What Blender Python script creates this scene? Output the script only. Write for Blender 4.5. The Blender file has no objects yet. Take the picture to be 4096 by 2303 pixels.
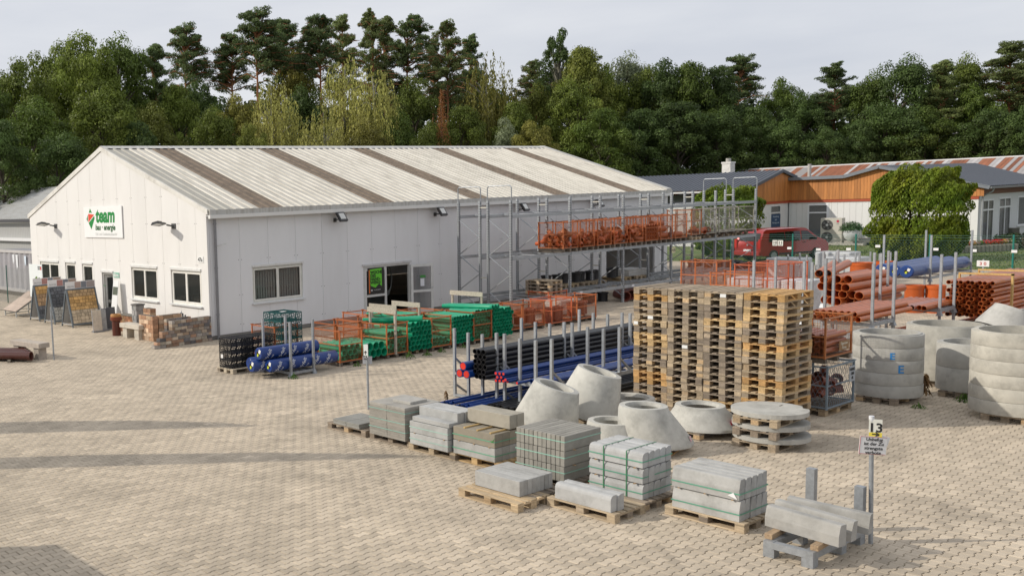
import bpy, math, random
import numpy as np
from mathutils import Vector, Matrix, Euler
R = math.radians
rng = random.Random(7)
S = bpy.context.scene
COL = S.collection
# ------------------------------------------------------------------ camera
cd = bpy.data.cameras.new('camera'); cam = bpy.data.objects.new('camera', cd); COL.objects.link(cam)
cd.sensor_width = 36.0; cd.lens = 3874.934/4096*36.0
cd.shift_x = (2048-799.56)/4096; cd.shift_y = (1211.04-1151.5)/4096
cd.clip_start = .1; cd.clip_end = 3000
yaw, pitch, roll = R(56.3906), R(5.87943), R(2.21663)
fw = Vector((math.cos(pitch)*math.cos(yaw), math.cos(pitch)*math.sin(yaw), -math.sin(pitch)))
rt = Vector((math.sin(yaw), -math.cos(yaw), 0)); dn = fw.cross(rt)
rt2 = math.cos(roll)*rt+math.sin(roll)*dn; dn2 = -math.sin(roll)*rt+math.cos(roll)*dn
m = Matrix((rt2, -dn2, -fw)).transposed().to_4x4(); m.translation = (0, 0, 5)
cam.matrix_world = m
S.camera = cam
S.render.resolution_x = 1024; S.render.resolution_y = 575
# ------------------------------------------------------------------ sky and sun
SUN_EL, SUN_AZ = 30.0, 144.0            # sun stands left behind the camera; azimuth from +X towards +Y
w = bpy.data.worlds.new('World'); S.world = w; w.use_nodes = True
nt = w.node_tree; N = nt.nodes; L = nt.links
for n in list(N): N.remove(n)
out = N.new('ShaderNodeOutputWorld'); bg = N.new('ShaderNodeBackground'); bg.inputs[1].default_value = .1
sky = N.new('ShaderNodeTexSky'); sky.sky_type = 'NISHITA'; sky.sun_disc = False
sky.sun_elevation = R(SUN_EL); sky.sun_rotation = R(90-SUN_AZ); sky.air_density = 1.0; sky.dust_density = 2.0
tc = N.new('ShaderNodeTexCoord'); mp = N.new('ShaderNodeMapping'); mp.inputs['Scale'].default_value = (1.1, 1.1, 5.5)
mp.inputs['Rotation'].default_value = (R(8), R(5), R(20))
nz = N.new('ShaderNodeTexNoise'); nz.inputs['Scale'].default_value = 1.7; nz.inputs['Detail'].default_value = 6; nz.inputs['Roughness'].default_value = .55
cr = N.new('ShaderNodeValToRGB'); cr.color_ramp.elements[0].position = .30; cr.color_ramp.elements[1].position = .70
cr.color_ramp.elements[0].color = (6.5, 6.8, 7.55, 1); cr.color_ramp.elements[1].color = (8.7, 8.8, 9.1, 1)
mx = N.new('ShaderNodeMixRGB'); mx.inputs[0].default_value = .90
L.new(tc.outputs['Generated'], mp.inputs[0]); L.new(mp.outputs[0], nz.inputs[0]); L.new(nz.outputs[0], cr.inputs[0])
L.new(sky.outputs[0], mx.inputs[1]); L.new(cr.outputs[0], mx.inputs[2]); L.new(mx.outputs[0], bg.inputs[0]); L.new(bg.outputs[0], out.inputs[0])
sd = bpy.data.lights.new('sun', 'SUN'); sd.energy = 3.0; sd.angle = R(.6); sd.color = (1.0, .93, .82)
sun = bpy.data.objects.new('sun', sd); COL.objects.link(sun)
sv = Vector((math.cos(R(SUN_EL))*math.cos(R(SUN_AZ)), math.cos(R(SUN_EL))*math.sin(R(SUN_AZ)), math.sin(R(SUN_EL))))
sun.rotation_euler = sv.to_track_quat('Z', 'Y').to_euler(); sun.location = (-30, 30, 40)
vs = S.view_settings; vs.view_transform = 'Standard'; vs.look = 'None'; vs.exposure = 0; vs.gamma = 1; vs.use_curve_mapping = False

# ------------------------------------------------------------------ helpers
MATS = {}
def _mat(name):
    m = bpy.data.materials.new(name); m.use_nodes = True; nt = m.node_tree
    b = nt.nodes['Principled BSDF']; MATS[name] = m
    return m, nt, b
def nd(nt, t, **kw):
    n = nt.nodes.new(t)
    for k, v in kw.items():
        if k.startswith('i_'): n.inputs[int(k[2:]) if k[2:].isdigit() else k[2:]].default_value = v
        else: setattr(n, k, v)
    return n
def mat(name, col=None, rough=.6, metal=0, var=.15, vscale=6, vstretch=(1, 1, 1), rnd=.0, bump=.0, bscale=40, dirt=0, dirtcol=(.05, .045, .035), dscale=1.5, dlo=.5, dhi=.75, spec=.5, coord='Object', attr=None, coat=0):
    """col None -> object colour; var: noise brightness, rnd: per-object brightness, dirt: stain noise mix"""
    m, nt, b = _mat(name); L = nt.links
    b.inputs['Roughness'].default_value = rough; b.inputs['Metallic'].default_value = metal
    b.inputs['Specular IOR Level'].default_value = spec
    if coat: b.inputs['Coat Weight'].default_value = coat; b.inputs['Coat Roughness'].default_value = .08
    if coord == 'World': co = nd(nt, 'ShaderNodeNewGeometry').outputs['Position']
    else: co = nd(nt, 'ShaderNodeTexCoord').outputs['Object']
    oi = nd(nt, 'ShaderNodeObjectInfo')
    if coord == 'Object':   # offset per object so that copies differ
        ad = nd(nt, 'ShaderNodeVectorMath', operation='MULTIPLY_ADD'); L.new(oi.outputs['Random'], ad.inputs[0]); ad.inputs[1].default_value = (37, 91, 53); L.new(co, ad.inputs[2]); co = ad.outputs[0]
    mpn = nd(nt, 'ShaderNodeMapping'); mpn.inputs['Scale'].default_value = vstretch; L.new(co, mpn.inputs[0])
    nz = nd(nt, 'ShaderNodeTexNoise'); nz.inputs['Scale'].default_value = vscale; nz.inputs['Detail'].default_value = 5; nz.inputs['Roughness'].default_value = .65
    L.new(mpn.outputs[0], nz.inputs[0])
    if col is None: base = oi.outputs['Color']
    else:
        r = nd(nt, 'ShaderNodeRGB'); r.outputs[0].default_value = (*col, 1); base = r.outputs[0]
    # brightness factor
    mr = nd(nt, 'ShaderNodeMapRange'); mr.inputs[1].default_value = .25; mr.inputs[2].default_value = .75; mr.inputs[3].default_value = 1-var; mr.inputs[4].default_value = 1+var
    L.new(nz.outputs[0], mr.inputs[0]); f = mr.outputs[0]
    if rnd:
        m2 = nd(nt, 'ShaderNodeMapRange'); m2.inputs[3].default_value = 1-rnd; m2.inputs[4].default_value = 1+rnd
        L.new(oi.outputs['Random'], m2.inputs[0]); mu = nd(nt, 'ShaderNodeMath', operation='MULTIPLY'); L.new(f, mu.inputs[0]); L.new(m2.outputs[0], mu.inputs[1]); f = mu.outputs[0]
    if attr:
        at = nd(nt, 'ShaderNodeAttribute', attribute_name=attr); mu = nd(nt, 'ShaderNodeMath', operation='MULTIPLY'); L.new(f, mu.inputs[0]); L.new(at.outputs['Fac'], mu.inputs[1]); f = mu.outputs[0]
    vm = nd(nt, 'ShaderNodeVectorMath', operation='SCALE'); L.new(base, vm.inputs[0]); L.new(f, vm.inputs['Scale']); c = vm.outputs[0]
    if dirt:
        n2 = nd(nt, 'ShaderNodeTexNoise'); n2.inputs['Scale'].default_value = dscale; n2.inputs['Detail'].default_value = 8; n2.inputs['Roughness'].default_value = .7; L.new(mpn.outputs[0], n2.inputs[0])
        m3 = nd(nt, 'ShaderNodeMapRange'); m3.inputs[1].default_value = dlo; m3.inputs[2].default_value = dhi; m3.inputs[4].default_value = dirt; L.new(n2.outputs[0], m3.inputs[0])
        mi = nd(nt, 'ShaderNodeMixRGB'); L.new(m3.outputs[0], mi.inputs[0]); L.new(c, mi.inputs[1]); mi.inputs[2].default_value = (*dirtcol, 1); c = mi.outputs[0]
    L.new(c, b.inputs['Base Color'])
    if bump:
        n3 = nd(nt, 'ShaderNodeTexNoise'); n3.inputs['Scale'].default_value = bscale; n3.inputs['Detail'].default_value = 4; L.new(co, n3.inputs[0])
        bp = nd(nt, 'ShaderNodeBump'); bp.inputs['Strength'].default_value = bump; bp.inputs['Distance'].default_value = .01; L.new(n3.outputs[0], bp.inputs['Height']); L.new(bp.outputs[0], b.inputs['Normal'])
    return m
mat('wood', None, .85, var=.28, vscale=5, vstretch=(1, 6, 6), rnd=.22, bump=.4, bscale=60, dirt=.55, dirtcol=(.06, .05, .04), dscale=3)
mat('concrete', None, .85, var=.12, vscale=4, rnd=.05, bump=.35, bscale=70, dirt=.45, dirtcol=(.13, .125, .11), dscale=2.2, dlo=.48, dhi=.72)
mat('galv', (.36, .38, .40), .48, .55, var=.22, vscale=14, rnd=.08, dirt=.3, dirtcol=(.17, .17, .16), dscale=5)
mat('paint', None, .5, 0, var=.12, vscale=8, rnd=.06, dirt=.35, dirtcol=(.12, .07, .04), dscale=4, dlo=.52, dhi=.75)
mat('plastic', None, .32, 0, var=.07, vscale=5, rnd=.09, dirt=.2, dirtcol=(.22, .2, .17), dscale=3, dlo=.55, dhi=.8)
mat('rubber', None, .55, 0, var=.1, vscale=6, rnd=.1)
mat('foil', None, .28, 0, var=.1, vscale=5, bump=.9, bscale=9, rnd=.05)
mat('panel', None, .55, 0, var=.03, vscale=1.2, vstretch=(1, 1, .25), rnd=.02, dirt=.16, dirtcol=(.42, .40, .36), dscale=.9, dlo=.5, dhi=.8)
mat('sheet', None, .55, 0, var=.08, vscale=3, vstretch=(5, .5, .5), rnd=.05, dirt=.7, dirtcol=(.24, .21, .16), dscale=1.6, dlo=.46, dhi=.74, coord='World')
mat('moss', None, .9, 0, var=.3, vscale=4, dirt=.7, dirtcol=(.07, .06, .045), dscale=2.5, coord='World')
mat('brick', None, .9, 0, var=.25, vscale=9, rnd=.28, bump=.7, bscale=30, dirt=.4, dirtcol=(.10, .08, .065), dscale=4)
mat('stone', None, .85, 0, var=.18, vscale=8, rnd=.18, bump=.5, bscale=35, dirt=.25, dirtcol=(.12, .11, .1), dscale=5)
mat('print', None, .5, 0, var=.02)
mat('clad', (.50, .20, .055), .6, 0, var=.22, vscale=3, vstretch=(4, 4, .4), rnd=.16, dirt=.3, dirtcol=(.2, .07, .02), dscale=2)
mat('bark', None, .9, 0, var=.3, vscale=3, vstretch=(2, 2, .5), bump=.8, bscale=12)
mat('carpaint', None, .28, .25, var=.03, spec=.6, coat=.8)
mat('rustroof', (.30, .115, .06), .75, .1, var=.3, vscale=1.2, vstretch=(1, 6, 1), coord='World', rnd=.3, dirt=.4, dirtcol=(.12, .05, .03), dscale=1)
mat('darkroof', (.085, .095, .115), .5, .1, var=.06, rnd=.05)
mat('earth', (.16, .135, .09), .95, 0, var=.35, vscale=.6, coord='World', dirt=.7, dirtcol=(.06, .085, .025), dscale=.35, dlo=.4, dhi=.6, bump=.6, bscale=8)
mat('lawn', (.10, .145, .035), .9, 0, var=.35, vscale=1.5, coord='World', dirt=.5, dirtcol=(.26, .22, .10), dscale=.35, dlo=.45, dhi=.65, bump=.8, bscale=25)
def glassmat(name, col, alpha, rough=.03):
    m, nt, b = _mat(name); b.inputs['Base Color'].default_value = (*col, 1); b.inputs['Roughness'].default_value = rough; b.inputs['Alpha'].default_value = alpha
    b.inputs['Specular IOR Level'].default_value = .8
    return m
glassmat('glass', (.03, .035, .035), .28); glassmat('carglass', (.012, .016, .016), .85); glassmat('film', (.75, .77, .78), .55, .25)
def leafmat(name, trans=.35):
    m, nt, b = _mat(name); L = nt.links
    oi = nd(nt, 'ShaderNodeObjectInfo'); at = nd(nt, 'ShaderNodeAttribute', attribute_name='tint')
    co = nd(nt, 'ShaderNodeTexCoord'); nz = nd(nt, 'ShaderNodeTexNoise'); nz.inputs['Scale'].default_value = .55; nz.inputs['Detail'].default_value = 3; L.new(co.outputs['Object'], nz.inputs[0])
    hs = nd(nt, 'ShaderNodeHueSaturation'); L.new(oi.outputs['Color'], hs.inputs['Color'])
    m1 = nd(nt, 'ShaderNodeMapRange'); m1.inputs[1].default_value = .3; m1.inputs[2].default_value = .7; m1.inputs[3].default_value = .47; m1.inputs[4].default_value = .525; L.new(nz.outputs[0], m1.inputs[0]); L.new(m1.outputs[0], hs.inputs['Hue'])
    m2 = nd(nt, 'ShaderNodeMapRange'); m2.inputs[3].default_value = .45; m2.inputs[4].default_value = 1.65; L.new(at.outputs['Fac'], m2.inputs[0]); L.new(m2.outputs[0], hs.inputs['Value'])
    L.new(hs.outputs[0], b.inputs['Base Color']); b.inputs['Roughness'].default_value = .55; b.inputs['Specular IOR Level'].default_value = .3
    tr = nd(nt, 'ShaderNodeBsdfTranslucent'); L.new(hs.outputs[0], tr.inputs[0]); ms = nd(nt, 'ShaderNodeMixShader'); ms.inputs[0].default_value = trans
    L.new(b.outputs[0], ms.inputs[1]); L.new(tr.outputs[0], ms.inputs[2]); L.new(ms.outputs[0], nt.nodes['Material Output'].inputs[0])
leafmat('leaf')

class MB:
    """mesh builder"""
    def __init__(s): s.v = []; s.f = []
    def add(s, vs, fs):
        o = len(s.v); s.v += [tuple(v) for v in vs]; s.f += [tuple(i+o for i in f) for f in fs]; return s
    def box(s, x0, y0, z0, x1, y1, z1):
        return s.add([(x0,y0,z0),(x1,y0,z0),(x1,y1,z0),(x0,y1,z0),(x0,y0,z1),(x1,y0,z1),(x1,y1,z1),(x0,y1,z1)], [(3,2,1,0),(4,5,6,7),(0,1,5,4),(1,2,6,5),(2,3,7,6),(3,0,4,7)])
    def cbox(s, x0, y0, z0, x1, y1, z1, b):
        """box with a chamfer b along all upper and vertical edges"""
        pts = lambda i, z: [(x0+i+b,y0+i,z),(x1-i-b,y0+i,z),(x1-i,y0+i+b,z),(x1-i,y1-i-b,z),(x1-i-b,y1-i,z),(x0+i+b,y1-i,z),(x0+i,y1-i-b,z),(x0+i,y0+i+b,z)]
        vs = pts(0, z0)+pts(0, z1-b)+pts(b, z1); fs = [tuple(range(7, -1, -1)), tuple(range(16, 24))]
        for k in (0, 8):
            for i in range(8): j = (i+1) % 8; fs.append((k+i, k+j, k+8+j, k+8+i))
        return s.add(vs, fs)
    def bar(s, a, b, w, h=None, up=(0, 0, 1)):
        a, b = Vector(a), Vector(b); h = h or w; d = (b-a).normalized(); u = Vector(up)
        if abs(d.dot(u)) > .98: u = Vector((1, 0, 0))
        x = d.cross(u).normalized()*w/2; y = x.cross(d).normalized()*h/2
        return s.add([a-x-y,a+x-y,a+x+y,a-x+y,b-x-y,b+x-y,b+x+y,b-x+y], [(3,2,1,0),(4,5,6,7),(0,1,5,4),(1,2,6,5),(2,3,7,6),(3,0,4,7)])
    def ring(s, c, d, r, n, ph=0):
        d = Vector(d).normalized(); u = Vector((0, 0, 1)) if abs(d.z) < .9 else Vector((1, 0, 0)); x = d.cross(u).normalized(); y = x.cross(d)
        return [Vector(c)+r*(math.cos(2*math.pi*i/n+ph)*x+math.sin(2*math.pi*i/n+ph)*y) for i in range(n)]
    def cyl(s, a, b, r0, r1=None, n=10, caps=True):
        a, b = Vector(a), Vector(b); r1 = r0 if r1 is None else r1
        vs = s.ring(a, b-a, r0, n)+s.ring(b, b-a, r1, n); fs = [(i, (i+1) % n, n+(i+1) % n, n+i) for i in range(n)]
        if caps: fs += [tuple(range(n-1, -1, -1)), tuple(range(n, 2*n))]
        return s.add(vs, fs)
    def pipe(s, a, b, ro, ri, n=14, socket=None):
        """hollow pipe open at both ends; socket=(length, extra radius) widens the a end"""
        a, b = Vector(a), Vector(b); d = (b-a).normalized(); prof = []
        if socket: prof = [(0, ro+socket[1]), (socket[0], ro+socket[1]), (socket[0]+.02, ro)]
        else: prof = [(0, ro)]
        L_ = (b-a).length; prof += [(L_, ro), (L_, ri), (.05 if not socket else socket[0], ri), (0, ri+(socket[1] if socket else 0))]
        k = len(prof); vs = []
        for t, r in prof: vs += s.ring(a+d*t, d, r, n)
        fs = [(j*n+i, j*n+(i+1) % n, ((j+1) % k)*n+(i+1) % n, ((j+1) % k)*n+i) for j in range(k) for i in range(n)]
        return s.add(vs, fs)
    def lathe(s, prof, n=24, c=(0, 0, 0), closed=True):
        vs = [(c[0]+r*math.cos(2*math.pi*i/n), c[1]+r*math.sin(2*math.pi*i/n), c[2]+z) for r, z in prof for i in range(n)]
        k = len(prof); fs = [(j*n+i, j*n+(i+1) % n, ((j+1) % k)*n+(i+1) % n, ((j+1) % k)*n+i) for j in range(k if closed else k-1) for i in range(n)]
        return s.add(vs, fs)
    def prism(s, poly, a, b):
        """poly: list of Vector offsets; extruded from a to b (vectors added)"""
        n = len(poly); vs = [Vector(p)+Vector(a) for p in poly]+[Vector(p)+Vector(b) for p in poly]
        fs = [(i, (i+1) % n, n+(i+1) % n, n+i) for i in range(n)]+[tuple(range(n-1, -1, -1)), tuple(range(n, 2*n))]
        return s.add(vs, fs)
    def tube(s, pts, r, n=6):
        for a, b in zip(pts[:-1], pts[1:]): s.cyl(a, b, r, n=n)
        return s
    def mesh(s, name, mt, smooth=False):
        me = bpy.data.meshes.new(name); me.from_pydata(s.v, [], s.f); me.update()
        if mt: me.materials.append(MATS[mt])
        if smooth:
            me.shade_smooth()
            try: me.set_sharp_from_angle(angle=R(40))
            except Exception: pass
        return me
def recalc(me):
    import bmesh
    b = bmesh.new(); b.from_mesh(me); bmesh.ops.recalc_face_normals(b, faces=b.faces); b.to_mesh(me); b.free(); return me
NOBJ = [0]
def ob(name, me, parent=None, loc=(0, 0, 0), rot=(0, 0, 0), col=None, scale=None):
    o = bpy.data.objects.new(name, me); COL.objects.link(o); NOBJ[0] += 1
    if parent is not None: o.parent = parent
    o.location = loc; o.rotation_euler = rot
    if scale is not None: o.scale = scale
    if col is not None: o.color = (*col, 1)
    return o
def tag(o, label, cat, group=None):
    o['label'] = label; o['category'] = cat
    if group: o['group'] = group
    return o
def thing(name, label, cat, loc=(0, 0, 0), rz=0, group=None):
    o = ob(name, None, None, loc, (0, 0, rz)); o.empty_display_size = .2
    return tag(o, label, cat, group)
def struct(o): o['kind'] = 'structure'; return o
def stuff(o): o['kind'] = 'stuff'; return o
def put(tpl, parent, col=None, cols=None):
    """tpl: list of (name, mesh, loc, rot[, colkey])"""
    for t in tpl:
        c = t[4] if len(t) > 4 and t[4] is not None else col
        ob(t[0], t[1], parent, t[2], t[3], c)
ORD = ['first','second','third','fourth','fifth','sixth','seventh','eighth','ninth','tenth','eleventh','twelfth','thirteenth','fourteenth','fifteenth','sixteenth','seventeenth','eighteenth','nineteenth','twentieth','twenty-first','twenty-second','twenty-third','twenty-fourth','twenty-fifth','twenty-sixth','twenty-seventh','twenty-eighth','twenty-ninth','thirtieth']
TXTC = {}
def text_mesh(*a, **k):
    key = (a, tuple(sorted(k.items())))
    if key not in TXTC: TXTC[key] = _text_mesh(*a, **k)
    return TXTC[key].copy()
def _text_mesh(txt, size, mt='print', shear=0, offset=0, align='LEFT', ext=.002, spacing=1):
    c = bpy.data.curves.new('t', 'FONT'); c.body = txt; c.size = size; c.shear = shear; c.offset = offset; c.align_x = align; c.extrude = ext; c.resolution_u = 3; c.space_line = spacing
    o = bpy.data.objects.new('t', c); COL.objects.link(o); dg = bpy.context.evaluated_depsgraph_get()
    me = bpy.data.meshes.new_from_object(o.evaluated_get(dg)); bpy.data.objects.remove(o); bpy.data.curves.remove(c)
    me.materials.clear(); me.materials.append(MATS[mt]); me.name = 'lettering'
    return me
# letter shapes are made first, while the scene is still empty
for w_, z_ in (('Polyfelt', .165), ('TENCATE', .07)): text_mesh(w_, z_, offset=.001, ext=0)
FX = (R(90), 0, R(-90))      # upright lettering on a face that looks towards -X
FY = (R(90), 0, 0)           # upright lettering on a face that looks towards -Y
def tone(c, a=.06): v = rng.uniform(1-a, 1+a); return tuple(q*v for q in c)
# ------------------------------------------------------------------ ground
mat('paver', (.50, .42, .318), .9, 0, var=.13, vscale=.55, coord='World', attr='tint', dirt=.55, dirtcol=(.23, .195, .15), dscale=.42, dlo=.50, dhi=.72, bump=.35, bscale=60)
mat('joint', (.085, .070, .050), .95, 0, var=.3, vscale=2, coord='World', dirt=.8, dirtcol=(.06, .08, .02), dscale=.8, dlo=.52, dhi=.66)
def paving_far():
    m, nt, b = _mat('paving_far'); L = nt.links; g = nd(nt, 'ShaderNodeNewGeometry'); br = nd(nt, 'ShaderNodeTexBrick')
    br.inputs['Scale'].default_value = 1; br.inputs['Brick Width'].default_value = .23; br.inputs['Row Height'].default_value = .138; br.inputs['Mortar Size'].default_value = .006
    br.inputs['Color1'].default_value = (.46, .39, .30, 1); br.inputs['Color2'].default_value = (.52, .44, .34, 1); br.inputs['Mortar'].default_value = (.10, .085, .06, 1)
    L.new(g.outputs['Position'], br.inputs[0]); nz = nd(nt, 'ShaderNodeTexNoise'); nz.inputs['Scale'].default_value = .4; nz.inputs['Detail'].default_value = 6; L.new(g.outputs['Position'], nz.inputs[0])
    mr = nd(nt, 'ShaderNodeMapRange'); mr.inputs[1].default_value = .3; mr.inputs[2].default_value = .7; mr.inputs[3].default_value = .8; mr.inputs[4].default_value = 1.05; L.new(nz.outputs[0], mr.inputs[0]); mi = nd(nt, 'ShaderNodeVectorMath', operation='SCALE'); L.new(br.outputs[0], mi.inputs[0]); L.new(mr.outputs[0], mi.inputs['Scale']); L.new(mi.outputs[0], b.inputs['Base Color']); b.inputs['Roughness'].default_value = .9
paving_far()
me = MB().add([(-400,-400,-.05),(900,-400,-.05),(900,900,-.05),(-400,900,-.05)], [(0,1,2,3)]).mesh('ground', 'earth'); struct(ob('ground', me))
me = MB().add([(-15,-25,-.02),(61.5,-25,-.02),(61.5,60,-.02),(-15,60,-.02)], [(0,1,2,3)]).mesh('yard_paving', 'paving_far'); YARD = struct(ob('yard_paving', me))
me = MB().add([(50*math.cos(i*math.pi/40), 50*math.sin(i*math.pi/40), -.012) for i in range(-16, 50)]+[(0,0,-.012)], [tuple(range(67))]).mesh('sand_bed', 'joint'); struct(ob('sand_bed', me))
def pavers():
    p, q, a, gp, ch = .23, .138, .0125, .0048, .006
    xs = np.array([0, .20, .33, .67, .80, 1.0])*p; wv = np.array([-1, -1, 1, 1, -1, -1])*a
    bot = np.stack([xs, wv], 1); top = np.stack([xs[::-1], q-wv[::-1]], 1); poly = np.concatenate([bot, top])
    cen = np.array([p/2, q/2])
    def inset(P, d):
        n = len(P); o = []
        for i in range(n):
            e1 = P[i]-P[i-1]; e2 = P[(i+1) % n]-P[i]; n1 = np.array([-e1[1], e1[0]])/np.hypot(*e1); n2 = np.array([-e2[1], e2[0]])/np.hypot(*e2)
            b = n1+n2; o.append(P[i]+b*d/(1+n1@n2))
        return np.array(o)
    O = inset(poly, gp)-cen; I = inset(poly, gp+ch)-cen; n = 12
    tv = np.concatenate([np.c_[O, np.full(n, -.028)], np.c_[O, np.full(n, -.006)], np.c_[I, np.zeros(n)]])
    f_top = np.arange(24, 36); quads = np.array([(k+i, k+(i+1) % n, k+12+(i+1) % n, k+12+i) for k in (0, 12) for i in range(n)])
    rs = np.random.RandomState(3)
    J = np.arange(-30, 345); K = np.arange(-10, 216); jj, kk = np.meshgrid(J, K, indexing='ij'); jj = jj.ravel(); kk = kk.ravel()
    cx = kk*p+(jj % 2)*p/2+p/2; cy = jj*q+q/2
    P = np.stack([cx, cy, np.full(len(cx), -5.0)], 1); f_ = np.array(fw); r_ = np.array(rt2); d_ = np.array(dn2)
    z = P@f_; x = 3874.934*(P@r_)/z+799.56; y = 3874.934*(P@d_)/z+1211.04; dist = np.hypot(cx, cy)
    ok = (z > .5) & (x > -500) & (x < 4600) & (y < 2700) & (dist < 49.6) & ~((cx > 19.75) & (cy > 29.0))
    cx, cy, x, y, dist = cx[ok], cy[ok], x[ok], y[ok], dist[ok]
    infr = (x > 20) & (x < 4070) & (y < 2290); order = np.argsort(np.where(infr, dist, 999)); near = order[:300]; rest = np.setdiff1d(np.arange(len(cx)), near)
    # singles
    tm = []
    for t in (.86, .93, .98, 1.03, 1.08, 1.15):
        me = bpy.data.meshes.new('paver'); me.from_pydata(tv.tolist(), [], [tuple(f_top)]+[tuple(v) for v in quads]); me.materials.append(MATS['paver'])
        me.attributes.new('tint', 'FLOAT', 'FACE').data.foreach_set('value', [t]*len(me.polygons)); tm.append(me)
    for i in near: ob('paver', tm[rs.randint(6)], YARD, (cx[i], cy[i], rs.uniform(-.0015, .0015)), (rs.normal(0, .004), rs.normal(0, .004), rs.normal(0, .006)))
    # the rest in two meshes, the farther one with fewer faces
    for part, lod in ((rest[dist[rest] < 24], 0), (rest[dist[rest] >= 24], 1)):
        tq = tv if lod == 0 else tv[12:]; ft = f_top-(12 if lod else 0); qd = quads if lod == 0 else quads[12:]-12; nv = len(tq); nq = len(qd)
        M = len(part); th = rs.normal(0, .006, M); V = np.empty((M, nv, 3)); c, s = np.cos(th), np.sin(th)
        V[:, :, 0] = tq[None, :, 0]*c[:, None]-tq[None, :, 1]*s[:, None]+cx[part][:, None]; V[:, :, 1] = tq[None, :, 0]*s[:, None]+tq[None, :, 1]*c[:, None]+cy[part][:, None]
        tx, ty = rs.normal(0, .005, M), rs.normal(0, .005, M)
        V[:, :, 2] = tq[None, :, 2]+rs.uniform(-.0015, .0015, M)[:, None]+tq[None, :, 0]*tx[:, None]+tq[None, :, 1]*ty[:, None]
        me = bpy.data.meshes.new('pavers'); me.vertices.add(M*nv); me.vertices.foreach_set('co', V.ravel())
        li = np.concatenate([ft, qd.ravel()]); nl = len(li); me.loops.add(M*nl); me.loops.foreach_set('vertex_index', (li[None]+nv*np.arange(M)[:, None]).ravel().astype(np.int32))
        st = np.concatenate([[0], 12+4*np.arange(nq)]); me.polygons.add(M*(nq+1)); me.polygons.foreach_set('loop_start', (st[None]+nl*np.arange(M)[:, None]).ravel().astype(np.int32))
        me.update(calc_edges=True); me.shade_flat(); me.materials.append(MATS['paver'])
        t = np.clip(rs.normal(1.0, .085, M), .78, 1.25); me.attributes.new('tint', 'FLOAT', 'FACE').data.foreach_set('value', np.repeat(t, nq+1).astype(np.float32))
        stuff(ob('pavers', me, YARD))
pavers()

# ------------------------------------------------------------------ walls with openings
def wall_pieces(u0, u1, ztop, openings, y0, y1, zb=0.0, mb=None):
    """vertical strip u0..u1 from zb to ztop(u), openings cut out; y0..y1 depth"""
    mb = mb or MB(); cuts = sorted({u0, u1}|{c for o in openings for c in o[:2] if u0 < c < u1})
    for a, b in zip(cuts[:-1], cuts[1:]):
        if b-a < 1e-4: continue
        zs = zb; hol = sorted([(o[2], o[3]) for o in openings if o[0] < (a+b)/2 < o[1]])
        for h0, h1 in hol+[(None, None)]:
            if h0 is None: ta, tb = ztop(a), ztop(b)
            else: ta = tb = h0
            if min(ta, tb)-zs > .005:
                mb.add([(a,y0,zs),(b,y0,zs),(b,y1,zs),(a,y1,zs),(a,y0,ta),(b,y0,tb),(b,y1,tb),(a,y1,ta)], [(3,2,1,0),(4,5,6,7),(0,1,5,4),(1,2,6,5),(2,3,7,6),(3,0,4,7)])
            if h1 is not None: zs = h1
    return mb
def window(parent, loc, rot, w_, h_, n=2, sill=True, head=True, fcol=(.78, .76, .70), depth=.10, kind='window', blind=(), trans=0, mid=None):
    """frame with sashes and panes; local x to the right, outside is -y, origin at lower left"""
    f = MB(); t = .07; y0, y1 = depth-.05, depth+.02
    f.box(0, y0, 0, t, y1, h_); f.box(w_-t, y0, 0, w_, y1, h_); f.box(t, y0, 0, w_-t, y1, t); f.box(t, y0, h_-t, w_-t, y1, h_)
    cw = (w_-2*t)/n; sashes = []
    zs = [t, h_-t] if mid is None else [t, mid, h_-t]
    if mid: f.box(t, y0-.001, mid-.05, w_-t, y1-.001, mid+.05)
    fo = ob(kind, f.mesh(kind, 'paint'), parent, loc, rot, fcol)
    for k in range(n):
        for za, zb in zip(zs[:-1], zs[1:]):
            xa, xb = t+k*cw, t+(k+1)*cw; s = MB(); q = .055; a, b = y0-.02, y0+.03
            s.box(xa+.004, a, za, xa+q, b, zb); s.box(xb-q, a, za, xb-.004, b, zb); s.box(xa+q, a, za, xb-q, b, za+q); s.box(xa+q, a, zb-q, xb-q, b, zb)
            ob('sash', s.mesh('sash', 'paint'), fo, col=fcol)
            ob('pane', MB().box(xa+q-.005, y0+.002, za+q-.005, xb-q+.005, y0+.012, zb-q+.005).mesh('pane', 'glass'), fo)
            if k in blind:
                bl = MB()
                for i in range(9):
                    u = xa+q+.03+i*(cw-2*q-.06)/8; bl.bar((u, y0+.12, za+.06), (u, y0+.12, zb-.06), .075, .004, up=(.6, .8, 0))
                ob('blind', bl.mesh('blind', 'print'), fo, col=(.62, .64, .58))
    if sill: ob('sill', MB().box(-.06, -.10, -.05, w_+.06, y0, -.005).mesh('sill', 'paint'), fo, col=(.66, .67, .67))
    if head: ob('roller_box', MB().box(-.02, -.045, h_, w_+.02, .03, h_+.085).mesh('roller_box', 'paint'), fo, col=(.72, .72, .70))
    return fo
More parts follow.
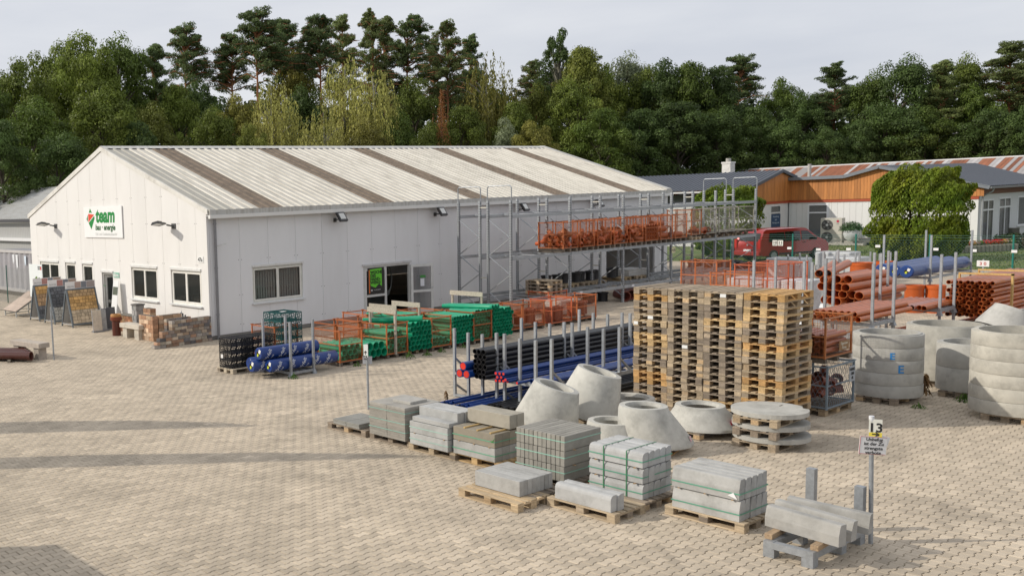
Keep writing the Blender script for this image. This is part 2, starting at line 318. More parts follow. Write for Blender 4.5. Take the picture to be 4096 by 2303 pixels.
# ------------------------------------------------------------------ the hall
CX, CY = 19.72, 29.05; HL, HW, RV = 29.55, 15.5, 7.74
hall = thing('warehouse_hall', 'long white sheet-clad warehouse hall with ribbed cream roof behind the yard', 'hall', (CX, CY, 0))
WHITE, GREYW = (.76, .745, .72), (.73, .73, .735)
GRZ = R(-90)
gz = lambda s: 4.60+.3525*min(s, HW-s)
gop = [(.92, 3.03, 1.20, 2.47), (3.70, 4.78, 1.20, 2.50), (5.41, 6.46, 1.20, 2.50), (7.28, 8.28, .10, 2.18), (9.86, 11.93, 1.20, 2.50), (12.93, 15.02, 1.20, 2.50)]
lines = [0.0]+[.74+1.17*k for k in range(13)]+[HW]
for a, b in zip(lines[:-1], lines[1:]):
    zt = (lambda s: gz(s))
    segs = [(a, b)] if not (a < HW/2 < b) else [(a, HW/2), (HW/2, b)]
    mb = MB()
    for i, (c, d) in enumerate(segs): wall_pieces(c+(.006 if c == a else 0), d-(.006 if d == b else 0), zt, gop, 0, .08, .14, mb)
    ob('wall_panel', mb.mesh('wall_panel', 'panel'), hall, (0, HW, 0), (0, 0, GRZ), WHITE)
mb = wall_pieces(.05, HW/2, gz, gop, .09, .13); wall_pieces(HW/2, HW-.05, gz, gop, .09, .13, mb=mb)
ob('gable_lining', mb.mesh('gable_lining', 'panel'), hall, (0, HW, 0), (0, 0, GRZ), (.35, .35, .35))
lop = [(2.0, 4.44, 1.18, 2.53), (7.62, 10.30, .0, 2.17), (24.15, 28.4, 0, 3.0)]
lines = [0.02, .11]+[1.45+1.336*k for k in range(21)]+[HL]
for a, b in zip(lines[:-1], lines[1:]):
    ob('wall_panel', wall_pieces(a+.005, b-.005, lambda s: 4.62, lop, 0, .08, .14).mesh('wall_panel', 'panel'), hall, (0, 0, 0), (0, 0, 0), GREYW)
ob('side_lining', wall_pieces(.14, HL-.1, lambda s: 4.6, lop, .09, .13).mesh('side_lining', 'panel'), hall, col=(.35, .35, .35))
ob('plinth', wall_pieces(.02, HL, lambda s: .125, [(7.62, 10.3, -1, 1), (24.15, 28.4, -1, 1)], .015, .09).mesh('plinth', 'concrete'), hall, col=(.22, .21, .19))
ob('plinth', wall_pieces(.02, HW-.02, lambda s: .125, [(7.28, 8.28, -1, 1)], .015, .088).mesh('plinth', 'concrete'), hall, (0, HW, 0), (0, 0, GRZ), (.22, .21, .19))
ob('rear_wall', MB().box(.1, HW-.1, 0, HL, HW, 4.55).mesh('rear_wall', 'panel'), hall, col=WHITE)
mb = MB(); mb.add([(HL-.1,.15,0),(HL-.1,HW-.1,0),(HL-.1,HW-.1,4.55),(HL-.1,HW/2,7.2),(HL-.1,.15,4.55),(HL,.15,0),(HL,HW-.1,0),(HL,HW-.1,4.55),(HL,HW/2,7.2),(HL,.15,4.55)], [(0,1,2,3,4),(9,8,7,6,5),(0,4,9,5),(1,6,7,2)])
ob('end_wall', mb.mesh('end_wall', 'panel'), hall, col=WHITE)
mb = MB()    # screw heads in pairs beside the joints
for k in range(21):
    u = 1.45+1.336*k
    for z in (.45, 1.55, 2.85):
        for du in (-.07, .07):
            if not any(o[0]-.05 < u+du < o[1]+.05 and o[2]-.1 < z < o[3]+.15 for o in lop): mb.box(u+du-.012, -.006, z-.012, u+du+.012, .002, z+.012)
stuff(ob('screws', mb.mesh('screws', 'paint'), hall, col=(.08, .08, .08)))
mb = MB()
for k in range(13):
    u = .74+1.17*k
    for z in (.6, 2.72, 4.25, 5.3):
        for du in (-.06, .06):
            if z < gz(u)-.2 and not any(o[0]-.05 < u+du < o[1]+.05 and o[2]-.1 < z < o[3]+.2 for o in gop): mb.box(u+du-.012, -.006, z-.012, u+du+.012, .002, z+.012)
stuff(ob('screws', mb.mesh('screws', 'paint'), hall, (0, HW, 0), (0, 0, GRZ), (.08, .08, .08)))
for o in gop:
    if o[2] > 1: window(hall, (0, HW-o[0], o[2]), (0, 0, GRZ), o[1]-o[0], o[3]-o[2], 2 if o[1]-o[0] > 1.5 else 1, blind=(0, 1) if o[0] > 9 else (0,))
window(hall, (lop[0][0], 0, lop[0][2]), (0, 0, 0), 2.44, 1.35, 2, fcol=(.70, .69, .63), blind=(0, 1))
# office door, ajar frame in the gable
dr = ob('office_door', MB().box(0,.06,0,.07,.12,2.08).box(.93,.06,0,1.0,.12,2.08).box(.07,.06,2.0,.93,.12,2.08).mesh('office_door', 'paint'), hall, (0, HW-7.28, .10), (0, 0, GRZ), (.62, .61, .57))
lf = MB().box(0,0,0,.1,.05,1.95).box(.75,0,0,.85,.05,1.95).box(.1,0,0,.75,.05,.12).box(.1,0,1.83,.75,.05,1.95).box(.1,0,.75,.75,.05,.85)
lo_ = ob('door_leaf', lf.mesh('door_leaf', 'paint'), dr, (.07, .12, .02), (0, 0, R(35)), (.66, .65, .6))
ob('door_pane', MB().box(.17,.145,.14,.80,.155,1.85).mesh('door_pane', 'glass'), dr, (0, 0, .02))
ob('door_canopy', MB().box(-.05,-.05,2.09,1.05,.03,2.17).mesh('door_canopy', 'paint'), dr, col=(.72, .72, .70))
# double glass door in the long wall
dd = ob('double_door', MB().box(7.62,.0,0,7.69,.09,2.17).box(10.23,0,0,10.30,.09,2.17).box(7.69,0,2.09,10.23,.09,2.17).mesh('double_door', 'paint'), hall, col=(.60, .60, .58))
def glassleaf(w_, h_):
    f = MB().box(0,-.03,0,.11,.03,h_).box(w_-.11,-.03,0,w_,.03,h_).box(.11,-.03,0,w_-.11,.03,.14).box(.11,-.03,h_-.11,w_-.11,.03,h_).box(.11,-.03,.85,w_-.11,.03,.95)
    return f.mesh('door_leaf', 'paint'), MB().box(.105,-.004,.135,w_-.105,.004,.86).box(.105,-.004,.945,w_-.105,.004,h_-.105).mesh('door_pane', 'glass')
lm, pm = glassleaf(1.24, 2.04)
ob('door_leaf', lm, dd, (7.70, .035, .04), col=(.62, .62, .60)); ob('door_pane', pm, dd, (7.70, .035, .04))
lm, pm = glassleaf(1.06, 2.04); AO = R(-17)
ob('door_leaf', lm, dd, (10.28, -.05, .04), (0, 0, AO), (.66, .66, .64)); ob('door_pane', pm, dd, (10.28, -.05, .04), (0, 0, AO))
ob('door_handle', MB().bar((.93,-.09,1.02),(1.02,-.09,1.02),.025).bar((1.0,-.03,1.02),(1.0,-.09,1.02),.03).mesh('door_handle', 'galv'), dd, (10.28, -.05, .04), (0, 0, AO))
ob('door_head', MB().box(7.55,-.05,2.18,10.37,.02,2.26).mesh('door_head', 'paint'), dd, col=(.62, .62, .62))
# roof sheets
A0 = math.atan(.3525); CA = math.cos(A0)
def roof_sheet(w_, ln, h=.042):
    pr = []; n = round(w_/.39)
    for k in range(n): b = k*.39; pr += [(b, 0), (b+.045, h), (b+.155, h), (b+.20, 0), (b+.29, .006)]
    pr.append((n*.39, 0)); vs = [(x, 0, z) for x, z in pr]+[(x, ln, z) for x, z in pr]+[(x, 0, z-.012) for x, z in pr]; k = len(pr)
    return MB().add(vs, [(i, i+1, k+i+1, k+i) for i in range(k-1)]+[(2*k+i, 2*k+i+1, i+1, i) for i in range(k-1)]).mesh('roof_sheet', 'sheet')
SL = (RV+.20)/CA; sh = roof_sheet(1.17, SL); shb = roof_sheet(1.17, SL); shb.materials.clear(); shb.materials.append(MATS['moss'])
for k in range(25):
    br = k % 5 == 2; u = -.02+1.17*k
    for side in (0, 1):
        # a little darker first sheet by the verge
        c = (.20, .155, .115) if br else ((.46, .44, .38) if k == 0 else (.66, .62, .535))
        if side == 0: ob('roof_sheet', shb if br else sh, hall, (u, -.20, 4.70+0), (A0, 0, 0), c)
        else: ob('roof_sheet', shb if br else sh, hall, (u+1.17, HW+.20, 4.70), (A0, 0, R(180)), c)
ob('ridge_cap', MB().add([(-.05,RV-.3,7.44),(-.05,RV,7.56),(-.05,RV+.3,7.44),(HL-.02,RV-.3,7.44),(HL-.02,RV,7.56),(HL-.02,RV+.3,7.44)], [(0,3,4,1),(1,4,5,2)]).mesh('ridge_cap', 'sheet'), hall, col=(.62, .61, .57))
mb = MB()
for y0, y1 in ((-.14, RV), (HW+.14, RV)):
    for z0, z1, xx in ((4.56+.0, 4.76, -.045),):
        dz = .3525*(RV+.14); mb.add([(xx,y0,z0),(xx,y1,z0+dz),(xx,y1,z1+dz),(xx,y0,z1),(.10,y0,z0),(.10,y1,z0+dz),(.10,y1,z1+dz),(.10,y0,z1)], [(0,1,2,3),(7,6,5,4),(3,2,6,7),(0,4,5,1),(0,3,7,4),(1,5,6,2)])
ob('verge_trim', mb.mesh('verge_trim', 'sheet'), hall, col=(.72, .70, .65))
mb = MB(); dz = .3525*(RV+.14)
for y0, y1 in ((-.14, RV),): mb.add([(HL-.35,y0,4.60),(HL-.35,y1,4.60+dz),(HL-.35,y1,4.80+dz),(HL-.35,y0,4.80),(HL+.1,y0,4.60),(HL+.1,y1,4.60+dz),(HL+.1,y1,4.80+dz),(HL+.1,y0,4.80)], [(0,1,2,3),(7,6,5,4),(3,2,6,7),(0,4,5,1),(0,3,7,4),(1,5,6,2)])
ob('verge_trim', mb.mesh('verge_trim', 'sheet'), hall, col=(.60, .58, .53))
ob('fascia', MB().box(.0,-.26,4.55,HL,-.22,4.73).mesh('fascia', 'sheet'), hall, col=(.50, .49, .46))
ob('gutter', MB().box(-.03,-.30,4.42,HL+.02,-.18,4.55).mesh('gutter', 'panel'), hall, col=(.72, .71, .68))
ob('soffit', MB().box(0,-.18,4.50,HL,.0,4.54).mesh('soffit', 'panel'), hall, col=(.5, .5, .5))
mb = MB().cyl((.29,-.11,0),(.29,-.11,4.40),.055,n=10)
for z in (.9, 2.6, 4.2): mb.cyl((.29,-.11,z),(.29,-.11,z+.05),.066,n=10)
ob('downpipe', mb.mesh('downpipe', 'paint', True), hall, col=(.22, .22, .23))
ob('wall_bracket', MB().bar((.42,-.02,3.42),(.66,-.3,3.5),.03).mesh('wall_bracket', 'paint'), hall, col=(.7, .7, .68))
# fixed on the hall
def floodlight(loc, rz, label):
    t = thing('floodlight', label, 'floodlight', loc, rz, 'floodlights on the hall')
    ob('arm', MB().bar((0,0,-.12),(0,-.34,-.08),.045).box(-.07,-.04,-.2,.07,0,-.04).mesh('arm', 'paint'), t, col=(.05, .05, .05))
    h = ob('lamp_head', MB().box(-.24,-.045,-.2,.24,.045,.2).box(-.2,.045,-.16,.2,.07,.16).mesh('lamp_head', 'paint'), t, (0, -.42, 0), (R(-32), 0, R(12)), (.03, .03, .032))
    ob('lens', MB().box(-.17,-.052,-.12,.17,-.047,.14).mesh('lens', 'plastic'), h, col=(.62, .62, .58))
def led_arm(loc, rz, label):
    t = thing('wall_lamp', label, 'wall lamp', loc, rz, 'wall lamps on the gable')
    ob('arm', MB().box(-.14,-.03,-.1,.14,0,.1).bar((0,-.03,0),(-.08,-.28,.06),.06).mesh('arm', 'paint'), t, col=(.08, .08, .08))
    h = ob('lamp_head', MB().cbox(-.17,-.34,0,.17,.34,.07,.03).box(-.13,-.28,.07,.13,.05,.10).mesh('lamp_head', 'paint'), t, (-.2, -.55, .08), (R(-6), R(-14), R(32)), (.035, .035, .037))
    ob('lens', MB().box(-.12,-.34,-.008,.12,.15,-.002).mesh('lens', 'plastic'), h, col=(.42, .42, .40))
led_arm((CX, CY+12.55, 4.18), GRZ, 'dark wall lamp on the gable, left of the green and red sign')
led_arm((CX, CY+2.2, 4.16), GRZ, 'dark wall lamp on the gable, right of the green and red sign')
for u, lb in ((6.15, 'black floodlight under the gutter, nearest to the gable corner'), (11.85, 'black floodlight under the gutter, just left of the steel racking'), (17.3, 'black floodlight under the gutter behind the first racking bay'), (23.0, 'black floodlight under the gutter, farthest from the gable')):
    floodlight((CX+u, CY, 4.24), 0, lb)
# sign board on the gable
sg = thing('sign_board', 'white board with green and red diamond reading team bau energie on the gable', 'sign', (CX-.02, CY+9.53, 3.68), GRZ)
ob('board', MB().box(0,-.04,0,3.42,0,1.33).mesh('board', 'print'), sg, col=(.84, .84, .83))
GR_, RD_ = (.0, .23, .035), (.72, .06, .015)
def poly(parent, name, pts, col, y=-.046):
    n = len(pts); ob(name, MB().add([(x, y, z) for x, z in pts]+[(x, -.041, z) for x, z in pts], [tuple(range(n)), tuple(range(2*n-1, n-1, -1))]+[(i, n+i, n+(i+1) % n, (i+1) % n) for i in range(n)]).mesh(name, 'print'), parent, col=col)
poly(sg, 'emblem', [(.50, 1.07), (.63, 1.26), (.80, 1.06), (.68, 1.08)], GR_); poly(sg, 'emblem', [(.26, .80), (.40, .98), (.36, .68)], GR_)
poly(sg, 'emblem', [(.44, 1.03), (.99, .99), (.42, .66)], RD_); poly(sg, 'emblem', [(.98, .93), (1.02, .83), (.68, .36), (.44, .63)], GR_)
ob('lettering', text_mesh('team', .84, shear=.12, offset=.034), sg, (1.12, -.043, .67), FY, GR_)
ob('lettering', text_mesh('bau · energie', .34, shear=.15, offset=.011), sg, (1.05, -.043, .33), FY, (.01, .10, .02))
ob('lettering', text_mesh('Tief- und Galabaufachhandel', .17), sg, (1.02, -.043, .10), FY, (.58, .60, .58))
hn = thing('house_number', 'small white plate reading 47a near the gable corner', 'plate', (CX-.005, CY+.62, 2.83), GRZ)
ob('plate', MB().box(0,-.015,0,.36,0,.22).mesh('plate', 'print'), hn, col=(.8, .8, .78)); ob('lettering', text_mesh('47a', .2, offset=.004), hn, (.02, -.018, .04), FY, (.02, .02, .02))
bs = thing('office_sign', 'small pale green sign reading Büro beside the gable door', 'sign', (CX-.005, CY+7.12, 2.0), GRZ)
ob('plate', MB().box(0,-.02,0,.48,0,.22).mesh('plate', 'print'), bs, col=(.25, .48, .38)); ob('lettering', text_mesh('Büro', .2, offset=.004), bs, (.04, -.024, .05), FY, (.8, .8, .78))
# poster and notices on the doors
ps = thing('door_poster', 'green and orange poster reading Woche des Handwerks on the closed door leaf', 'poster', (CX+7.86, CY-.005, 1.0), 0)
ob('sheet', MB().box(0,-.006,0,.92,0,1.08).mesh('sheet', 'print'), ps, col=(.025, .025, .022)); poly(ps, 'banner_print', [(.15, .36), (.42, .26), (.62, .42), (.78, .30), (.78, 1.05), (.12, 1.02)], (.13, .55, .03), -.010)
for o in list(ps.children):
    if o.name.startswith('banner'): o.location.y = .033
poly(ps, 'stripe_print', [(.06, .05), (.11, .05), (.11, 1.0), (.06, 1.0)], (.72, .16, .02), -.009); ps.children[-1].location.y = .033
ob('lettering', text_mesh('WOCHE\nDES\nHAND-\nWERKS', .17, offset=.006, spacing=.82), ps, (.15, -.012, .84), FY, (.01, .015, .01))
ob('lettering', text_mesh('20', .10, offset=.002), ps, (.15, -.009, .13), FY, (.8, .8, .8)); ob('lettering', text_mesh('Woche des Handwerks', .04), ps, (.32, -.009, .16), FY, (.7, .7, .7))
nt_ = thing('door_notice', 'white paper notice with green header on the open door leaf', 'notice', (CX+10.28, CY-.05, .04), AO)
ob('sheet', MB().box(.46,-.012,1.10,.64,-.005,1.42).mesh('sheet', 'print'), nt_, col=(.75, .76, .8)); ob('header', MB().box(.45,-.012,1.46,.70,-.005,1.56).mesh('header', 'print'), nt_, col=(.05, .28, .05))
hs = MB()   # hose bundle inside the door
for k in range(5): hs.tube([(.28*math.sin(a)+.02*k, .1+.03*k, 1.0-(.62+.06*k)*math.cos(a)*.9) for a in [i*math.pi*2/14 for i in range(15)]], .016, 5)
tag(ob('hose_coil', hs.mesh('hose_coil', 'rubber', True), None, (CX+9.75, CY+.7, .5), col=(.16, .17, .16)), 'coiled grey hose hanging just inside the open door', 'hose')
# ------------------------------------------------------------------ neighbours on the left
nb = thing('neighbour_shed', 'grey corrugated shed with pale roof left of the hall', 'shed', (26, 46.5, 0))
n_ = 120; pts = [(0, 28*i/n_, 0) for i in range(n_+1)]
def corr(n, ln, h, amp=.02):
    """corrugated vertical sheet along y"""
    vs = []; 
    for i in range(n+1): x = amp*math.sin(i*math.pi/2*1.0); vs += [(x, ln*i/n, 0), (x, ln*i/n, h)]
    return MB().add(vs, [(2*i, 2*i+1, 2*i+3, 2*i+2) for i in range(n)])
ob('front_wall', corr(400, 28, 4.45).mesh('front_wall', 'panel'), nb, col=(.42, .42, .41))
ob('side_wall', MB().add([(0.05,0,0),(9,0,0),(9,0,4.3),(4.5,0,6.4),(.05,0,4.3)], [(0,1,2,3,4)]).mesh('side_wall', 'panel'), nb, col=(.4, .4, .4))
vs = []; n = 420
for i in range(n+1):
    h = .035*math.sin(i*math.pi/2); vs += [(-.35, -.3+28.6*i/n, 4.40+h), (4.5, -.3+28.6*i/n, 6.55+h)]
ob('roof', MB().add(vs, [(2*i, 2*i+2, 2*i+3, 2*i+1) for i in range(n)]).mesh('roof', 'sheet'), nb, col=(.42, .42, .40))
ob('rear_roof', MB().add([(4.5,-.3,6.55),(4.5,28.3,6.55),(9.3,28.3,4.4),(9.3,-.3,4.4)], [(0,1,2,3)]).mesh('rear_roof', 'sheet'), nb, col=(.4, .4, .38))
ob('gutter', MB().box(-.5,-.3,4.22,-.34,28.3,4.36).mesh('gutter', 'paint'), nb, col=(.06, .06, .07))
ob('awning_box', MB().box(-.3,10.5,2.95,.0,20,3.15).mesh('awning_box', 'panel'), nb, col=(.72, .72, .72))
ob('flue', MB().cyl((3.0,10.6,5.6),(3.0,10.6,6.75),.14,n=12).mesh('flue', 'paint'), nb, col=(.02, .02, .02))
tent = thing('white_tent_hall', 'white tent-roofed hall peeking over the grey shed at left edge', 'hall', (36, 76, 0))
ob('front', MB().add([(0,0,0),(0,0,6.3),(0,8.6,8.0),(0,17,6.3),(0,17,0)], [(0,1,2,3,4)]).mesh('front', 'panel'), tent, col=(.72, .72, .74))
ob('roof', MB().add([(-.2,-.3,6.3),(30,-.3,6.3),(30,8.6,8.1),(-.2,8.6,8.1),(-.2,17.3,6.3),(30,17.3,6.3)], [(0,1,2,3),(3,2,5,4)]).mesh('roof', 'panel'), tent, col=(.74, .74, .76))
ob('side', MB().box(0.1,-.1,0,30,0,6.2).mesh('side', 'panel'), tent, col=(.7, .7, .72))
fw_ = thing('container_wall', 'paint-streaked corrugated grey container behind the chain-link fence', 'container', (22.6, 46.2, 0))
vs = []; n = 64; ln = 12.0
for i in range(n+1):
    y = ln*i/n; x = .09 if (i//1) % 4 in (1, 2) else 0; vs += [(x, y, .35), (x, y, 2.55)]
ob('side', MB().add(vs, [(2*i, 2*i+1, 2*i+3, 2*i+2) for i in range(n)]).mesh('side', 'paint'), fw_, col=(.36, .35, .37))
ob('body', MB().box(.1,.0,.3,2.5,ln,2.56).mesh('body', 'paint'), fw_, col=(.3, .3, .32))
ob('rail', MB().box(-.03,0,2.5,.08,ln,2.66).box(-.03,0,.22,.08,ln,.4).mesh('rail', 'paint'), fw_, col=(.52, .50, .49))
ob('skid', MB().box(.0,.2,-.04,2.4,ln-.2,.25).mesh('skid', 'wood'), fw_, col=(.10, .08, .06))
for y, z0, z1, c in ((3.6, 1.2, 2.4, (.72, .66, .50)), (4.4, 1.6, 2.4, (.70, .64, .42)), (5.8, 1.7, 2.35, (.62, .70, .78)), (7.0, 1.5, 2.4, (.74, .76, .78)), (7.5, 1.8, 2.4, (.72, .74, .76))):
    ob('paint_streak', MB().add([(-.006,y-.14,z1),(-.006,y+.16,z1),(-.006,y+.12,z0+.3),(-.006,y+.05,z0),(-.006,y-.04,z0+.2),(-.006,y-.1,z0+.1)], [tuple(range(6))]).mesh('paint_streak', 'print'), fw_, col=c)
def chain(n_w, ln, h, pitch, r=.004, ax=1):
    mb = MB(); k = int((ln+h)/pitch)
    for i in range(k+1):
        s = i*pitch
        for sg in (0, 1):
            a = (max(0, s-h), min(h, s)) ; b = (min(ln, s), max(0, s-ln))
            if a[0] >= b[0]: continue
            pa, pb = ((a[0], a[1]), (b[0], b[1])) if sg == 0 else ((a[0], h-a[1]), (b[0], h-b[1]))
            A, Bv = Vector((0, pa[0], pa[1])), Vector((0, pb[0], pb[1])); x = Vector((r if sg else -r, 0, 0)); d = (Bv-A).normalized(); q = Vector((0, -d.z, d.y))*r
            mb.add([A+x-q, A+x+q, Bv+x+q, Bv+x-q], [(0, 1, 2, 3)])
    return mb
fl = thing('chain_link_fence', 'chain-link fence with green post at the left edge', 'fence', (20.4, 45.2, 0))
stuff(ob('wire_mesh', chain(0, 13, 1.9, .11, .005).mesh('wire_mesh', 'paint'), fl, (0, 0, .05), col=(.22, .25, .24)))
for y in (.3, 4.35, 8.4, 12.5): ob('post', MB().cyl((0,y,0),(0,y,2.05),.03,n=8).mesh('post', 'paint'), fl, col=(.01, .10, .075))
# ------------------------------------------------------------------ workshop on the right
WX, WY = 82.0, 25.92
ws = thing('workshop', 'workshop with orange board gables, white walls and dark metal roofs at right', 'building', (0, 0, 0))
WW = (.72, .72, .71)
roofR = lambda y: 4.10+(5.72-4.10)*(y-25.5)/(31.9-25.5) if y < 31.9 else max(5.15, 5.72-.27*(y-31.9))
fop = [(33.2-0, 34.0, 3.0, 3.05)]
# facade X=82, boards in y
ys = [25.92+.42*i for i in range(30)]; ys = [y for y in ys if y < 38.2]+[38.25]
dop = [(40-36.86, 40-35.36, .05, 3.08)]
for a, b in zip(ys[:-1], ys[1:]): 
    ob('wall_board', wall_pieces(40-b+.006, 40-a-.006, lambda s: 3.2, dop, 0, .06).mesh('wall_board', 'panel'), ws, (WX, 40, 0), (0, 0, GRZ), WW)
ys2 = [25.6+.21*i for i in range(61)]
for a, b in zip(ys2[:-1], ys2[1:]):
    if b > 38.25: break
    ob('cladding_board', wall_pieces(40-b+.006, 40-a-.006, lambda s: roofR(40-s)-.06, [], 0, .05, 3.40).mesh('cladding_board', 'clad'), ws, (WX-.10-.012*rng.random(), 40, 0), (0, 0, GRZ))
ob('red_band', MB().box(WX-.06,25.9,3.2,WX+.05,38.3,3.42).mesh('red_band', 'paint'), ws, col=(.42, .075, .03))
ob('core', MB().box(WX+.07,26.0,0,WX+19,38.2,3.38).mesh('core', 'panel'), ws, col=(.5, .5, .5))
# gable of the left wing, facing -Y
xs = [75.9+.42*i for i in range(15)]
wop = [(79.0, 80.65, 1.15, 3.12)]
rl = lambda x: 4.48+(5.70-4.48)*(x-75.2)/(80.4-75.2) if x < 80.4 else 5.70-.25*(x-80.4)
for a, b in zip(xs[:-1], xs[1:]): ob('wall_board', wall_pieces(a+.006, min(b, 82)-.006, lambda s: 3.2, wop, 0, .06).mesh('wall_board', 'panel'), ws, (0, 38.25, 0), col=WW)
xs = [75.4+.21*i for i in range(32)]
for a, b in zip(xs[:-1], xs[1:]): ob('cladding_board', wall_pieces(a+.006, b-.006, lambda s: rl(s)-.06, [], 0, .05, 3.40).mesh('cladding_board', 'clad'), ws, (0, 38.15-.012*rng.random(), 0))
ob('red_band', MB().box(75.9,38.19,3.2,82,38.3,3.42).mesh('red_band', 'paint'), ws, col=(.42, .075, .03))
ob('wing_core', MB().box(76,38.33,0,86,60,3.4).mesh('wing_core', 'panel'), ws, col=(.6, .6, .6))
def seam_roof(a, b, c, d, n, name, h=.05, col=None):
    """quad a-b (eave) d-c (ridge) with raised seams running a->d"""
    a, b, c, d = map(Vector, (a, b, c, d)); nrm = (b-a).cross(d-a).normalized()
    if nrm.z < 0: nrm = -nrm
    vs = []; fs = []
    for i in range(n+1):
        t = i/n; p, q = a.lerp(b, t), d.lerp(c, t)
        for dt, hh in ((-.18, 0), (-.08, h), (.08, h), (.18, 0)):
            e = (b-a)/n*dt; f = (c-d)/n*dt; vs += [p+e+nrm*hh, q+f+nrm*hh]
    m_ = len(vs)//2; return MB().add(vs, [(2*i, 2*i+2, 2*i+3, 2*i+1) for i in range(m_-1)])
ob('wing_roof', seam_roof((75.0,38.0,4.44),(75.0,62,4.44),(80.4,62,5.80),(80.4,38.0,5.80),70,'r').mesh('wing_roof', 'darkroof'), ws)
ob('wing_roof', MB().add([(80.4,38.0,5.8),(80.4,62,5.8),(86,62,4.4),(86,38.0,4.4)], [(0,1,2,3)]).mesh('wing_roof', 'darkroof'), ws)
ob('wing_roof_edge', MB().bar((74.95,37.98,4.34),(80.4,37.98,5.74),.06,.22).bar((80.4,37.98,5.74),(82.6,37.98,5.2),.06,.22).mesh('wing_roof_edge', 'darkroof'), ws)
ob('wing_gutter', MB().box(74.9,38.0,4.26,75.05,62,4.38).mesh('wing_gutter', 'panel'), ws, col=(.6, .6, .6))
ob('main_roof', seam_roof((81.6,25.3,4.08),(102,25.3,4.08),(102,31.9,5.80),(81.6,31.9,5.80),60,'r',.03).mesh('main_roof', 'darkroof'), ws)
ob('main_roof', MB().add([(81.6,31.9,5.80),(102,31.9,5.80),(102,34.2,5.2),(81.6,34.2,5.2),(81.6,38.3,5.18),(102,38.3,5.18)], [(0,1,2,3),(3,2,5,4)]).mesh('main_roof', 'darkroof'), ws)
mb = MB()
for a, b in (((25.2, 3.98), (31.9, 5.72)), ((31.9, 5.72), (34.2, 5.10)), ((34.2, 5.10), (38.3, 5.08))): mb.bar((81.58, a[0], a[1]), (81.58, b[0], b[1]), .06, .24)
ob('roof_edge', mb.mesh('roof_edge', 'paint'), ws, col=(.20, .22, .25))
ob('roof_gutter', MB().box(81.6,25.1,3.90,102,25.28,4.04).mesh('roof_gutter', 'paint'), ws, col=(.20, .21, .22))
ob('downpipe', MB().tube([(82.3,25.2,3.9),(82.3,25.25,3.7),(82.2,25.75,3.4),(82.2,25.78,.6),(81.2,25.4,.35)], .06, 8).mesh('downpipe', 'paint', True), ws, col=(.32, .33, .34))
# side wall of the workshop (faces -Y), with glazed doors
ob('side_wall', wall_pieces(82.07, 102, lambda s: 3.5, [(82.75, 84.85, .1, 3.15), (85.8, 88.1, .1, 3.2), (89.5, 92, 1.0, 3.2)], 0, .08).mesh('side_wall', 'panel'), ws, (0, 25.94, 0), col=(.62, .63, .64))
ob('side_fascia', MB().box(82.0,25.86,3.5,102,25.93,3.95).mesh('side_fascia', 'paint'), ws, col=(.16, .06, .03))
window(ws, (82.75, 25.94, .1), (0, 0, 0), 2.1, 3.05, 2, False, False, (.75, .76, .78), .03, 'glass_door', mid=2.3)
window(ws, (85.8, 25.94, .1), (0, 0, 0), 2.3, 3.1, 2, False, False, (.75, .76, .78), .03, 'glass_door', mid=2.4)
window(ws, (89.5, 25.94, 1.0), (0, 0, 0), 2.5, 2.2, 1, True, False, (.75, .76, .78), .03)
window(ws, (82.0, 36.86, .05), (0, 0, GRZ), 1.5, 3.03, 1, False, False, (.75, .76, .78), .02, 'glass_door', mid=2.35)
ob('door_panel', MB().box(0,0.02,0,1.2,.05,.95).mesh('door_panel', 'panel'), ws, (81.99, 36.7, .15), (0, 0, GRZ), (.42, .47, .52))
window(ws, (79.0, 38.25, 1.15), (0, 0, 0), 1.65, 1.97, 1, False, False, (.72, .72, .72), .02, mid=1.35)
po = thing('window_poster', 'dark blue poster in the narrow workshop window above the van', 'poster', (79.12, 38.22, 1.28))
ob('sheet', MB().box(0,-.03,0,1.42,0,1.1).mesh('sheet', 'print'), po, col=(.02, .06, .14)); ob('lettering', text_mesh('Herstellung\nund\nMontage von', .2, align='CENTER', spacing=1.2), po, (.7, -.035, .86), FY, (.55, .62, .7))
for px_, py_, h in ((84.3, 44.3, 7.05),):
    chm = ob('chimney', MB().box(px_-.36,py_-.36,4.8,px_+.36,py_+.36,6.75).box(px_-.40,py_-.40,6.6,px_+.40,py_+.40,6.75).mesh('chimney', 'concrete'), ws, col=(.70, .68, .64))
    ob('chimney_pot', MB().cyl((px_,py_,6.75),(px_,py_,7.05),.2,n=12).mesh('chimney_pot', 'concrete'), chm, col=(.5, .48, .44))
ob('flue', MB().cyl((90,40.4,4.6),(90,40.4,6.3),.14,n=10).mesh('flue', 'paint'), ws, col=(.5, .47, .44))
rr = thing('rusty_roof_shed', 'long low shed with rusty striped metal roof behind the workshop', 'shed', (96, 22, 0))
ob('walls', MB().box(.5,.5,0,12,36,3.9).mesh('walls', 'panel'), rr, col=(.5, .5, .5))
sa, sb = MB(), MB()
k = 0
rsr = random.Random(5)
rmesh = MB().add([(-1.2,0,3.95),(-1.2,.36,3.95),(-1.2,.36,4.0),(5,.36,6.16),(5,0,6.16),(5,.36,6.2),(-1.2,.0,4.02),(5,0,6.22)], [(0,1,3,4),(1,2,5,3),(6,2,5,7)]).mesh('roof_strip', 'rustroof')
rmesh2 = rmesh.copy(); rmesh2.materials.clear(); rmesh2.materials.append(MATS['sheet'])
for i in range(145):
    gry = rsr.random() < (.22 if i < 35 else .42); v = rsr.uniform(.75, 1.2)
    ob('roof_strip', rmesh2 if gry else rmesh, rr, (0, -8+.30*i, 0), (0, 0, 0), (.44*v, .42*v, .42*v) if gry else None, (1, .83, 1))
ob('ridge_cap', MB().box(4.85,-8,6.17,5.2,36,6.28).mesh('ridge_cap', 'panel'), rr, col=(.7, .7, .7))
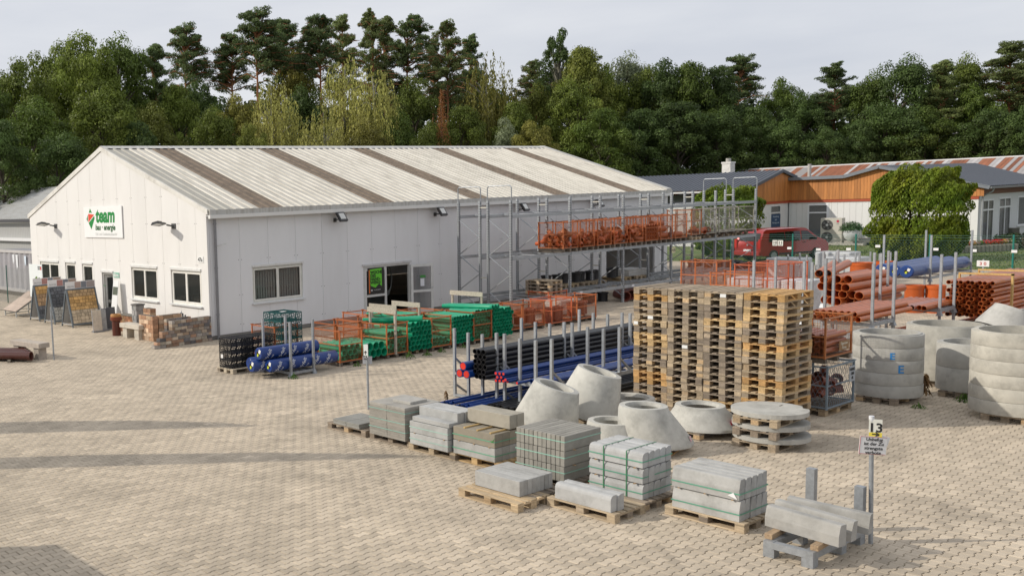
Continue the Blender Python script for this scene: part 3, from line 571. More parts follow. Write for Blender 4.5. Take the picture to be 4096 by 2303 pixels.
ob('rear_slope', MB().add([(5,-8,6.2),(5,36,6.2),(12,36,3.9),(12,-8,3.9)], [(0,1,2,3)]).mesh('rear_slope', 'rustroof'), rr)
# lawn, path edge, steps
me = MB().add([(61.5,-30,-.015),(120,-30,-.015),(120,70,-.015),(61.5,70,-.015)], [(0,1,2,3)]).mesh('lawn', 'lawn'); struct(ob('lawn', me))
tm = MB()
rg = random.Random(9)
for i in range(9000):
    x, y = rg.uniform(61.6, 82), rg.uniform(12, 36); h = rg.uniform(.03, .10); a = rg.uniform(0, 6.28); dx, dy = .03*math.cos(a), .03*math.sin(a)
    tm.add([(x-dx,y-dy,-.015),(x+dx,y+dy,-.015),(x+rg.uniform(-.04,.04),y+rg.uniform(-.04,.04),h)], [(0,1,2)])
me = tm.mesh('grass', 'leaf'); me.attributes.new('tint', 'FLOAT', 'FACE').data.foreach_set('value', [rg.random() for _ in me.polygons]); o = stuff(ob('grass', me, col=(.11, .155, .035))); tag(o, 'short patchy grass beyond the green post fence', 'grass')
for k in range(3): ob('step', MB().box(80.2+.55*k,32.2,0,82,36.5,.16*(k+1)).mesh('step', 'concrete'), ws, col=(.42, .40, .36))
# ------------------------------------------------------------------ trees
def leaf_mesh(name, P, Nrm, size, tint, asp=.55, mt='leaf', up=None):
    """P (n,3), Nrm (n,3) leaf normals; rhombic leaves"""
    rs = np.random.RandomState(len(P)); n = len(P); Nrm = Nrm/np.maximum(1e-6, np.linalg.norm(Nrm, axis=1))[:, None]
    a = rs.normal(size=(n, 3)) if up is None else up+rs.normal(size=(n, 3))*.25
    t = a-(a*Nrm).sum(1)[:, None]*Nrm; t /= np.maximum(1e-6, np.linalg.norm(t, axis=1))[:, None]; b = np.cross(Nrm, t)
    s = (size*np.ones(n))[:, None]; V = np.stack([P-t*s*.5, P+b*s*asp*.5+Nrm*s*.08, P+t*s*.5, P-b*s*asp*.5+Nrm*s*.08], 1).reshape(-1, 3)
    me = bpy.data.meshes.new(name); me.vertices.add(4*n); me.vertices.foreach_set('co', V.ravel().astype(np.float32)); me.loops.add(4*n); me.loops.foreach_set('vertex_index', np.arange(4*n, dtype=np.int32))
    me.polygons.add(n); me.polygons.foreach_set('loop_start', np.arange(0, 4*n, 4, dtype=np.int32)); me.update(calc_edges=True); me.materials.append(MATS[mt])
    me.attributes.new('tint', 'FLOAT', 'FACE').data.foreach_set('value', np.clip(tint, 0, 1).astype(np.float32)); return me
def sph(rs, n): v = rs.normal(size=(n, 3)); return v/np.linalg.norm(v, axis=1)[:, None]
def oak_data(seed, n, nl=60, H=1.0, Rx=.30, c0=.60, rz=.40, lob=(.05, .10), leaf=.0165, low=.0):
    """unit-height broadleaf crown as lobes of leaves"""
    rs = np.random.RandomState(seed); d = sph(rs, nl); d[:, 2] = np.where(d[:, 2] < -.6, -d[:, 2], d[:, 2]); rad = rs.uniform(.45, 1.0, nl)**.6
    prof = 1-.25*np.abs(d[:, 2]); C = np.stack([d[:, 0]*Rx*rad*prof, d[:, 1]*Rx*rad*prof, c0+d[:, 2]*rz*rad], 1); lr = rs.uniform(*lob, nl)*(1.15-.35*rad)
    idx = rs.randint(0, nl, n); q = sph(rs, n); q[:, 2] = np.where(rs.rand(n) < .35, np.abs(q[:, 2]), q[:, 2]); rr = rs.uniform(.55, 1.05, n)
    P = C[idx]+q*(lr[idx]*rr)[:, None]*np.array([1.15, 1.15, .8]); N_ = q+rs.normal(size=(n, 3))*.45+np.array([0, 0, .35])
    tint = .5+.18*rs.normal(size=n)+(rs.rand(nl)-.5)[idx]*.45; return P, N_, leaf*rs.uniform(.7, 1.35, n), tint, C
def trunk_mesh(name, H, r0, branches, seed, bend=.02, top=.9):
    rs = random.Random(seed); mb = MB(); pts = []; x = y = 0
    for i in range(8):
        t = i/7; pts.append(Vector((x, y, t*H*top))); x += rs.uniform(-bend, bend)*H; y += rs.uniform(-bend, bend)*H
    for i in range(7): mb.cyl(pts[i], pts[i+1], r0*(1-i/8.5), r0*(1-(i+1)/8.5), n=7, caps=False)
    for b in branches:
        z = b[2]; i = min(6, max(0, int(z/(H*top)*7))); a = pts[i].lerp(pts[i+1], .5) if False else pts[i]+(pts[i+1]-pts[i])*max(0, min(1, z/(H*top)*7-i))
        e = Vector(b[:3])+Vector((0, 0, b[3] if len(b) > 3 else 0)); mid = a.lerp(e, .5)+Vector((0, 0, .02*H)); r = r0*.28
        mb.cyl(a, mid, r, r*.7, n=4, caps=False); mb.cyl(mid, e, r*.7, r*.25, n=4, caps=False)
    return mb.mesh(name, 'bark', True)
PROTO = {}
def make_oak(key, seed, **kw):
    P, N_, s, t, C = oak_data(seed, kw.pop('n', 22000), **kw); rs = random.Random(seed)
    br = [(c[0]*.8, c[1]*.8, max(.2, c[2]-.16), .13) for c in C[:18]]
    PROTO[key] = (leaf_mesh('crown', P, N_, s, t), trunk_mesh('trunk', 1, .022, br, seed))
for i in range(4): make_oak('oak%d' % i, 11+i, nl=(80, 95, 70, 90)[i], Rx=(.34, .30, .38, .32)[i], c0=(.60, .62, .58, .56)[i], rz=(.37, .36, .38, .42)[i])
make_oak('poplar0', 31, nl=40, Rx=.16, c0=.55, rz=.42, n=12000)
make_oak('sparse0', 37, nl=26, Rx=.22, c0=.72, rz=.26, lob=(.035, .055), n=5000, leaf=.016)
def make_pine(key, seed, cone=.0, base=.52, n=20000, flat=1.0):
    rs = np.random.RandomState(seed); nb = 64; pads = []; br = []
    for i in range(nb):
        t = rs.rand()**.85; z = base+(1.0-base-.03)*t
        L_ = (.16*(1-t)**.6+.03)*(1 if t > .12 else .75)*rs.uniform(.7, 1.15)*flat; a = rs.uniform(0, 6.283); up = .03*rs.uniform(.2, 1.4)
        e = np.array([math.cos(a)*L_, math.sin(a)*L_, z+up]); br.append((e[0], e[1], z-.01, up))
        for k in range(3):
            f = (.45, .75, 1.0)[k]; pads.append((e[0]*f+rs.normal()*.012, e[1]*f+rs.normal()*.012, z+up*f+rs.normal()*.006, rs.uniform(.020, .038)*(1.15-.4*t)))
    pads.append((0, 0, .985, .03)); pads.append((0, 0, .95, .04)); pads = np.array(pads); m_ = len(pads); idx = rs.randint(0, m_, n); q = sph(rs, n); rr = rs.rand(n)**.4
    P = pads[idx, :3]+q*(pads[idx, 3]*rr)[:, None]*np.array([1.25, 1.25, .42]); N_ = q*.5+rs.normal(size=(n, 3))*.6+np.array([0, 0, .8])
    t = .5+.2*rs.normal(size=n)+(rs.rand(m_)-.5)[idx]*.5+q[:, 2]*.1
    PROTO[key] = (leaf_mesh('crown', P, N_, .0125*rs.uniform(.7, 1.4, n), t, .38), trunk_mesh('trunk', 1, .0125, br, seed, bend=.008, top=.97))
for i in range(4): make_pine('pine%d' % i, 51+i, base=(.62, .68, .56, .70)[i], flat=(1.0, 1.15, .9, 1.05)[i])
def make_spruce(key, seed):
    rs = np.random.RandomState(seed); n = 7000; t = rs.rand(n)**1.3; z = .08+.9*t; L_ = (.26*(1-t)+.02)*rs.uniform(.6, 1.1, n); k = rs.randint(0, 34, n); a = k*2.4+rs.normal(size=n)*.22; r = L_*rs.rand(n)**.6
    P = np.stack([np.cos(a)*r, np.sin(a)*r, z-r*.3+.02*np.sin(k*3.0)+rs.normal(size=n)*.015], 1); N_ = rs.normal(size=(n, 3))*.6+np.array([0, 0, .7])
    PROTO[key] = (leaf_mesh('crown', P, N_, .016*rs.uniform(.6, 1.2, n), .5+.25*rs.normal(size=n), .4), trunk_mesh('trunk', 1, .013, [], seed, bend=.004, top=.95))
make_spruce('spruce0', 71)
def make_birch(key, seed):
    rs = np.random.RandomState(seed); ns = 520; Ps = []; Ns = []; T = []; br = []
    for i in range(ns):
        d = sph(rs, 1)[0]; d[2] = abs(d[2]); r = rs.rand()**.45; top = np.array([d[0]*.30*r, d[1]*.30*r, .48+d[2]*.50*r]); ln = rs.uniform(.14, .46)*(1.1-.5*d[2]); k = int(ln/.0085)
        if i < 26: br.append((top[0], top[1], top[2]-.10, .1))
        sway = rs.normal(size=2)*.03; u = np.linspace(0, 1, k); out = np.array([d[0], d[1]])*.05
        P = np.stack([top[0]+out[0]*np.minimum(1, u*3)+sway[0]*u**2+rs.normal(size=k)*.006, top[1]+out[1]*np.minimum(1, u*3)+sway[1]*u**2+rs.normal(size=k)*.006, top[2]-ln*u+.03*np.sin(np.minimum(1, u*3)*3.14)], 1)
        Ps.append(P); Ns.append(np.stack([d[0]+rs.normal(size=k)*.7, d[1]+rs.normal(size=k)*.7, rs.normal(size=k)*.35+.25], 1)); T.append(.5+.2*rs.normal(size=k)+(rs.rand()-.5)*.5)
    P = np.concatenate(Ps); keep = P[:, 2] > .10; N_ = np.concatenate(Ns)[keep]; T = np.concatenate(T)[keep]; P = P[keep]
    PROTO[key] = (leaf_mesh('crown', P, N_, .0175*rs.uniform(.7, 1.3, len(P)), T, .55, up=np.array([0, 0, -1.0])), trunk_mesh('trunk', 1, .014, br, seed, bend=.012, top=.92))
for i in range(3): make_birch('birch%d' % i, 81+i)
TREES = [
    ('oak', 32.2, 81.9, 17.7, 7.3, (0.085,0.125,0.022)),
    ('oak', 36.8, 84.3, 19.2, 7.7, (0.115,0.15,0.026)),
    ('oak', 42.8, 88.2, 21.7, 8.3, (0.115,0.15,0.026)),
    ('oak', 43.4, 83.4, 21.8, 8.7, (0.115,0.15,0.026)),
    ('oak', 48.1, 85.4, 22.1, 8.3, (0.085,0.125,0.022)),
    ('oak', 33.3, 72.7, 14.1, 7.8, (0.085,0.125,0.022)),
    ('oak', 39.0, 72.2, 15.2, 8.0, (0.115,0.15,0.026)),
    ('oak', 28.1, 68.4, 11.8, 5.6, (0.06,0.095,0.024)),
    ('oak', 32.3, 66.6, 10.8, 6.3, (0.06,0.095,0.024)),
    ('pine', 52.3, 85.2, 21.2, 5.2, (0.075,0.105,0.038)),
    ('pine', 59.5, 90.2, 24.7, 5.3, (0.075,0.105,0.038)),
    ('pine', 63.3, 87.5, 23.5, 4.5, (0.075,0.105,0.038)),
    ('pine', 63.4, 82.4, 25.2, 6.4, (0.075,0.105,0.038)),
    ('pine', 70.5, 87.0, 25.3, 4.6, (0.075,0.105,0.038)),
    ('pine', 69.5, 80.1, 24.6, 5.2, (0.075,0.105,0.038)),
    ('pine', 78.0, 85.8, 26.1, 4.1, (0.1,0.125,0.042)),
    ('pine', 76.3, 79.2, 25.2, 4.7, (0.1,0.125,0.042)),
    ('pine', 83.2, 83.7, 25.9, 4.5, (0.1,0.125,0.042)),
    ('pine', 83.8, 80.2, 25.5, 3.8, (0.075,0.105,0.038)),
    ('pine', 83.4, 74.8, 23.9, 4.2, (0.1,0.125,0.042)),
    ('pine', 91.2, 84.0, 23.9, 3.7, (0.075,0.105,0.038)),
    ('pine', 92.7, 79.3, 23.7, 3.9, (0.075,0.105,0.038)),
    ('pine', 112.0, 57.8, 19.3, 5.4, (0.075,0.105,0.038)),
    ('pine', 113.9, 48.9, 17.2, 5.1, (0.075,0.105,0.038)),
    ('pine', 115.3, 39.8, 16.2, 4.8, (0.1,0.125,0.042)),
    ('pine', 118.9, 35.4, 17.6, 6.4, (0.1,0.125,0.042)),
    ('pine', 123.2, 34.8, 17.0, 5.5, (0.1,0.125,0.042)),
    ('pine', 101.8, 77.6, 20.8, 3.7, (0.1,0.125,0.042)),
    ('pine', 105.2, 72.9, 21.8, 4.6, (0.075,0.105,0.038)),
    ('birch', 57.1, 72.1, 16.9, 6.4, (0.27,0.27,0.075)),
    ('birch', 66.2, 72.3, 19.3, 6.5, (0.27,0.27,0.075)),
    ('birch', 66.8, 69.0, 17.9, 6.3, (0.27,0.27,0.075)),
    ('birch', 83.2, 68.9, 20.4, 5.1, (0.17,0.165,0.035)),
    ('birch', 57.8, 66.4, 13.7, 5.2, (0.27,0.27,0.075)),
    ('oak', 46.7, 76.9, 14.5, 6.0, (0.145,0.165,0.032)),
    ('oak', 53.0, 82.4, 17.0, 6.1, (0.115,0.15,0.026)),
    ('oak', 50.2, 72.3, 13.7, 5.5, (0.115,0.15,0.026)),
    ('oak', 58.0, 86.3, 18.4, 5.9, (0.06,0.095,0.024)),
    ('oak', 56.8, 77.4, 15.8, 5.9, (0.17,0.165,0.035)),
    ('oak', 71.4, 86.3, 21.7, 4.9, (0.17,0.165,0.035)),
    ('oak', 63.2, 74.9, 16.4, 5.5, (0.06,0.095,0.024)),
    ('oak', 75.0, 72.0, 17.3, 6.5, (0.115,0.15,0.026)),
    ('oak', 68.4, 67.3, 13.3, 5.3, (0.085,0.125,0.022)),
    ('oak', 68.9, 63.9, 11.9, 3.8, (0.115,0.15,0.026)),
    ('oak', 75.4, 65.7, 13.6, 6.0, (0.115,0.15,0.026)),
    ('oak', 86.3, 71.3, 16.8, 6.1, (0.085,0.125,0.022)),
    ('oak', 83.3, 65.6, 14.2, 6.0, (0.115,0.15,0.026)),
    ('oak', 95.3, 66.1, 20.5, 7.2, (0.145,0.165,0.032)),
    ('oak', 88.2, 62.3, 16.5, 7.3, (0.115,0.15,0.026)),
    ('oak', 92.7, 69.7, 16.8, 5.6, (0.145,0.165,0.032)),
    ('oak', 98.3, 65.3, 18.7, 6.7, (0.115,0.15,0.026)),
    ('oak', 102.8, 65.7, 20.2, 7.5, (0.18,0.21,0.12)),
    ('oak', 77.9, 59.4, 11.8, 4.8, (0.17,0.165,0.035)),
    ('oak', 86.4, 57.9, 12.8, 6.9, (0.085,0.125,0.022)),
    ('oak', 102.3, 62.7, 18.5, 6.7, (0.115,0.15,0.026)),
    ('oak', 101.5, 60.2, 18.7, 7.1, (0.06,0.095,0.024)),
    ('oak', 102.7, 58.1, 18.1, 7.1, (0.085,0.125,0.022)),
    ('oak', 105.6, 57.0, 17.6, 6.6, (0.06,0.095,0.024)),
    ('oak', 96.8, 56.3, 13.6, 8.3, (0.06,0.095,0.024)),
    ('oak', 93.4, 58.1, 12.9, 7.2, (0.06,0.095,0.024)),
    ('oak', 100.6, 53.7, 12.9, 6.7, (0.06,0.095,0.024)),
    ('oak', 105.5, 52.9, 12.9, 6.3, (0.06,0.095,0.024)),
    ('oak', 112.0, 53.3, 16.2, 5.5, (0.085,0.125,0.022)),
    ('oak', 110.9, 50.8, 14.4, 5.9, (0.06,0.095,0.024)),
    ('oak', 104.8, 49.7, 11.3, 6.2, (0.06,0.095,0.024)),
    ('oak', 115.2, 45.9, 16.0, 6.3, (0.085,0.125,0.022)),
    ('oak', 114.2, 42.8, 17.2, 7.7, (0.06,0.095,0.024)),
    ('oak', 110.1, 42.5, 12.4, 7.5, (0.06,0.095,0.024)),
    ('oak', 111.2, 39.6, 11.7, 6.3, (0.085,0.125,0.022)),
    ('oak', 119.6, 39.7, 17.1, 6.1, (0.115,0.15,0.026)),
    ('oak', 116.2, 37.2, 13.7, 5.9, (0.085,0.125,0.022)),
    ('oak', 112.7, 35.0, 11.2, 6.1, (0.06,0.095,0.024)),
    ('oak', 113.4, 32.7, 11.5, 6.0, (0.06,0.095,0.024)),
    ('oak', 107.3, 44.1, 10.6, 6.0, (0.06,0.095,0.024)),
    ('oak', 104.5, 45.5, 10.2, 5.4, (0.06,0.095,0.024)),
    ('oak', 63.7, 66.4, 12.2, 5.1, (0.17,0.165,0.035)),
    ('oak', 51.6, 68.8, 12.0, 4.4, (0.145,0.165,0.032)),
    ('oak', 40.5, 69.0, 11.9, 4.7, (0.06,0.095,0.024)),
    ('oak', 121.5, 33.3, 14.1, 6.4, (0.085,0.125,0.022)),
    ('sparse', 95.4, 69.5, 23.0, 5.4, (0.06,0.095,0.024)),
    ('spruce', 69.7, 63.1, 14.5, 4.0, (0.22,0.1,0.035)),
    ('poplar', 76.5, 61.3, 12.4, 2.7, (0.18,0.21,0.12)),
    ('pine', 49.7, 135.2, 23.9, 10.8, (0.075,0.105,0.038)),
    ('oak', 56.7, 136.4, 22.2, 11.2, (0.06,0.095,0.024)),
    ('oak', 57.2, 122.7, 20.0, 10.3, (0.075,0.105,0.038)),
    ('pine', 66.7, 128.5, 22.2, 11.1, (0.06,0.095,0.024)),
    ('oak', 68.3, 118.6, 21.6, 10.6, (0.075,0.105,0.038)),
    ('oak', 72.6, 114.3, 21.4, 10.5, (0.06,0.095,0.024)),
    ('pine', 84.6, 121.2, 20.2, 11.4, (0.075,0.105,0.038)),
    ('oak', 84.3, 110.3, 20.9, 10.7, (0.06,0.095,0.024)),
    ('oak', 91.8, 109.8, 19.3, 11.0, (0.075,0.105,0.038)),
    ('pine', 99.4, 109.1, 19.6, 11.3, (0.06,0.095,0.024)),
    ('oak', 99.0, 99.8, 20.4, 10.7, (0.075,0.105,0.038)),
    ('oak', 103.3, 95.8, 19.6, 10.6, (0.06,0.095,0.024)),
    ('pine', 105.6, 90.2, 21.1, 10.3, (0.075,0.105,0.038)),
    ('oak', 105.8, 83.4, 17.3, 9.9, (0.06,0.095,0.024)),
    ('oak', 116.5, 84.7, 21.3, 10.4, (0.075,0.105,0.038)),
    ('pine', 118.4, 79.4, 19.6, 10.2, (0.06,0.095,0.024)),
    ('oak', 118.6, 73.4, 18.0, 9.8, (0.075,0.105,0.038)),
    ('oak', 119.1, 68.0, 14.2, 9.5, (0.06,0.095,0.024)),
    ('pine', 121.4, 63.9, 16.3, 9.3, (0.075,0.105,0.038)),
    ('oak', 124.5, 60.4, 15.1, 9.2, (0.06,0.095,0.024)),
    ('oak', 133.3, 59.5, 16.4, 9.5, (0.075,0.105,0.038)),
    ('pine', 132.2, 54.3, 15.9, 9.2, (0.06,0.095,0.024)),
    ('oak', 126.9, 47.8, 12.7, 8.5, (0.075,0.105,0.038)),
    ('oak', 130.1, 44.9, 15.7, 8.5, (0.06,0.095,0.024)),
    ('pine', 137.2, 43.2, 13.0, 8.7, (0.075,0.105,0.038)),
    ('oak', 133.9, 38.4, 14.4, 8.2, (0.06,0.095,0.024)),
]
NATW = dict(oak=.66, pine=.36, birch=.66, sparse=.46, spruce=.46, poplar=.34); NV = dict(oak=4, pine=4, birch=3, sparse=1, spruce=1, poplar=1)
NAMES = dict(oak='broadleaf_tree', pine='pine_tree', birch='birch_tree', sparse='aspen_tree', spruce='spruce_tree', poplar='poplar_tree')
TXT = dict(oak='leafy broadleaf tree', pine='tall pine with reddish trunk', birch='weeping birch with hanging pale green twigs', sparse='thin-crowned aspen', spruce='rust-brown withered spruce', poplar='small silvery poplar')
BARK = dict(oak=(.07, .055, .04), pine=(.30, .13, .06), birch=(.24, .23, .20), sparse=(.2, .19, .15), spruce=(.1, .07, .05), poplar=(.3, .3, .26))
def imx(x, y): d = Vector((x, y, 3)); return d.dot(rt2)/d.dot(fw)
rt_ = random.Random(2)
main = TREES[:-26]; cnt = {}
for i, (k, x, y, h, w_, c) in enumerate(sorted(main, key=lambda t: imx(t[1], t[2]))):
    cnt[k] = cnt.get(k, 0)+1; tot = sum(1 for t in main if t[0] == k)
    lb = TXT[k]+((', '+(ORD[cnt[k]-1] if cnt[k] <= 30 else ORD[tot-cnt[k]])+' of its kind from the '+('left' if cnt[k] <= 30 else 'right')) if tot > 1 else ' in the wood behind the hall')
    t = thing(NAMES[k], lb, 'tree', (x, y, -.05), rt_.uniform(0, 6.28), 'trees of the wood behind the hall')
    cr_, tr_ = PROTO['%s%d' % (k, rt_.randrange(NV[k]))]; sx = max(.55*h, min(1.7*h, w_/NATW[k])); v = rt_.uniform(1.0, 1.55)*(1.25 if k == 'pine' else 1)
    ob('crown', cr_, t, col=tuple(q*v for q in c), scale=(sx, sx, h)); ob('trunk', tr_, t, col=BARK[k], scale=(max(.8*h, min(sx, h)), max(.8*h, min(sx, h)), h))
# the wood behind them reads as one mass
Ps, Ns, Ss, Ts = [], [], [], []
for i, (k, x, y, h, w_, c) in enumerate(TREES[-26:]):
    P, N_, s, t, C = oak_data(200+i, 5000, nl=60, Rx=.36, c0=.56, rz=.43, leaf=.032); sx = max(.8*h, w_/.6)
    Ps.append(P*np.array([sx, sx, h])+np.array([x, y, 0])); Ns.append(N_); Ss.append(s*h); Ts.append(t)
o = stuff(ob('forest', leaf_mesh('forest', np.concatenate(Ps), np.concatenate(Ns), np.concatenate(Ss), np.concatenate(Ts)), col=(.06, .09, .026))); tag(o, 'dark mass of forest behind the front trees', 'forest')
# undergrowth at the forest edge
Ps, Ns, Ss, Ts = [], [], [], []
for i in range(46):
    a = R(72-i*1.28); d = 84+rt_.uniform(0, 14) if i < 22 else 112+rt_.uniform(0, 8); P, N_, s, t, C = oak_data(300+i, 2200, nl=30, Rx=.55, c0=.45, rz=.5, lob=(.12, .2), leaf=.055); h = rt_.uniform(3.5, 7)
    Ps.append(P*h+np.array([d*math.cos(a), d*math.sin(a), 0])); Ns.append(N_); Ss.append(s*h); Ts.append(t)
o = stuff(ob('undergrowth', leaf_mesh('undergrowth', np.concatenate(Ps), np.concatenate(Ns), np.concatenate(Ss), np.concatenate(Ts)), col=(.085, .115, .03))); tag(o, 'dense undergrowth along the forest edge', 'undergrowth')
# clipped thuja bush and hedge
def thuja(name, label, loc, sx, sy, h, seed, n, col, hedge=False):
    rs = np.random.RandomState(seed); q = sph(rs, n); e = .55 if hedge else .62
    q = np.sign(q)*np.abs(q)**e; lump = 1+.05*np.sin(q[:, 0]*7+seed)+.05*np.cos(q[:, 1]*9+q[:, 2]*5)+.05*np.sin(q[:, 2]*13+q[:, 1]*6)+.04*np.sin(q[:, 1]*21+q[:, 2]*17); rr = (1-.32*rs.rand(n)**2.2)*lump
    P = np.stack([q[:, 0]*rr*sx/2, q[:, 1]*rr*sy/2, h*.5+q[:, 2]*rr*h*.48], 1); P[:, 2] = np.maximum(P[:, 2], .05); N_ = q+rs.normal(size=(n, 3))*.7
    t = thing(name, label, 'bush', loc)
    ob('crown', leaf_mesh('crown', P, N_, rs.uniform(.10, .24, n), .5+.25*rs.normal(size=n), .45, up=np.array([0, 0, 1.0])), t, col=col)
    c = sph(np.random.RandomState(1), 500); ob('trunk', MB().cyl((0,0,0),(0,0,h*.8),.14,.05,n=8).cyl((.3,.5,0),(.4,.6,h*.7),.1,.04,n=8).mesh('trunk', 'bark'), t, col=(.12, .08, .05))
thuja('thuja_bush', 'big square-cut bright green thuja before the workshop', (66.8, 23.95, 0), 3.4, 4.5, 5.4, 5, 60000, (.19, .25, .024))
thuja('thuja_bush', 'green thuja bush behind the far end of the steel racking', (66.5, 35.0, 0), 3.0, 3.9, 4.75, 8, 36000, (.15, .22, .022), True)
# ------------------------------------------------------------------ pallets
OLD = [(.34, .27, .19), (.27, .215, .16), (.42, .33, .22), (.23, .185, .14), (.45, .34, .21), (.36, .265, .165)]
NEW = [(.52, .31, .12), (.54, .37, .18), (.48, .28, .11)]
def _pb(x0, y0, z0, x1, y1, z1, n='deck_board'): 
    cx, cy = (x0+x1)/2, (y0+y1)/2; return (n, MB().cbox(x0-cx, y0-cy, 0, x1-cx, y1-cy, z1-z0, .004).mesh(n, 'wood'), (cx, cy, z0), (0, 0, 0))
PAL = []
_d = MB().cbox(-.6, -.07, 0, .6, .07, .021, .004).mesh('deck_board', 'wood'); _d2 = MB().cbox(-.6, -.048, 0, .6, .048, .021, .004).mesh('deck_board', 'wood')
_c = MB().cbox(-.07, -.4, 0, .07, .4, .021, .004).mesh('cross_board', 'wood'); _bk = MB().cbox(-.07, -.07, 0, .07, .07, .079, .006).mesh('block', 'wood'); _bk2 = MB().cbox(-.07, -.048, 0, .07, .048, .079, .006).mesh('block', 'wood')
for i, y in enumerate((-.328, -.1645, 0, .1645, .328)): PAL.append(('deck_board', _d if i in (0, 2, 4) else _d2, (0, y, .123), (0, 0, 0)))
for x in (-.528, 0, .528): PAL.append(('cross_board', _c, (x, 0, .1015), (0, 0, 0)))
for x in (-.528, 0, .528):
    for y in (-.328, 0, .328): PAL.append(('block', _bk, (x, y, .022), (0, 0, 0)))
for y in (-.328, 0, .328): PAL.append(('bottom_board', _d, (0, y, .001), (0, 0, 0)))
def pallet(loc, rz, label, col=None, group=None, mixed=True):
    t = thing('pallet', label, 'pallet', loc, rz, group); base = col or rng.choice(OLD)
    for n, me, l, r in PAL:
        c = base
        if mixed and n == 'block': c = rng.choice(OLD+[base, base, (.52, .37, .21), (.46, .32, .18)]) if rng.random() < .6 else base
        v = rng.uniform(.82, 1.18); o = ob(n, me, t, l, r, tuple(q*v for q in c))
    return t
# the four-column pallet stack
names = ['leftmost', 'second from left', 'third from left', 'rightmost']
oranges = {(0, 17), (2, 14), (3, 18), (3, 5), (3, 11), (0, 4), (0, 5), (3, 3), (0, 11), (2, 2), (3, 6)}
for ci in range(4):
    y = 12.26-.805*ci
    for lv in range(19):
        top = 18-lv; c = rng.choice(NEW) if (ci, lv) in oranges else rng.choice(OLD[:4] if ci in (1, 2) else OLD+[OLD[4], OLD[2], OLD[5], NEW[1]])
        o = pallet((20.75+rng.uniform(-.018, .018), y+rng.uniform(-.008, .008), lv*.1445), R(rng.uniform(-.5, .5)) + (R(180) if rng.random() < .5 else 0),
               'wooden pallet in the %s column of the tall stack, %s' % (names[ci], 'topmost' if top == 0 else ('second from top' if top == 1 else ORD[top]+' from top')), c, 'pallets in the tall stack', (ci, lv) not in oranges)
        if (ci, lv) in ((2, 18), (0, 13), (0, 14), (1, 10)):
            ob('paper_label', MB().box(-.615,-.06 if lv != 13 else .27,.03,-.605,.06 if lv != 13 else .37,.10).mesh('paper_label', 'print'), o, col=(.78, .78, .76)) if abs(o.rotation_euler.z) < 1 else ob('paper_label', MB().box(.605,-.06,.03,.615,.06,.10).mesh('paper_label', 'print'), o, col=(.78, .78, .76))
# ------------------------------------------------------------------ stacks of concrete stones (front row)
def stone(name, parent, x0, y0, z0, x1, y1, z1, col, b=.006, j=.0):
    cx, cy = (x0+x1)/2, (y0+y1)/2; v = rng.uniform(.93, 1.07)
    return ob(name, MB().cbox(x0-cx, y0-cy, 0, x1-cx, y1-cy, z1-z0, b).mesh(name, 'concrete'), parent, (cx+rng.uniform(-j, j), cy+rng.uniform(-j, j), z0), (0, 0, R(rng.uniform(-.3, .3))), tuple(q*v for q in col))
def kerb_mesh(kind, ln, w_=.15, h=.30):
    """kerb stone lying along y (length ln); profile in x-z; the face side is -x"""
    if kind == 'round': a = [(0, 0), (w_, 0), (w_, h), (.07, h), (.035, h-.012), (.012, h-.035), (0, h-.07)]
    elif kind == 'high': a = [(0, 0), (w_, 0), (w_, h), (.055, h), (.038, h-.008), (.030, h-.025), (.0, h-.15)]
    else: a = [(0, 0), (w_, 0), (w_, h-.006), (w_-.006, h), (.006, h), (0, h-.006)]
    return MB().prism([Vector((x-w_/2, 0, z)) for x, z in a[::-1]], (0, -ln/2, 0), (0, ln/2, 0)).mesh('kerb_stone', 'concrete')
GREEN_STRAP = (.10, .33, .22)
def straps(parent, x0, y0, x1, y1, zs, col=GREEN_STRAP):
    for z in zs:
        mb = MB(); t = .004
        mb.box(x0-t,y0-t,z,x0-.001,y1+t,z+.016); mb.box(x1+.001,y0-t,z,x1+t,y1+t,z+.016); mb.box(x0-.001,y0-t,z,x1+.001,y0-.001,z+.016); mb.box(x0-.001,y1+.001,z,x1+.001,y1+t,z+.016); ob('strap', mb.mesh('strap', 'plastic'), parent, col=col)
def spacers(parent, xs, y0, y1, z, along='y'):
    for x in xs: ob('spacer', MB().box(x-.012,y0,z,x+.012,y1,z+.012).mesh('spacer', 'wood') if along == 'y' else MB().box(y0,x-.012,z,y1,x+.012,z+.012).mesh('spacer', 'wood'), parent, col=(.45, .30, .16))
CG, CD, CLt = (.42, .415, .395), (.29, .275, .24), (.44, .44, .43)
Y90 = R(90)
# 1 tall slant-faced kerbs, two layers of five
pallet((14.19, 7.53, 0), Y90, 'weathered pallet under the two-layer slant-faced kerb stack, rightmost of the front row', OLD[2])
kb = thing('kerb_stack', 'two strapped layers of slant-faced grey kerbs, rightmost full stack of the front row', 'kerb stack', (0, 0, .146)); km = kerb_mesh('high', 1.0, .152, .30)
for lv in range(2):
    for i in range(5): ob('kerb_stone', km, kb, (13.81+.078+.157*i, 7.52+rng.uniform(-.008, .008), lv*.315), col=tone(CG))
spacers(kb, (7.12, 7.52, 7.92), 13.80, 14.62, .302, 'x'); straps(kb, 13.806, 7.012, 14.60, 8.03, (.10, .40))
ob('paper_label', MB().add([(13.797,7.10,.42),(13.797,7.04,.33),(13.797,7.18,.37)], [(0,1,2)]).mesh('paper_label', 'print'), kb, col=(.8, .8, .8))
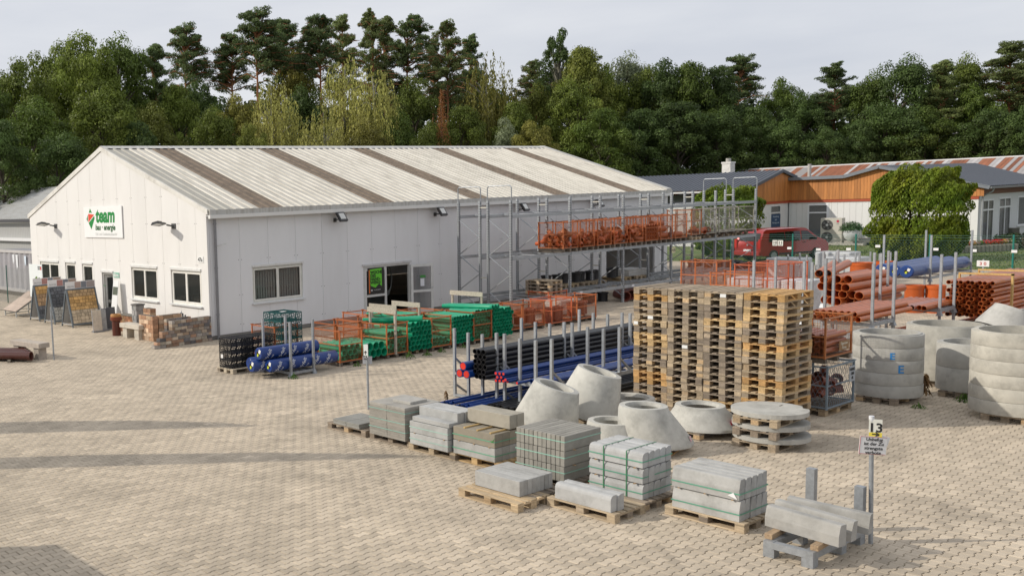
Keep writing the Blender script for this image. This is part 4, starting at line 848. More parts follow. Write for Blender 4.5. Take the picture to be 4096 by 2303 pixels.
# 2 two round kerbs in front, three layers behind
pallet((13.21, 8.92, 0), Y90, 'pallet carrying two loose rounded kerbs in front', OLD[2]); pallet((14.03, 8.95, 0), Y90, 'pallet under the three-layer rounded kerb stack', OLD[1])
kr = kerb_mesh('round', .97, .15, .25)
for i, lb in enumerate(('loose rounded kerb on the front pallet, the nearer of two', 'loose rounded kerb on the front pallet, the farther of two')):
    tag(ob('kerb_stone', kr, None, (12.92+.155*i, 8.90-.02*i, .146), col=CLt), lb, 'kerb stone', 'two loose rounded kerbs')
kb = thing('kerb_stack', 'three layers of rounded grey kerbs tied lengthwise and across with green straps', 'kerb stack', (0, 0, .146)); kr2 = kerb_mesh('round', .93, .155, .235)
for lv in range(3):
    for i in range(5): ob('kerb_stone', kr2, kb, (13.74+.08+.161*i, 8.93+rng.uniform(-.01, .01), lv*.25), col=tone(CLt))
for z in (.237, .487): spacers(kb, (8.58, 9.26), 13.70, 14.56, z, 'x')
straps(kb, 13.735, 8.46, 14.55, 9.40, (.09, .34, .59))
for y in (8.72, 9.12): ob('strap', MB().box(13.728,y,-.0,13.736,y+.016,.735).box(13.74,y,.737,14.55,y+.016,.742).box(14.551,y,0,14.556,y+.016,.735).mesh('strap', 'plastic'), kb, col=(.06, .20, .10))
# 3 single layer of long blocks
pallet((12.55, 10.15, 0), Y90, 'old pallet under the single low layer of long concrete blocks', OLD[4]); pallet((13.0, 10.2, .0), Y90, 'second pallet peeking out behind the low block layer', OLD[3])
for i in range(8):
    b = stone('concrete_block', None, 12.46+.104*i, 9.76, .150, 12.46+.104*i+.101, 10.66, .395, CG, .005, .003); tag(b, 'long concrete block in the single low layer, %s from the front edge' % ORD[i], 'block', 'long blocks in one layer')
# 4 three layers of dark narrow kerbs
pallet((14.2, 10.25, 0), Y90, 'pallet hidden under the dark three-layer kerb stack', OLD[3]); pallet((14.2, 10.25+.0, -.0), 0, 'cross pallet under the dark kerb stack', OLD[3]) if False else None
kb = thing('kerb_stack', 'three dark damp layers of thin edging kerbs with pale green straps', 'kerb stack', (0, 0, .146))
for lv in range(3):
    for i in range(11): stone('edging_kerb', kb, 13.66, 9.80+.0885*i, lv*.262, 14.66, 9.80+.0885*i+.082, lv*.262+.25, CD, .006, .004)
spacers(kb, (13.9, 14.4), 9.75, 10.82, .251); spacers(kb, (13.9, 14.4), 9.75, 10.82, .513); straps(kb, 13.655, 9.795, 14.665, 10.775, (.14, .40, .67), (.30, .52, .42))
# 5 brown stack with battens and block on top
pallet((14.2, 11.82, 0), Y90, 'light pallet under the brownish kerb stack with green tape', NEW[1])
kb = thing('kerb_stack', 'brownish kerb stack with yellow battens on top and torn green tape', 'kerb stack', (0, 0, .146)); BR = (.30, .265, .205)
for lv in range(2):
    for i in range(4): stone('kerb_stone', kb, 13.78+.205*i, 11.33, lv*.262, 13.78+.205*i+.20, 12.30, lv*.262+.25, BR if lv else CG, .006, .003)
straps(kb, 13.775, 11.325, 14.60, 12.305, (.10, .36), (.12, .35, .22)); spacers(kb, (11.45, 11.8, 12.15), 13.76, 14.62, .250, 'x')
for y in (11.42, 11.72, 12.02): ob('batten', MB().box(13.77,y-.018,.513,14.6,y+.018,.538).mesh('batten', 'wood'), kb, col=(.55, .38, .16))
ob('torn_tape', MB().add([(13.765,11.36,.36),(13.765,11.30,.47),(13.74,11.34,.40),(13.75,11.42,.38)], [(0,1,2),(0,2,3)]).mesh('torn_tape', 'plastic'), kb, col=(.02, .45, .08))
for i in range(2): tag(stone('concrete_block', None, 14.16+.21*i, 11.30, .70, 14.36+.21*i, 12.28, .95, (.36, .33, .27), .006), 'long rough block on top of the brownish stack, %s one' % ('front' if i == 0 else 'rear'), 'block', 'blocks on the brownish stack')
# 6 pale kerbs
pallet((14.14, 12.82, 0), Y90, 'pallet under the pale mixed kerb stack', OLD[2])
kb = thing('kerb_stack', 'pale grey kerb stack with uneven top layers, between slabs and brownish stack', 'kerb stack', (0, 0, .146)); PL = (.44, .44, .425)
for lv in range(2):
    for i in range(4): stone('kerb_stone', kb, 13.70+.205*i, 12.36, lv*.232, 13.70+.205*i+.20, 13.33, lv*.232+.22, PL, .006, .004)
stone('kerb_stone', kb, 13.72, 12.34, .464, 13.97, 13.28, .545, PL, .006); straps(kb, 13.695, 12.355, 14.53, 13.335, (.10, .33), (.35, .52, .45)); spacers(kb, (12.45, 13.2), 13.68, 14.55, .220, 'x')
for i in range(5): stone('kerb_stone', kb, 13.98+.105*i, 12.36+.02*(i % 2), .464, 13.98+.105*i+.10, 13.34, .70, PL, .005, .003)
# 7 slab stack
pallet((14.2, 13.98, 0), Y90, 'dark pallet under the tall paving slab stack', OLD[3])
kb = thing('slab_stack', 'tall stack of brown-grey paving slabs with one slab on top', 'slab stack', (0, 0, .146))
for lv in range(13):
    for ix in range(2):
        for iy in range(2):
            c = (.29, .27, .235) if lv < 12 else (.38, .36, .32); stone('paving_slab', kb, 13.70+.505*ix, 13.46+.503*iy, lv*.0515, 14.20+.505*ix, 13.96+.503*iy, lv*.0515+.05, c, .004, .004)
straps(kb, 13.695, 13.455, 14.71, 14.47, (.16, .34, .55), (.25, .42, .36)); stone('paving_slab', kb, 14.02, 13.62, .671, 14.5, 14.1, .721, (.40, .385, .35), .004)
# 8 few slabs
pallet((14.15, 15.24, 0), Y90, 'wide pallet with few slabs, leftmost of the front row', OLD[1])
n = 0
for lv in range(2):
    for ix in range(2):
        for iy in range(2): 
            n += 1; tag(stone('paving_slab', None, 13.74+.405*ix, 14.82+.41*iy, .15+lv*.052, 14.14+.405*ix, 15.22+.41*iy, .20+lv*.052, (.27, .265, .24), .004, .004), 'flat slab on the leftmost pallet, %s layer, %s %s' % ('upper' if lv else 'lower', 'front' if ix == 0 else 'rear', 'right' if iy == 0 else 'left'), 'slab', 'slabs on the leftmost pallet')
tag(stone('paving_slab', None, 14.3, 14.75, .256, 14.7, 15.1, .35, (.30, .29, .26), .004), 'thicker loose slab lying on the leftmost slabs', 'slab')
# kerbs lying on the steel frame at right
fr = thing('kerb_stillage', 'upturned galvanised stillage frame holding three kerbs at lower right', 'stillage frame', (0, 0, 0))
def gv(n, mb): return ob(n, mb.mesh(n, 'galv'), fr)
for y in (5.80, 6.30): gv('side_beam', MB().box(13.15,y-.06,.12,14.66,y+.06,.22))
gv('cross_beam', MB().box(13.15,5.86,.125,13.25,6.24,.215)); gv('cross_beam', MB().box(14.50,5.86,.125,14.62,6.24,.215))
for x in (13.15, 13.95, 14.5):
    for y in (5.74, 6.22): gv('foot', MB().box(x,y,0,x+.012,y+.14,.12).box(x+.012,y,.0,x+.13,y+.012,.12).box(x+.13,y,0,x+.142,y+.14,.12))
for x, y in ((14.55, 5.80), (14.55, 6.42)): gv('post', MB().box(x,y-.055,.22,x+.10,y+.055,.80 if y < 6 else .92))
for x, y0 in ((13.35, 6.35), (13.35, 5.78)): tag(ob('wood_baulk', MB().cbox(-.22,-.05,0,.22,.05,.07,.005).mesh('wood_baulk', 'wood'), None, (x+.1, y0, .222), (0, 0, R(4)), (.40, .28, .17)), 'short timber baulk under the tilted kerbs, %s' % ('left one' if y0 > 6 else 'right one'), 'timber')
kl = kerb_mesh('high', 1.0, .14, .27); kr_ = kerb_mesh('high', 1.0, .15, .28)
for i, (x, y, z, rx, rz, lb) in enumerate(((13.52, 6.02, .296, R(0), R(-9), 'front kerb of three lying on the steel frame'), (13.86, 6.06, .29, R(3), R(-2), 'middle kerb of three lying on the steel frame'), (14.18, 6.02, .30, R(2), R(6), 'rear kerb of three lying on the steel frame'))):
    tag(ob('kerb_stone', kl if i else kr_, None, (x, y, z), (rx, 0, rz), (.37, .36, .335)), lb, 'kerb stone', 'kerbs on the steel frame')
# sign post 13
sp = thing('sign_post', 'leaning steel post with number 13 plate and no-entry notice at right front', 'sign post', (14.69, 5.69, 0))
ob('pole', MB().cyl((0,0,0),(-.02,.03,1.72),.028,n=12).mesh('pole', 'galv', True), sp); ob('cap', MB().cyl((-.02,.03,1.72),(-.021,.031,1.78),.032,n=12).mesh('cap', 'plastic', True), sp, col=(.75, .76, .78))
def plate(parent, name, w_, h, loc, rz, col, tilt=0): return ob(name, MB().box(-w_/2,-.004,-h/2,w_/2,.004,h/2).mesh(name, 'print'), parent, loc, (0, tilt, rz), col)
RZ = R(-42)
p = plate(sp, 'number_plate', .15, .24, (-.02, -.02, 1.62), R(-62), (.74, .74, .66)); ob('lettering', text_mesh('13', .17, offset=.004, align='CENTER'), p, (0, -.006, -.05), FY, (.02, .02, .02)); ob('arrow_field', MB().box(-.074,-.006,-.12,.074,-.0045,-.06).mesh('arrow_field', 'print'), p, col=(.75, .62, .08)); ob('lettering', text_mesh('→', .1, offset=.003, align='CENTER'), p, (0, -.008, -.115), FY, (.02, .02, .02))
p = plate(sp, 'notice_plate', .34, .25, (-.06, -.01, 1.385), RZ, (.80, .79, .78), R(4)); ob('lettering', text_mesh('Unbefug\nist der Zu\nstrengste\nverbote', .062, align='CENTER', spacing=.98, offset=.0008), p, (.01, -.006, .065), FY, (.03, .03, .03))
for a, b in (((-.165, -.118), (.165, -.118)), ((-.165, .118), (.165, .118)), ((-.165, -.118), (-.165, .118))): ob('red_rim', MB().bar((a[0],-.005,a[1]),(b[0],-.005,b[1]),.003,.005).mesh('red_rim', 'print'), p, col=(.5, .05, .04))
p = plate(sp, 'torn_plate', .22, .13, (.06, -.05, 1.45), RZ, (.80, .79, .78), R(18))
# sign post by the slabs
sp = thing('sign_post', 'steel post with two small plates beside the leftmost slabs', 'sign post', (15.70, 16.6, 0))
ob('pole', MB().cyl((0,0,0),(0,.01,1.57),.028,n=12).mesh('pole', 'galv', True), sp); p = plate(sp, 'number_plate', .11, .30, (-.03, .02, 1.40), R(-70), (.72, .74, .72)); ob('lettering', text_mesh('12→', .12, offset=.003, align='CENTER'), p, (.03, -.006, -.11), (R(90), R(-90), 0), (.02, .02, .02)); plate(sp, 'grey_plate', .22, .18, (.03, .035, 1.17), R(-48), (.45, .46, .48))
# ------------------------------------------------------------------ round slabs on pallets
def disc(label, z, x=18.98, y=9.10, notch=True, col=(.43, .42, .385)):
    n = 48; r = .65; pts = []
    for i in range(n):
        a = 2*math.pi*i/n; rr = r
        if notch and i in (1, 2): rr = r-.07
        pts.append(Vector((rr*math.cos(a-.95), rr*math.sin(a-.95), 0)))
    o = ob('concrete_disc', MB().prism(pts, (0, 0, 0), (0, 0, .085)).mesh('concrete_disc', 'concrete'), None, (x, y, z), col=col); tag(o, label, 'cover slab', 'round cover slabs')
    o2 = ob('lifting_slot', MB().box(.30,-.05,.0855,.42,-.02,.087).mesh('lifting_slot', 'print'), o, col=(.06, .055, .05)); return o
zz = 0
for i, lb in enumerate(('bottom', 'middle', 'top')):
    pallet((19.03-.02*i, 9.13, zz), R(1.5*i), 'pallet below the %s round cover slab' % lb, OLD[i], 'pallets between round slabs'); disc('%s round concrete cover slab of the three-slab pile' % lb, zz+.146, 19.03, 9.10+.02*i, i == 2, (.45, .44, .40) if i == 2 else (.41, .40, .365)); zz += .232
# ------------------------------------------------------------------ manhole cones and rings
def ecc_cone(name, label, loc, rb, rtp, h, ecc, az, tilt=(0, 0), wall=.10, col=(.45, .44, .40), marks=None, group='manhole cones', lip=.02):
    """eccentric hollow cone: base circle radius rb, top radius rtp shifted by ecc towards azimuth az"""
    n = 40; vs = []; ex, ey = ecc*math.cos(az), ecc*math.sin(az)
    prof = [(rb, 0, 0), (rb, .06, 0), (rtp+lip, h-.07, 1), (rtp, h, 1), (rtp-wall, h, 1), (rtp-wall-.02, h-.07, .98), (rb-wall, .02, 0)]
    for r, z, f in prof: vs += [(ex*f+r*math.cos(2*math.pi*i/n), ey*f+r*math.sin(2*math.pi*i/n), z) for i in range(n)]
    k = len(prof); me = MB().add(vs, [(j*n+i, j*n+(i+1) % n, ((j+1) % k)*n+(i+1) % n, ((j+1) % k)*n+i) for j in range(k) for i in range(n)]).mesh(name, 'concrete', True)
    o = ob(name, me, None, loc, (tilt[0], tilt[1], 0), col); tag(o, label, 'manhole cone', group); return o
CAMR = math.atan2(-.5537, .8327)     # towards image right
CC = (.52, .51, .465)
ecc_cone('manhole_cone', 'leaning concrete cone with tilted opening, left one behind the dark kerbs', (16.60, 12.36, .12), .64, .44, .86, .10, R(200), (R(0), R(0)), col=CC)
ecc_cone('manhole_cone', 'leaning concrete cone with tilted opening, right one by the blue pipes', (18.03, 12.40, .12), .66, .44, .98, .10, R(200), (R(0), R(0)), col=CC)
for nm in ('left one', 'right one'):
    for o in COL.objects:
        if o.name.startswith('manhole_cone') and nm in o.get('label', ''):
            ax = Vector((math.cos(CAMR+R(-25)), math.sin(CAMR+R(-25)), 0)); o.rotation_mode = 'QUATERNION'; from mathutils import Quaternion; o.rotation_quaternion = Quaternion(Vector((0, 0, 1)).cross(ax), R(17)); o.location.z = .22
ecc_cone('manhole_cone', 'upright grey cone with pink E mark on its sloping flank', (17.13, 10.30, .146), .66, .42, .72, .23, CAMR+math.pi, col=CC)
ecc_cone('manhole_cone', 'low upright cone just behind the strapped rounded kerbs', (16.84, 10.82, .0), .62, .43, .53, .18, CAMR+math.pi, col=CC)
ecc_cone('manhole_cone', 'broad low cone with red O mark before the pallet stack', (19.02, 10.40, .146), .72, .45, .43, .08, CAMR+math.pi, col=CC)
ecc_cone('manhole_cone', 'half-hidden low cone with cracked rim touching the pallet stack', (18.88, 11.8, .0), .66, .48, .55, .12, CAMR+math.pi, col=(.48, .46, .41))
pallet((17.1, 10.3, 0), R(15), 'pallet under the cone with the pink E', NEW[2]); pallet((18.95, 10.4, 0), R(-8), 'pallet under the broad cone with the red O', OLD[1])
pallet((16.75, 12.3, 0), R(0), 'pallet under the left leaning cone', OLD[2]); pallet((18.3, 12.3, 0), R(0), 'pallet under the right leaning cone', OLD[2])
def ring(label, x, y, z, r, h, col=(.43, .42, .385), wall=.12, group='manhole rings', n=44, lean=(0, 0)):
    w2 = wall/2
    me = MB().lathe([(r-.004, 0), (r, .012), (r, h-.012), (r-.006, h), (r-w2, h), (r-w2, h+.018), (r-wall, h+.018), (r-wall, 0)], n).mesh('manhole_ring', 'concrete', True)
    return tag(ob('manhole_ring', me, None, (x, y, z), (lean[0], lean[1], rng.uniform(0, 6)), col), label, 'manhole ring', group)
for i in range(5): ring('shaded concrete ring in the stack with blue E marks, %s from the bottom' % ORD[i], 24.71+rng.uniform(-.008, .008), 9.36+rng.uniform(-.008, .008), .146+.277*i, .66, .272)
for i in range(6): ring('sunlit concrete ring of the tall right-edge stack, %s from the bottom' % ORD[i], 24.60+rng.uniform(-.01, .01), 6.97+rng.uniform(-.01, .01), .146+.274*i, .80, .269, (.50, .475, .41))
for i in range(2): ring('tall concrete ring between the two big stacks, %s' % ('lower' if i == 0 else 'upper'), 26.43, 8.37, .146+.53*i, .63, .525)
ring('wide old concrete ring standing behind the blue E stack', 27.63, 9.26, .146, .78, 1.28, (.40, .385, .34))
ring('concrete ring at the back near the orange bundle', 29.0, 9.3, .1, .75, 1.15, (.44, .43, .40)); ring('pale stepped ring at the right edge behind the tall stack', 30.6, 8.2, .9, .62, .62, (.52, .50, .45)); ring('lower ring under the pale stepped ring', 30.6, 8.2, .25, .68, .64, (.48, .46, .42))
ring('ring half hidden beside the tall right-edge stack', 27.8, 7.35, .146, .70, 1.15, (.48, .46, .42))
c_ = ecc_cone('manhole_cone', 'cone lying tipped on its side atop rings at right edge', (28.55, 8.4, 1.2), .62, .42, .55, .12, R(180), col=(.46, .45, .42)); c_.rotation_mode = 'QUATERNION'; c_.rotation_quaternion = Quaternion(Vector((0, 0, 1)).cross(Vector((.75, -.66, 0))), R(26))
pallet((24.7, 9.33, 0), 0, 'pallet under the ring stack with blue E marks', OLD[1]); pallet((24.5, 6.97, 0), 0, 'pallet under the tall right-edge ring stack', OLD[0]); pallet((26.43, 8.37, 0), 0, 'pallet under the two tall rings', OLD[3]); pallet((27.6, 9.3, 0), 0, 'pallet under the wide old ring', OLD[3])
# spray marks: letters bent onto the round surfaces
def bent_text(parent, txt, size, cx, cy, r, ang, z, col, off=.006, name='spray_mark', rtop=None, h=None, z0=0):
    me = text_mesh(txt, size, offset=off, align='CENTER', ext=0)
    for v in me.vertices:
        rr = r if rtop is None else r+(rtop-r)*((z+v.co.y-z0)/h)
        a = ang+v.co.x/rr; v.co = (cx+(rr+.004)*math.cos(a), cy+(rr+.004)*math.sin(a), z+v.co.y)
    return ob(name, me, parent, col=col)
for o in list(COL.objects):
    lb = o.get('label', '')
    if 'blue E marks, fourth' in lb: bent_text(o, 'E', .20, 0, 0, .66, R(208)-o.rotation_euler.z, .04, (.02, .22, .55))
    if 'blue E marks, third' in lb: bent_text(o, 'E', .24, 0, 0, .66, R(222)-o.rotation_euler.z, .02, (.02, .22, .55))
    if 'red O mark' in lb: bent_text(o, 'O', .20, 0, 0, .68, R(262), .10, (.75, .02, .05), .006, rtop=.56, h=.5)
    if 'pink E mark' in lb: bent_text(o, 'E', .20, 0, 0, .66, R(285), .05, (.70, .42, .45), .006, rtop=.45, h=.8)
# ------------------------------------------------------------------ wire cages
ORA = (.42, .115, .03); ORA2 = (.50, .11, .04)
CAGES = {}
def cage_tpl(lx, ly, h, z0, mt, wire=.05, wr=.0017, half=False, diamond=False):
    key = (lx, ly, h, z0, mt, wire, half, diamond)
    if key in CAGES: return CAGES[key]
    T = []; t = .035
    for x in (-lx/2+t/2, lx/2-t/2):
        for y in (-ly/2+t/2, ly/2-t/2): T.append(('post', MB().box(x-t/2,y-t/2,z0-.02,x+t/2,y+t/2,h).mesh('post', mt), (0, 0, 0), (0, 0, 0))); T.append(('stacking_foot', MB().box(x-.045,y-.03,h-.002,x+.045,y+.03,h+.02).mesh('stacking_foot', mt), (0, 0, 0), (0, 0, 0)))
    for zz in (z0, h-.03): T.append(('rail', MB().box(-lx/2+t,-ly/2,zz,lx/2-t,-ly/2+.03,zz+.03).box(-lx/2+t,ly/2-.03,zz,lx/2-t,ly/2,zz+.03).box(-lx/2,-ly/2+t,zz,-lx/2+.03,ly/2-t,zz+.03).box(lx/2-.03,-ly/2+t,zz,lx/2,ly/2-t,zz+.03).mesh('rail', mt), (0, 0, 0), (0, 0, 0)))
    zm = z0+(h-z0)*.52
    T.append(('rail', MB().box(-lx/2+t,-ly/2+.002,zm,lx/2-t,-ly/2+.026,zm+.026).box(-lx/2+.002,-ly/2+t,zm,-lx/2+.026,ly/2-t,zm+.026).mesh('rail', mt), (0, 0, 0), (0, 0, 0)))
    def net(a, b):
        mb = MB(); a, b = Vector(a), Vector(b); d = b-a; L_ = d.length; d.normalize(); nrm = Vector((-d.y, d.x, 0))*wr
        if diamond:
            k = int((L_+h-z0)/.09)
            for i in range(k):
                for sgn in (1, -1):
                    s = i*.09; p0 = (max(0, s-(h-z0)/2), min((h-z0)/2, s)*2); p1 = (min(L_, s), max(0, s-L_)*2)
                    if p0[0] >= p1[0]: continue
                    f = (lambda q: a+d*q[0]+Vector((0, 0, q[1] if sgn > 0 else (h-z0)-q[1]))); mb.bar(f(p0), f(p1), wr*2.4)
            return mb
        k = int(L_/wire)
        for i in range(1, k): p = a+d*(L_*i/k); mb.add([p-nrm*0-d*wr+Vector((0,0,0)), p+d*wr, p+d*wr+Vector((0,0,h-z0)), p-d*wr+Vector((0,0,h-z0))], [(0,1,2,3)])
        k = int((h-z0)/wire)
        for i in range(1, k): z = (h-z0)*i/k; mb.add([a+Vector((0,0,z-wr))+nrm, b+Vector((0,0,z-wr))+nrm, b+Vector((0,0,z+wr))+nrm, a+Vector((0,0,z+wr))+nrm], [(0,1,2,3)])
        return mb
    x, y = lx/2-.015, ly/2-.015
    for a, b in (((-x,-y,z0),(x,-y,z0)), ((-x,y,z0),(x,y,z0)), ((-x,-y,z0),(-x,y,z0)), ((x,-y,z0),(x,y,z0))): T.append(('wire_mesh', net(a, b).mesh('wire_mesh', mt), (0, 0, 0), (0, 0, 0)))
    fl = MB()
    for i in range(6): fl.box(-lx/2+.03, -ly/2+.02+i*(ly-.04)/6, z0-.025, lx/2-.03, -ly/2+.02+(i+1)*(ly-.04)/6-.02, z0-.004)
    T.append(('floor', fl.mesh('floor', 'wood'), (0, 0, 0), (0, 0, 0), (.20, .16, .12)))
    for xx in (-lx/2+.07, 0, lx/2-.07): T.append(('skid', MB().box(xx-.05,-ly/2+.01,0,xx+.05,ly/2-.01,z0-.03).mesh('skid', 'wood') if z0 > .05 else MB().box(xx-.02,-ly/2,0,xx+.02,ly/2,z0-.03).mesh('skid', mt), (0, 0, 0), (0, 0, 0), (.16, .13, .10)))
    CAGES[key] = T; return T
def cage(label, x, y, z=0, lx=.92, ly=1.2, h=1.07, z0=.13, col=ORA, mt='paint', rz=0, group=None, diamond=False, wire=.05):
    t = thing('wire_cage', label, 'wire cage', (x, y, z), rz, group); v = rng.uniform(.85, 1.15)
    for q in cage_tpl(lx, ly, h, z0, mt, diamond=diamond, wire=wire):
        o = ob(q[0], q[1], t, q[2], q[3], q[4] if len(q) > 4 else tuple(a*v for a in col))
        if q[0] == 'wire_mesh': stuff(o)
    return t
GP = (.010, .31, .165)
GCAGE = 'orange cages of green pipe'
for x, lb in ((19.60, 'orange wire cage of green pipes beside the blue rolls, leftmost of the pipe row'), (21.52, 'orange wire cage of green pipes behind the small sign post'), (23.50, 'orange wire cage nearly empty of green pipes, third of the pipe row'), (25.48, 'orange wire cage packed full of green pipes by the racking')): cage(lb, x, 22.0, lx=.92, ly=1.2, group=GCAGE)
for x, y, lb in ((20.55, 23.15, 'orange wire cage in the second row against the hall, left'), (21.6, 23.15, 'orange wire cage in the second row before the door'), (22.9, 24.3, 'orange wire cage behind the pipe pile, right of the door'), (18.9, 24.2, 'orange wire cage half hidden behind the teal crates'), (23.6, 23.3, 'orange wire cage in the second row below the open door leaf'), (24.55, 23.3, 'orange wire cage in the second row at the racking end')): cage(lb, x, y, lx=.95, ly=1.2, group=GCAGE)
PIPES = {}
def pipe(name, label, a, b, ro, col, ri=None, socket=None, group=None, mt='plastic', n=14):
    """loose pipe; mesh lies along its own x axis"""
    a, b = Vector(a), Vector(b); L_ = round((b-a).length, 3); key = (L_, ro, ri, socket, mt, name)
    if key not in PIPES: PIPES[key] = MB().pipe((0,0,0), (L_,0,0), ro, ri or ro*.90, n, socket).mesh(name, mt, True)
    o = ob(name, PIPES[key], None, a, (0, 0, 0), col); o.rotation_euler = (b-a).to_track_quat('X', 'Z').to_euler(); return tag(o, label, 'pipe', group)
def rows(x0, x1, z0, r, nrow, ncol, y0, y1, lab, group, col=GP, socket=(.08, .008), drop=0.0, tint=.12):
    dx = (x1-x0)/ncol
    for j in range(nrow):
        for i in range(ncol-(j % 2)):
            if rng.random() < drop: continue
            x = x0+dx*(i+.5+.5*(j % 2)); z = z0+r+j*r*1.78; v = rng.uniform(1-tint, 1+tint)
            pipe('green_pipe', lab % (ORD[i], ORD[j]), (x+rng.uniform(-.008, .008), y0+rng.uniform(-.04, .05), z), (x+rng.uniform(-.01, .01), y1, z+rng.uniform(-.005, .005)), r, tuple(q*v for q in col), None, socket, group)
GGP = 'green sewer pipes along the hall'
rows(19.2, 20.0, .14, .085, 3, 4, 21.48, 22.55, 'green pipe in the leftmost orange cage, %s from left in row %s', GGP, drop=.1)
rows(20.08, 21.02, .14, .12, 2, 4, 21.36, 22.9, 'thick green pipe between the first two cages, %s from left in row %s', GGP)
rows(21.12, 21.95, .14, .076, 5, 5, 21.46, 22.55, 'green pipe in the cage behind the sign post, %s from left, row %s', GGP, drop=.06)
rows(22.02, 23.02, .14, .082, 6, 6, 21.34, 22.95, 'green pipe in the open pile under the crossing pipe, %s from left, row %s', GGP)
rows(23.1, 23.9, .14, .07, 2, 5, 21.48, 22.5, 'green pipe at the bottom of the nearly empty cage, %s from left, row %s', GGP)
rows(24.0, 25.0, .14, .07, 7, 7, 21.38, 23.0, 'green pipe in the open pile before the full cage, %s from left, row %s', GGP)
rows(25.08, 25.9, .14, .068, 8, 6, 21.46, 22.55, 'green pipe inside the fully packed cage, %s from left, row %s', GGP)
rows(25.98, 27.0, .14, .066, 8, 8, 21.4, 23.2, 'green pipe in the rightmost open pile by the racking, %s from left, row %s', GGP)
pipe('green_pipe', 'long green pipe lying across the top of the open pile', (22.55, 21.32, 1.12), (21.35, 22.75, 1.05), .095, GP, None, (.1, .01), GGP)
for i in range(3): pipe('green_pipe', 'green pipe lying on top of the full cage, %s of three' % ORD[i], (25.9+.16*i, 21.35, 1.17), (25.2+.16*i, 22.9, 1.17), .075, GP, None, (.1, .01), GGP)
for i in range(4): pipe('green_pipe', 'green pipe heaped over the second-row cages, %s of four' % ORD[i], (23.6+.2*i, 22.6, .95+.03*(i % 2)), (22.9+.25*i, 24.2, 1.0), .07, GP, None, (.1, .008), GGP)
for x, yy, lb in ((20.55, 22.3, 'dark pallet under the thick green pipes'), (22.5, 22.2, 'dark pallet under the open green pile'), (24.5, 22.2, 'dark pallet under the open pile before the full cage'), (26.5, 22.3, 'dark pallet under the rightmost green pile')): pallet((x, yy-.1, -.002), Y90, lb, (.14, .11, .09))
for (x, y0, y1, lb) in ((22.15, 22.05, 23.2, 'weathered wooden U-frame standing among the green pipes, rear one'), (21.42, 21.35, 22.52, 'weathered wooden U-frame standing among the green pipes, front one'), (23.18, 22.02, 23.2, 'weathered wooden U-frame before the open door'), (26.9, 22.6, 24.0, 'weathered wooden U-frame at the racking end')):
    t = thing('wooden_frame', lb, 'wooden frame', (x, 0, 0), 0, 'wooden U-frames'); WG = (.36, .32, .26)
    ob('post', MB().box(-.03,y0,.1,.03,y0+.07,1.38).mesh('post', 'wood'), t, col=WG); ob('post', MB().box(-.03,y1-.07,.1,.03,y1,1.38).mesh('post', 'wood'), t, col=WG); ob('board', MB().box(-.055,y0-.04,1.36,-.031,y1+.04,1.52).mesh('board', 'wood'), t, col=(.42, .38, .31))
# ------------------------------------------------------------------ crates
def crate_mesh(lx, ly, h, nx, ny, mt='plastic'):
    mb = MB(); t = .018
    def face(o, u, v, lu, lv, k):
        o, u, v = Vector(o), Vector(u), Vector(v)
        mb.bar(o, o+u*lu, t); mb.bar(o+v*lv, o+u*lu+v*lv, t); 
        for i in range(k+1): mb.bar(o+u*lu*i/k, o+u*lu*i/k+v*lv, t)
        for i in range(k):
            c = o+u*lu*(i+.5)/k+v*lv/2; w_, hh = lu/k/2, lv/2; r = min(w_, hh)*.5
            pts = [c+u*r*math.cos(a*math.pi/4)+v*r*math.sin(a*math.pi/4) for a in range(9)]
            for a, b in zip(pts[:-1], pts[1:]): mb.bar(a, b, .012)
            for su in (-1, 1):
                for sv_ in (-1, 1): mb.bar(c+u*r*.7*su+v*r*.7*sv_, c+u*w_*su+v*hh*sv_, .012)
            mb.bar(c-u*w_, c-u*r, .01); mb.bar(c+u*r, c+u*w_, .01); mb.bar(c-v*hh, c-v*r, .01); mb.bar(c+v*r, c+v*hh, .01)
    face((-lx/2,-ly/2,t/2), (1,0,0), (0,0,1), lx, h-t, nx); face((-lx/2,ly/2,t/2), (1,0,0), (0,0,1), lx, h-t, nx); face((-lx/2,-ly/2,t/2), (0,1,0), (0,0,1), ly, h-t, ny); face((lx/2,-ly/2,t/2), (0,1,0), (0,0,1), ly, h-t, ny)
    for z in (t/2, h-t/2):
        for i in range(nx*3+1): mb.bar((-lx/2+lx*i/(nx*3),-ly/2,z),(-lx/2+lx*i/(nx*3),ly/2,z),.014)
        for i in range(ny*3+1): mb.bar((-lx/2,-ly/2+ly*i/(ny*3),z),(lx/2,-ly/2+ly*i/(ny*3),z),.014)
    mb.box(-lx/2+.05,-ly/2+.05,.05,lx/2-.05,ly/2-.05,h-.05) if mt == 'rubber' else None
    return mb.mesh('infiltration_crate', mt)
cm = crate_mesh(.80, .60, .215, 4, 3, 'plastic'); 
for lv in range(4):
    for i in range(2): tag(ob('plastic_crate', cm, None, (16.6+.81*i, 23.12, .148+.219*lv), col=(.014, .014, .016)), 'black lattice crate in the low stack, %s layer from the bottom, %s half' % (ORD[lv], 'front' if i == 0 else 'rear'), 'crate', 'black lattice crates')
pallet((16.75, 23.1, 0), 0, 'pale pallet under the black crates', (.42, .36, .27)); ob('paper_label', MB().box(-.412,.12,.05,-.405,.22,.16).mesh('paper_label', 'print'), [o for o in COL.objects if o.get('label', '').startswith('black lattice crate in the low stack, second layer from the bottom, front')][0], col=(.75, .75, .74))
cm2 = crate_mesh(.82, .88, .265, 2, 3, 'plastic')
for lv in range(5): tag(ob('plastic_crate', cm2, None, (19.0, 23.9, .148+.27*lv), col=(.006, .085, .085)), 'teal lattice crate in the tall stack, %s from the bottom' % ORD[lv], 'crate', 'teal lattice crates')
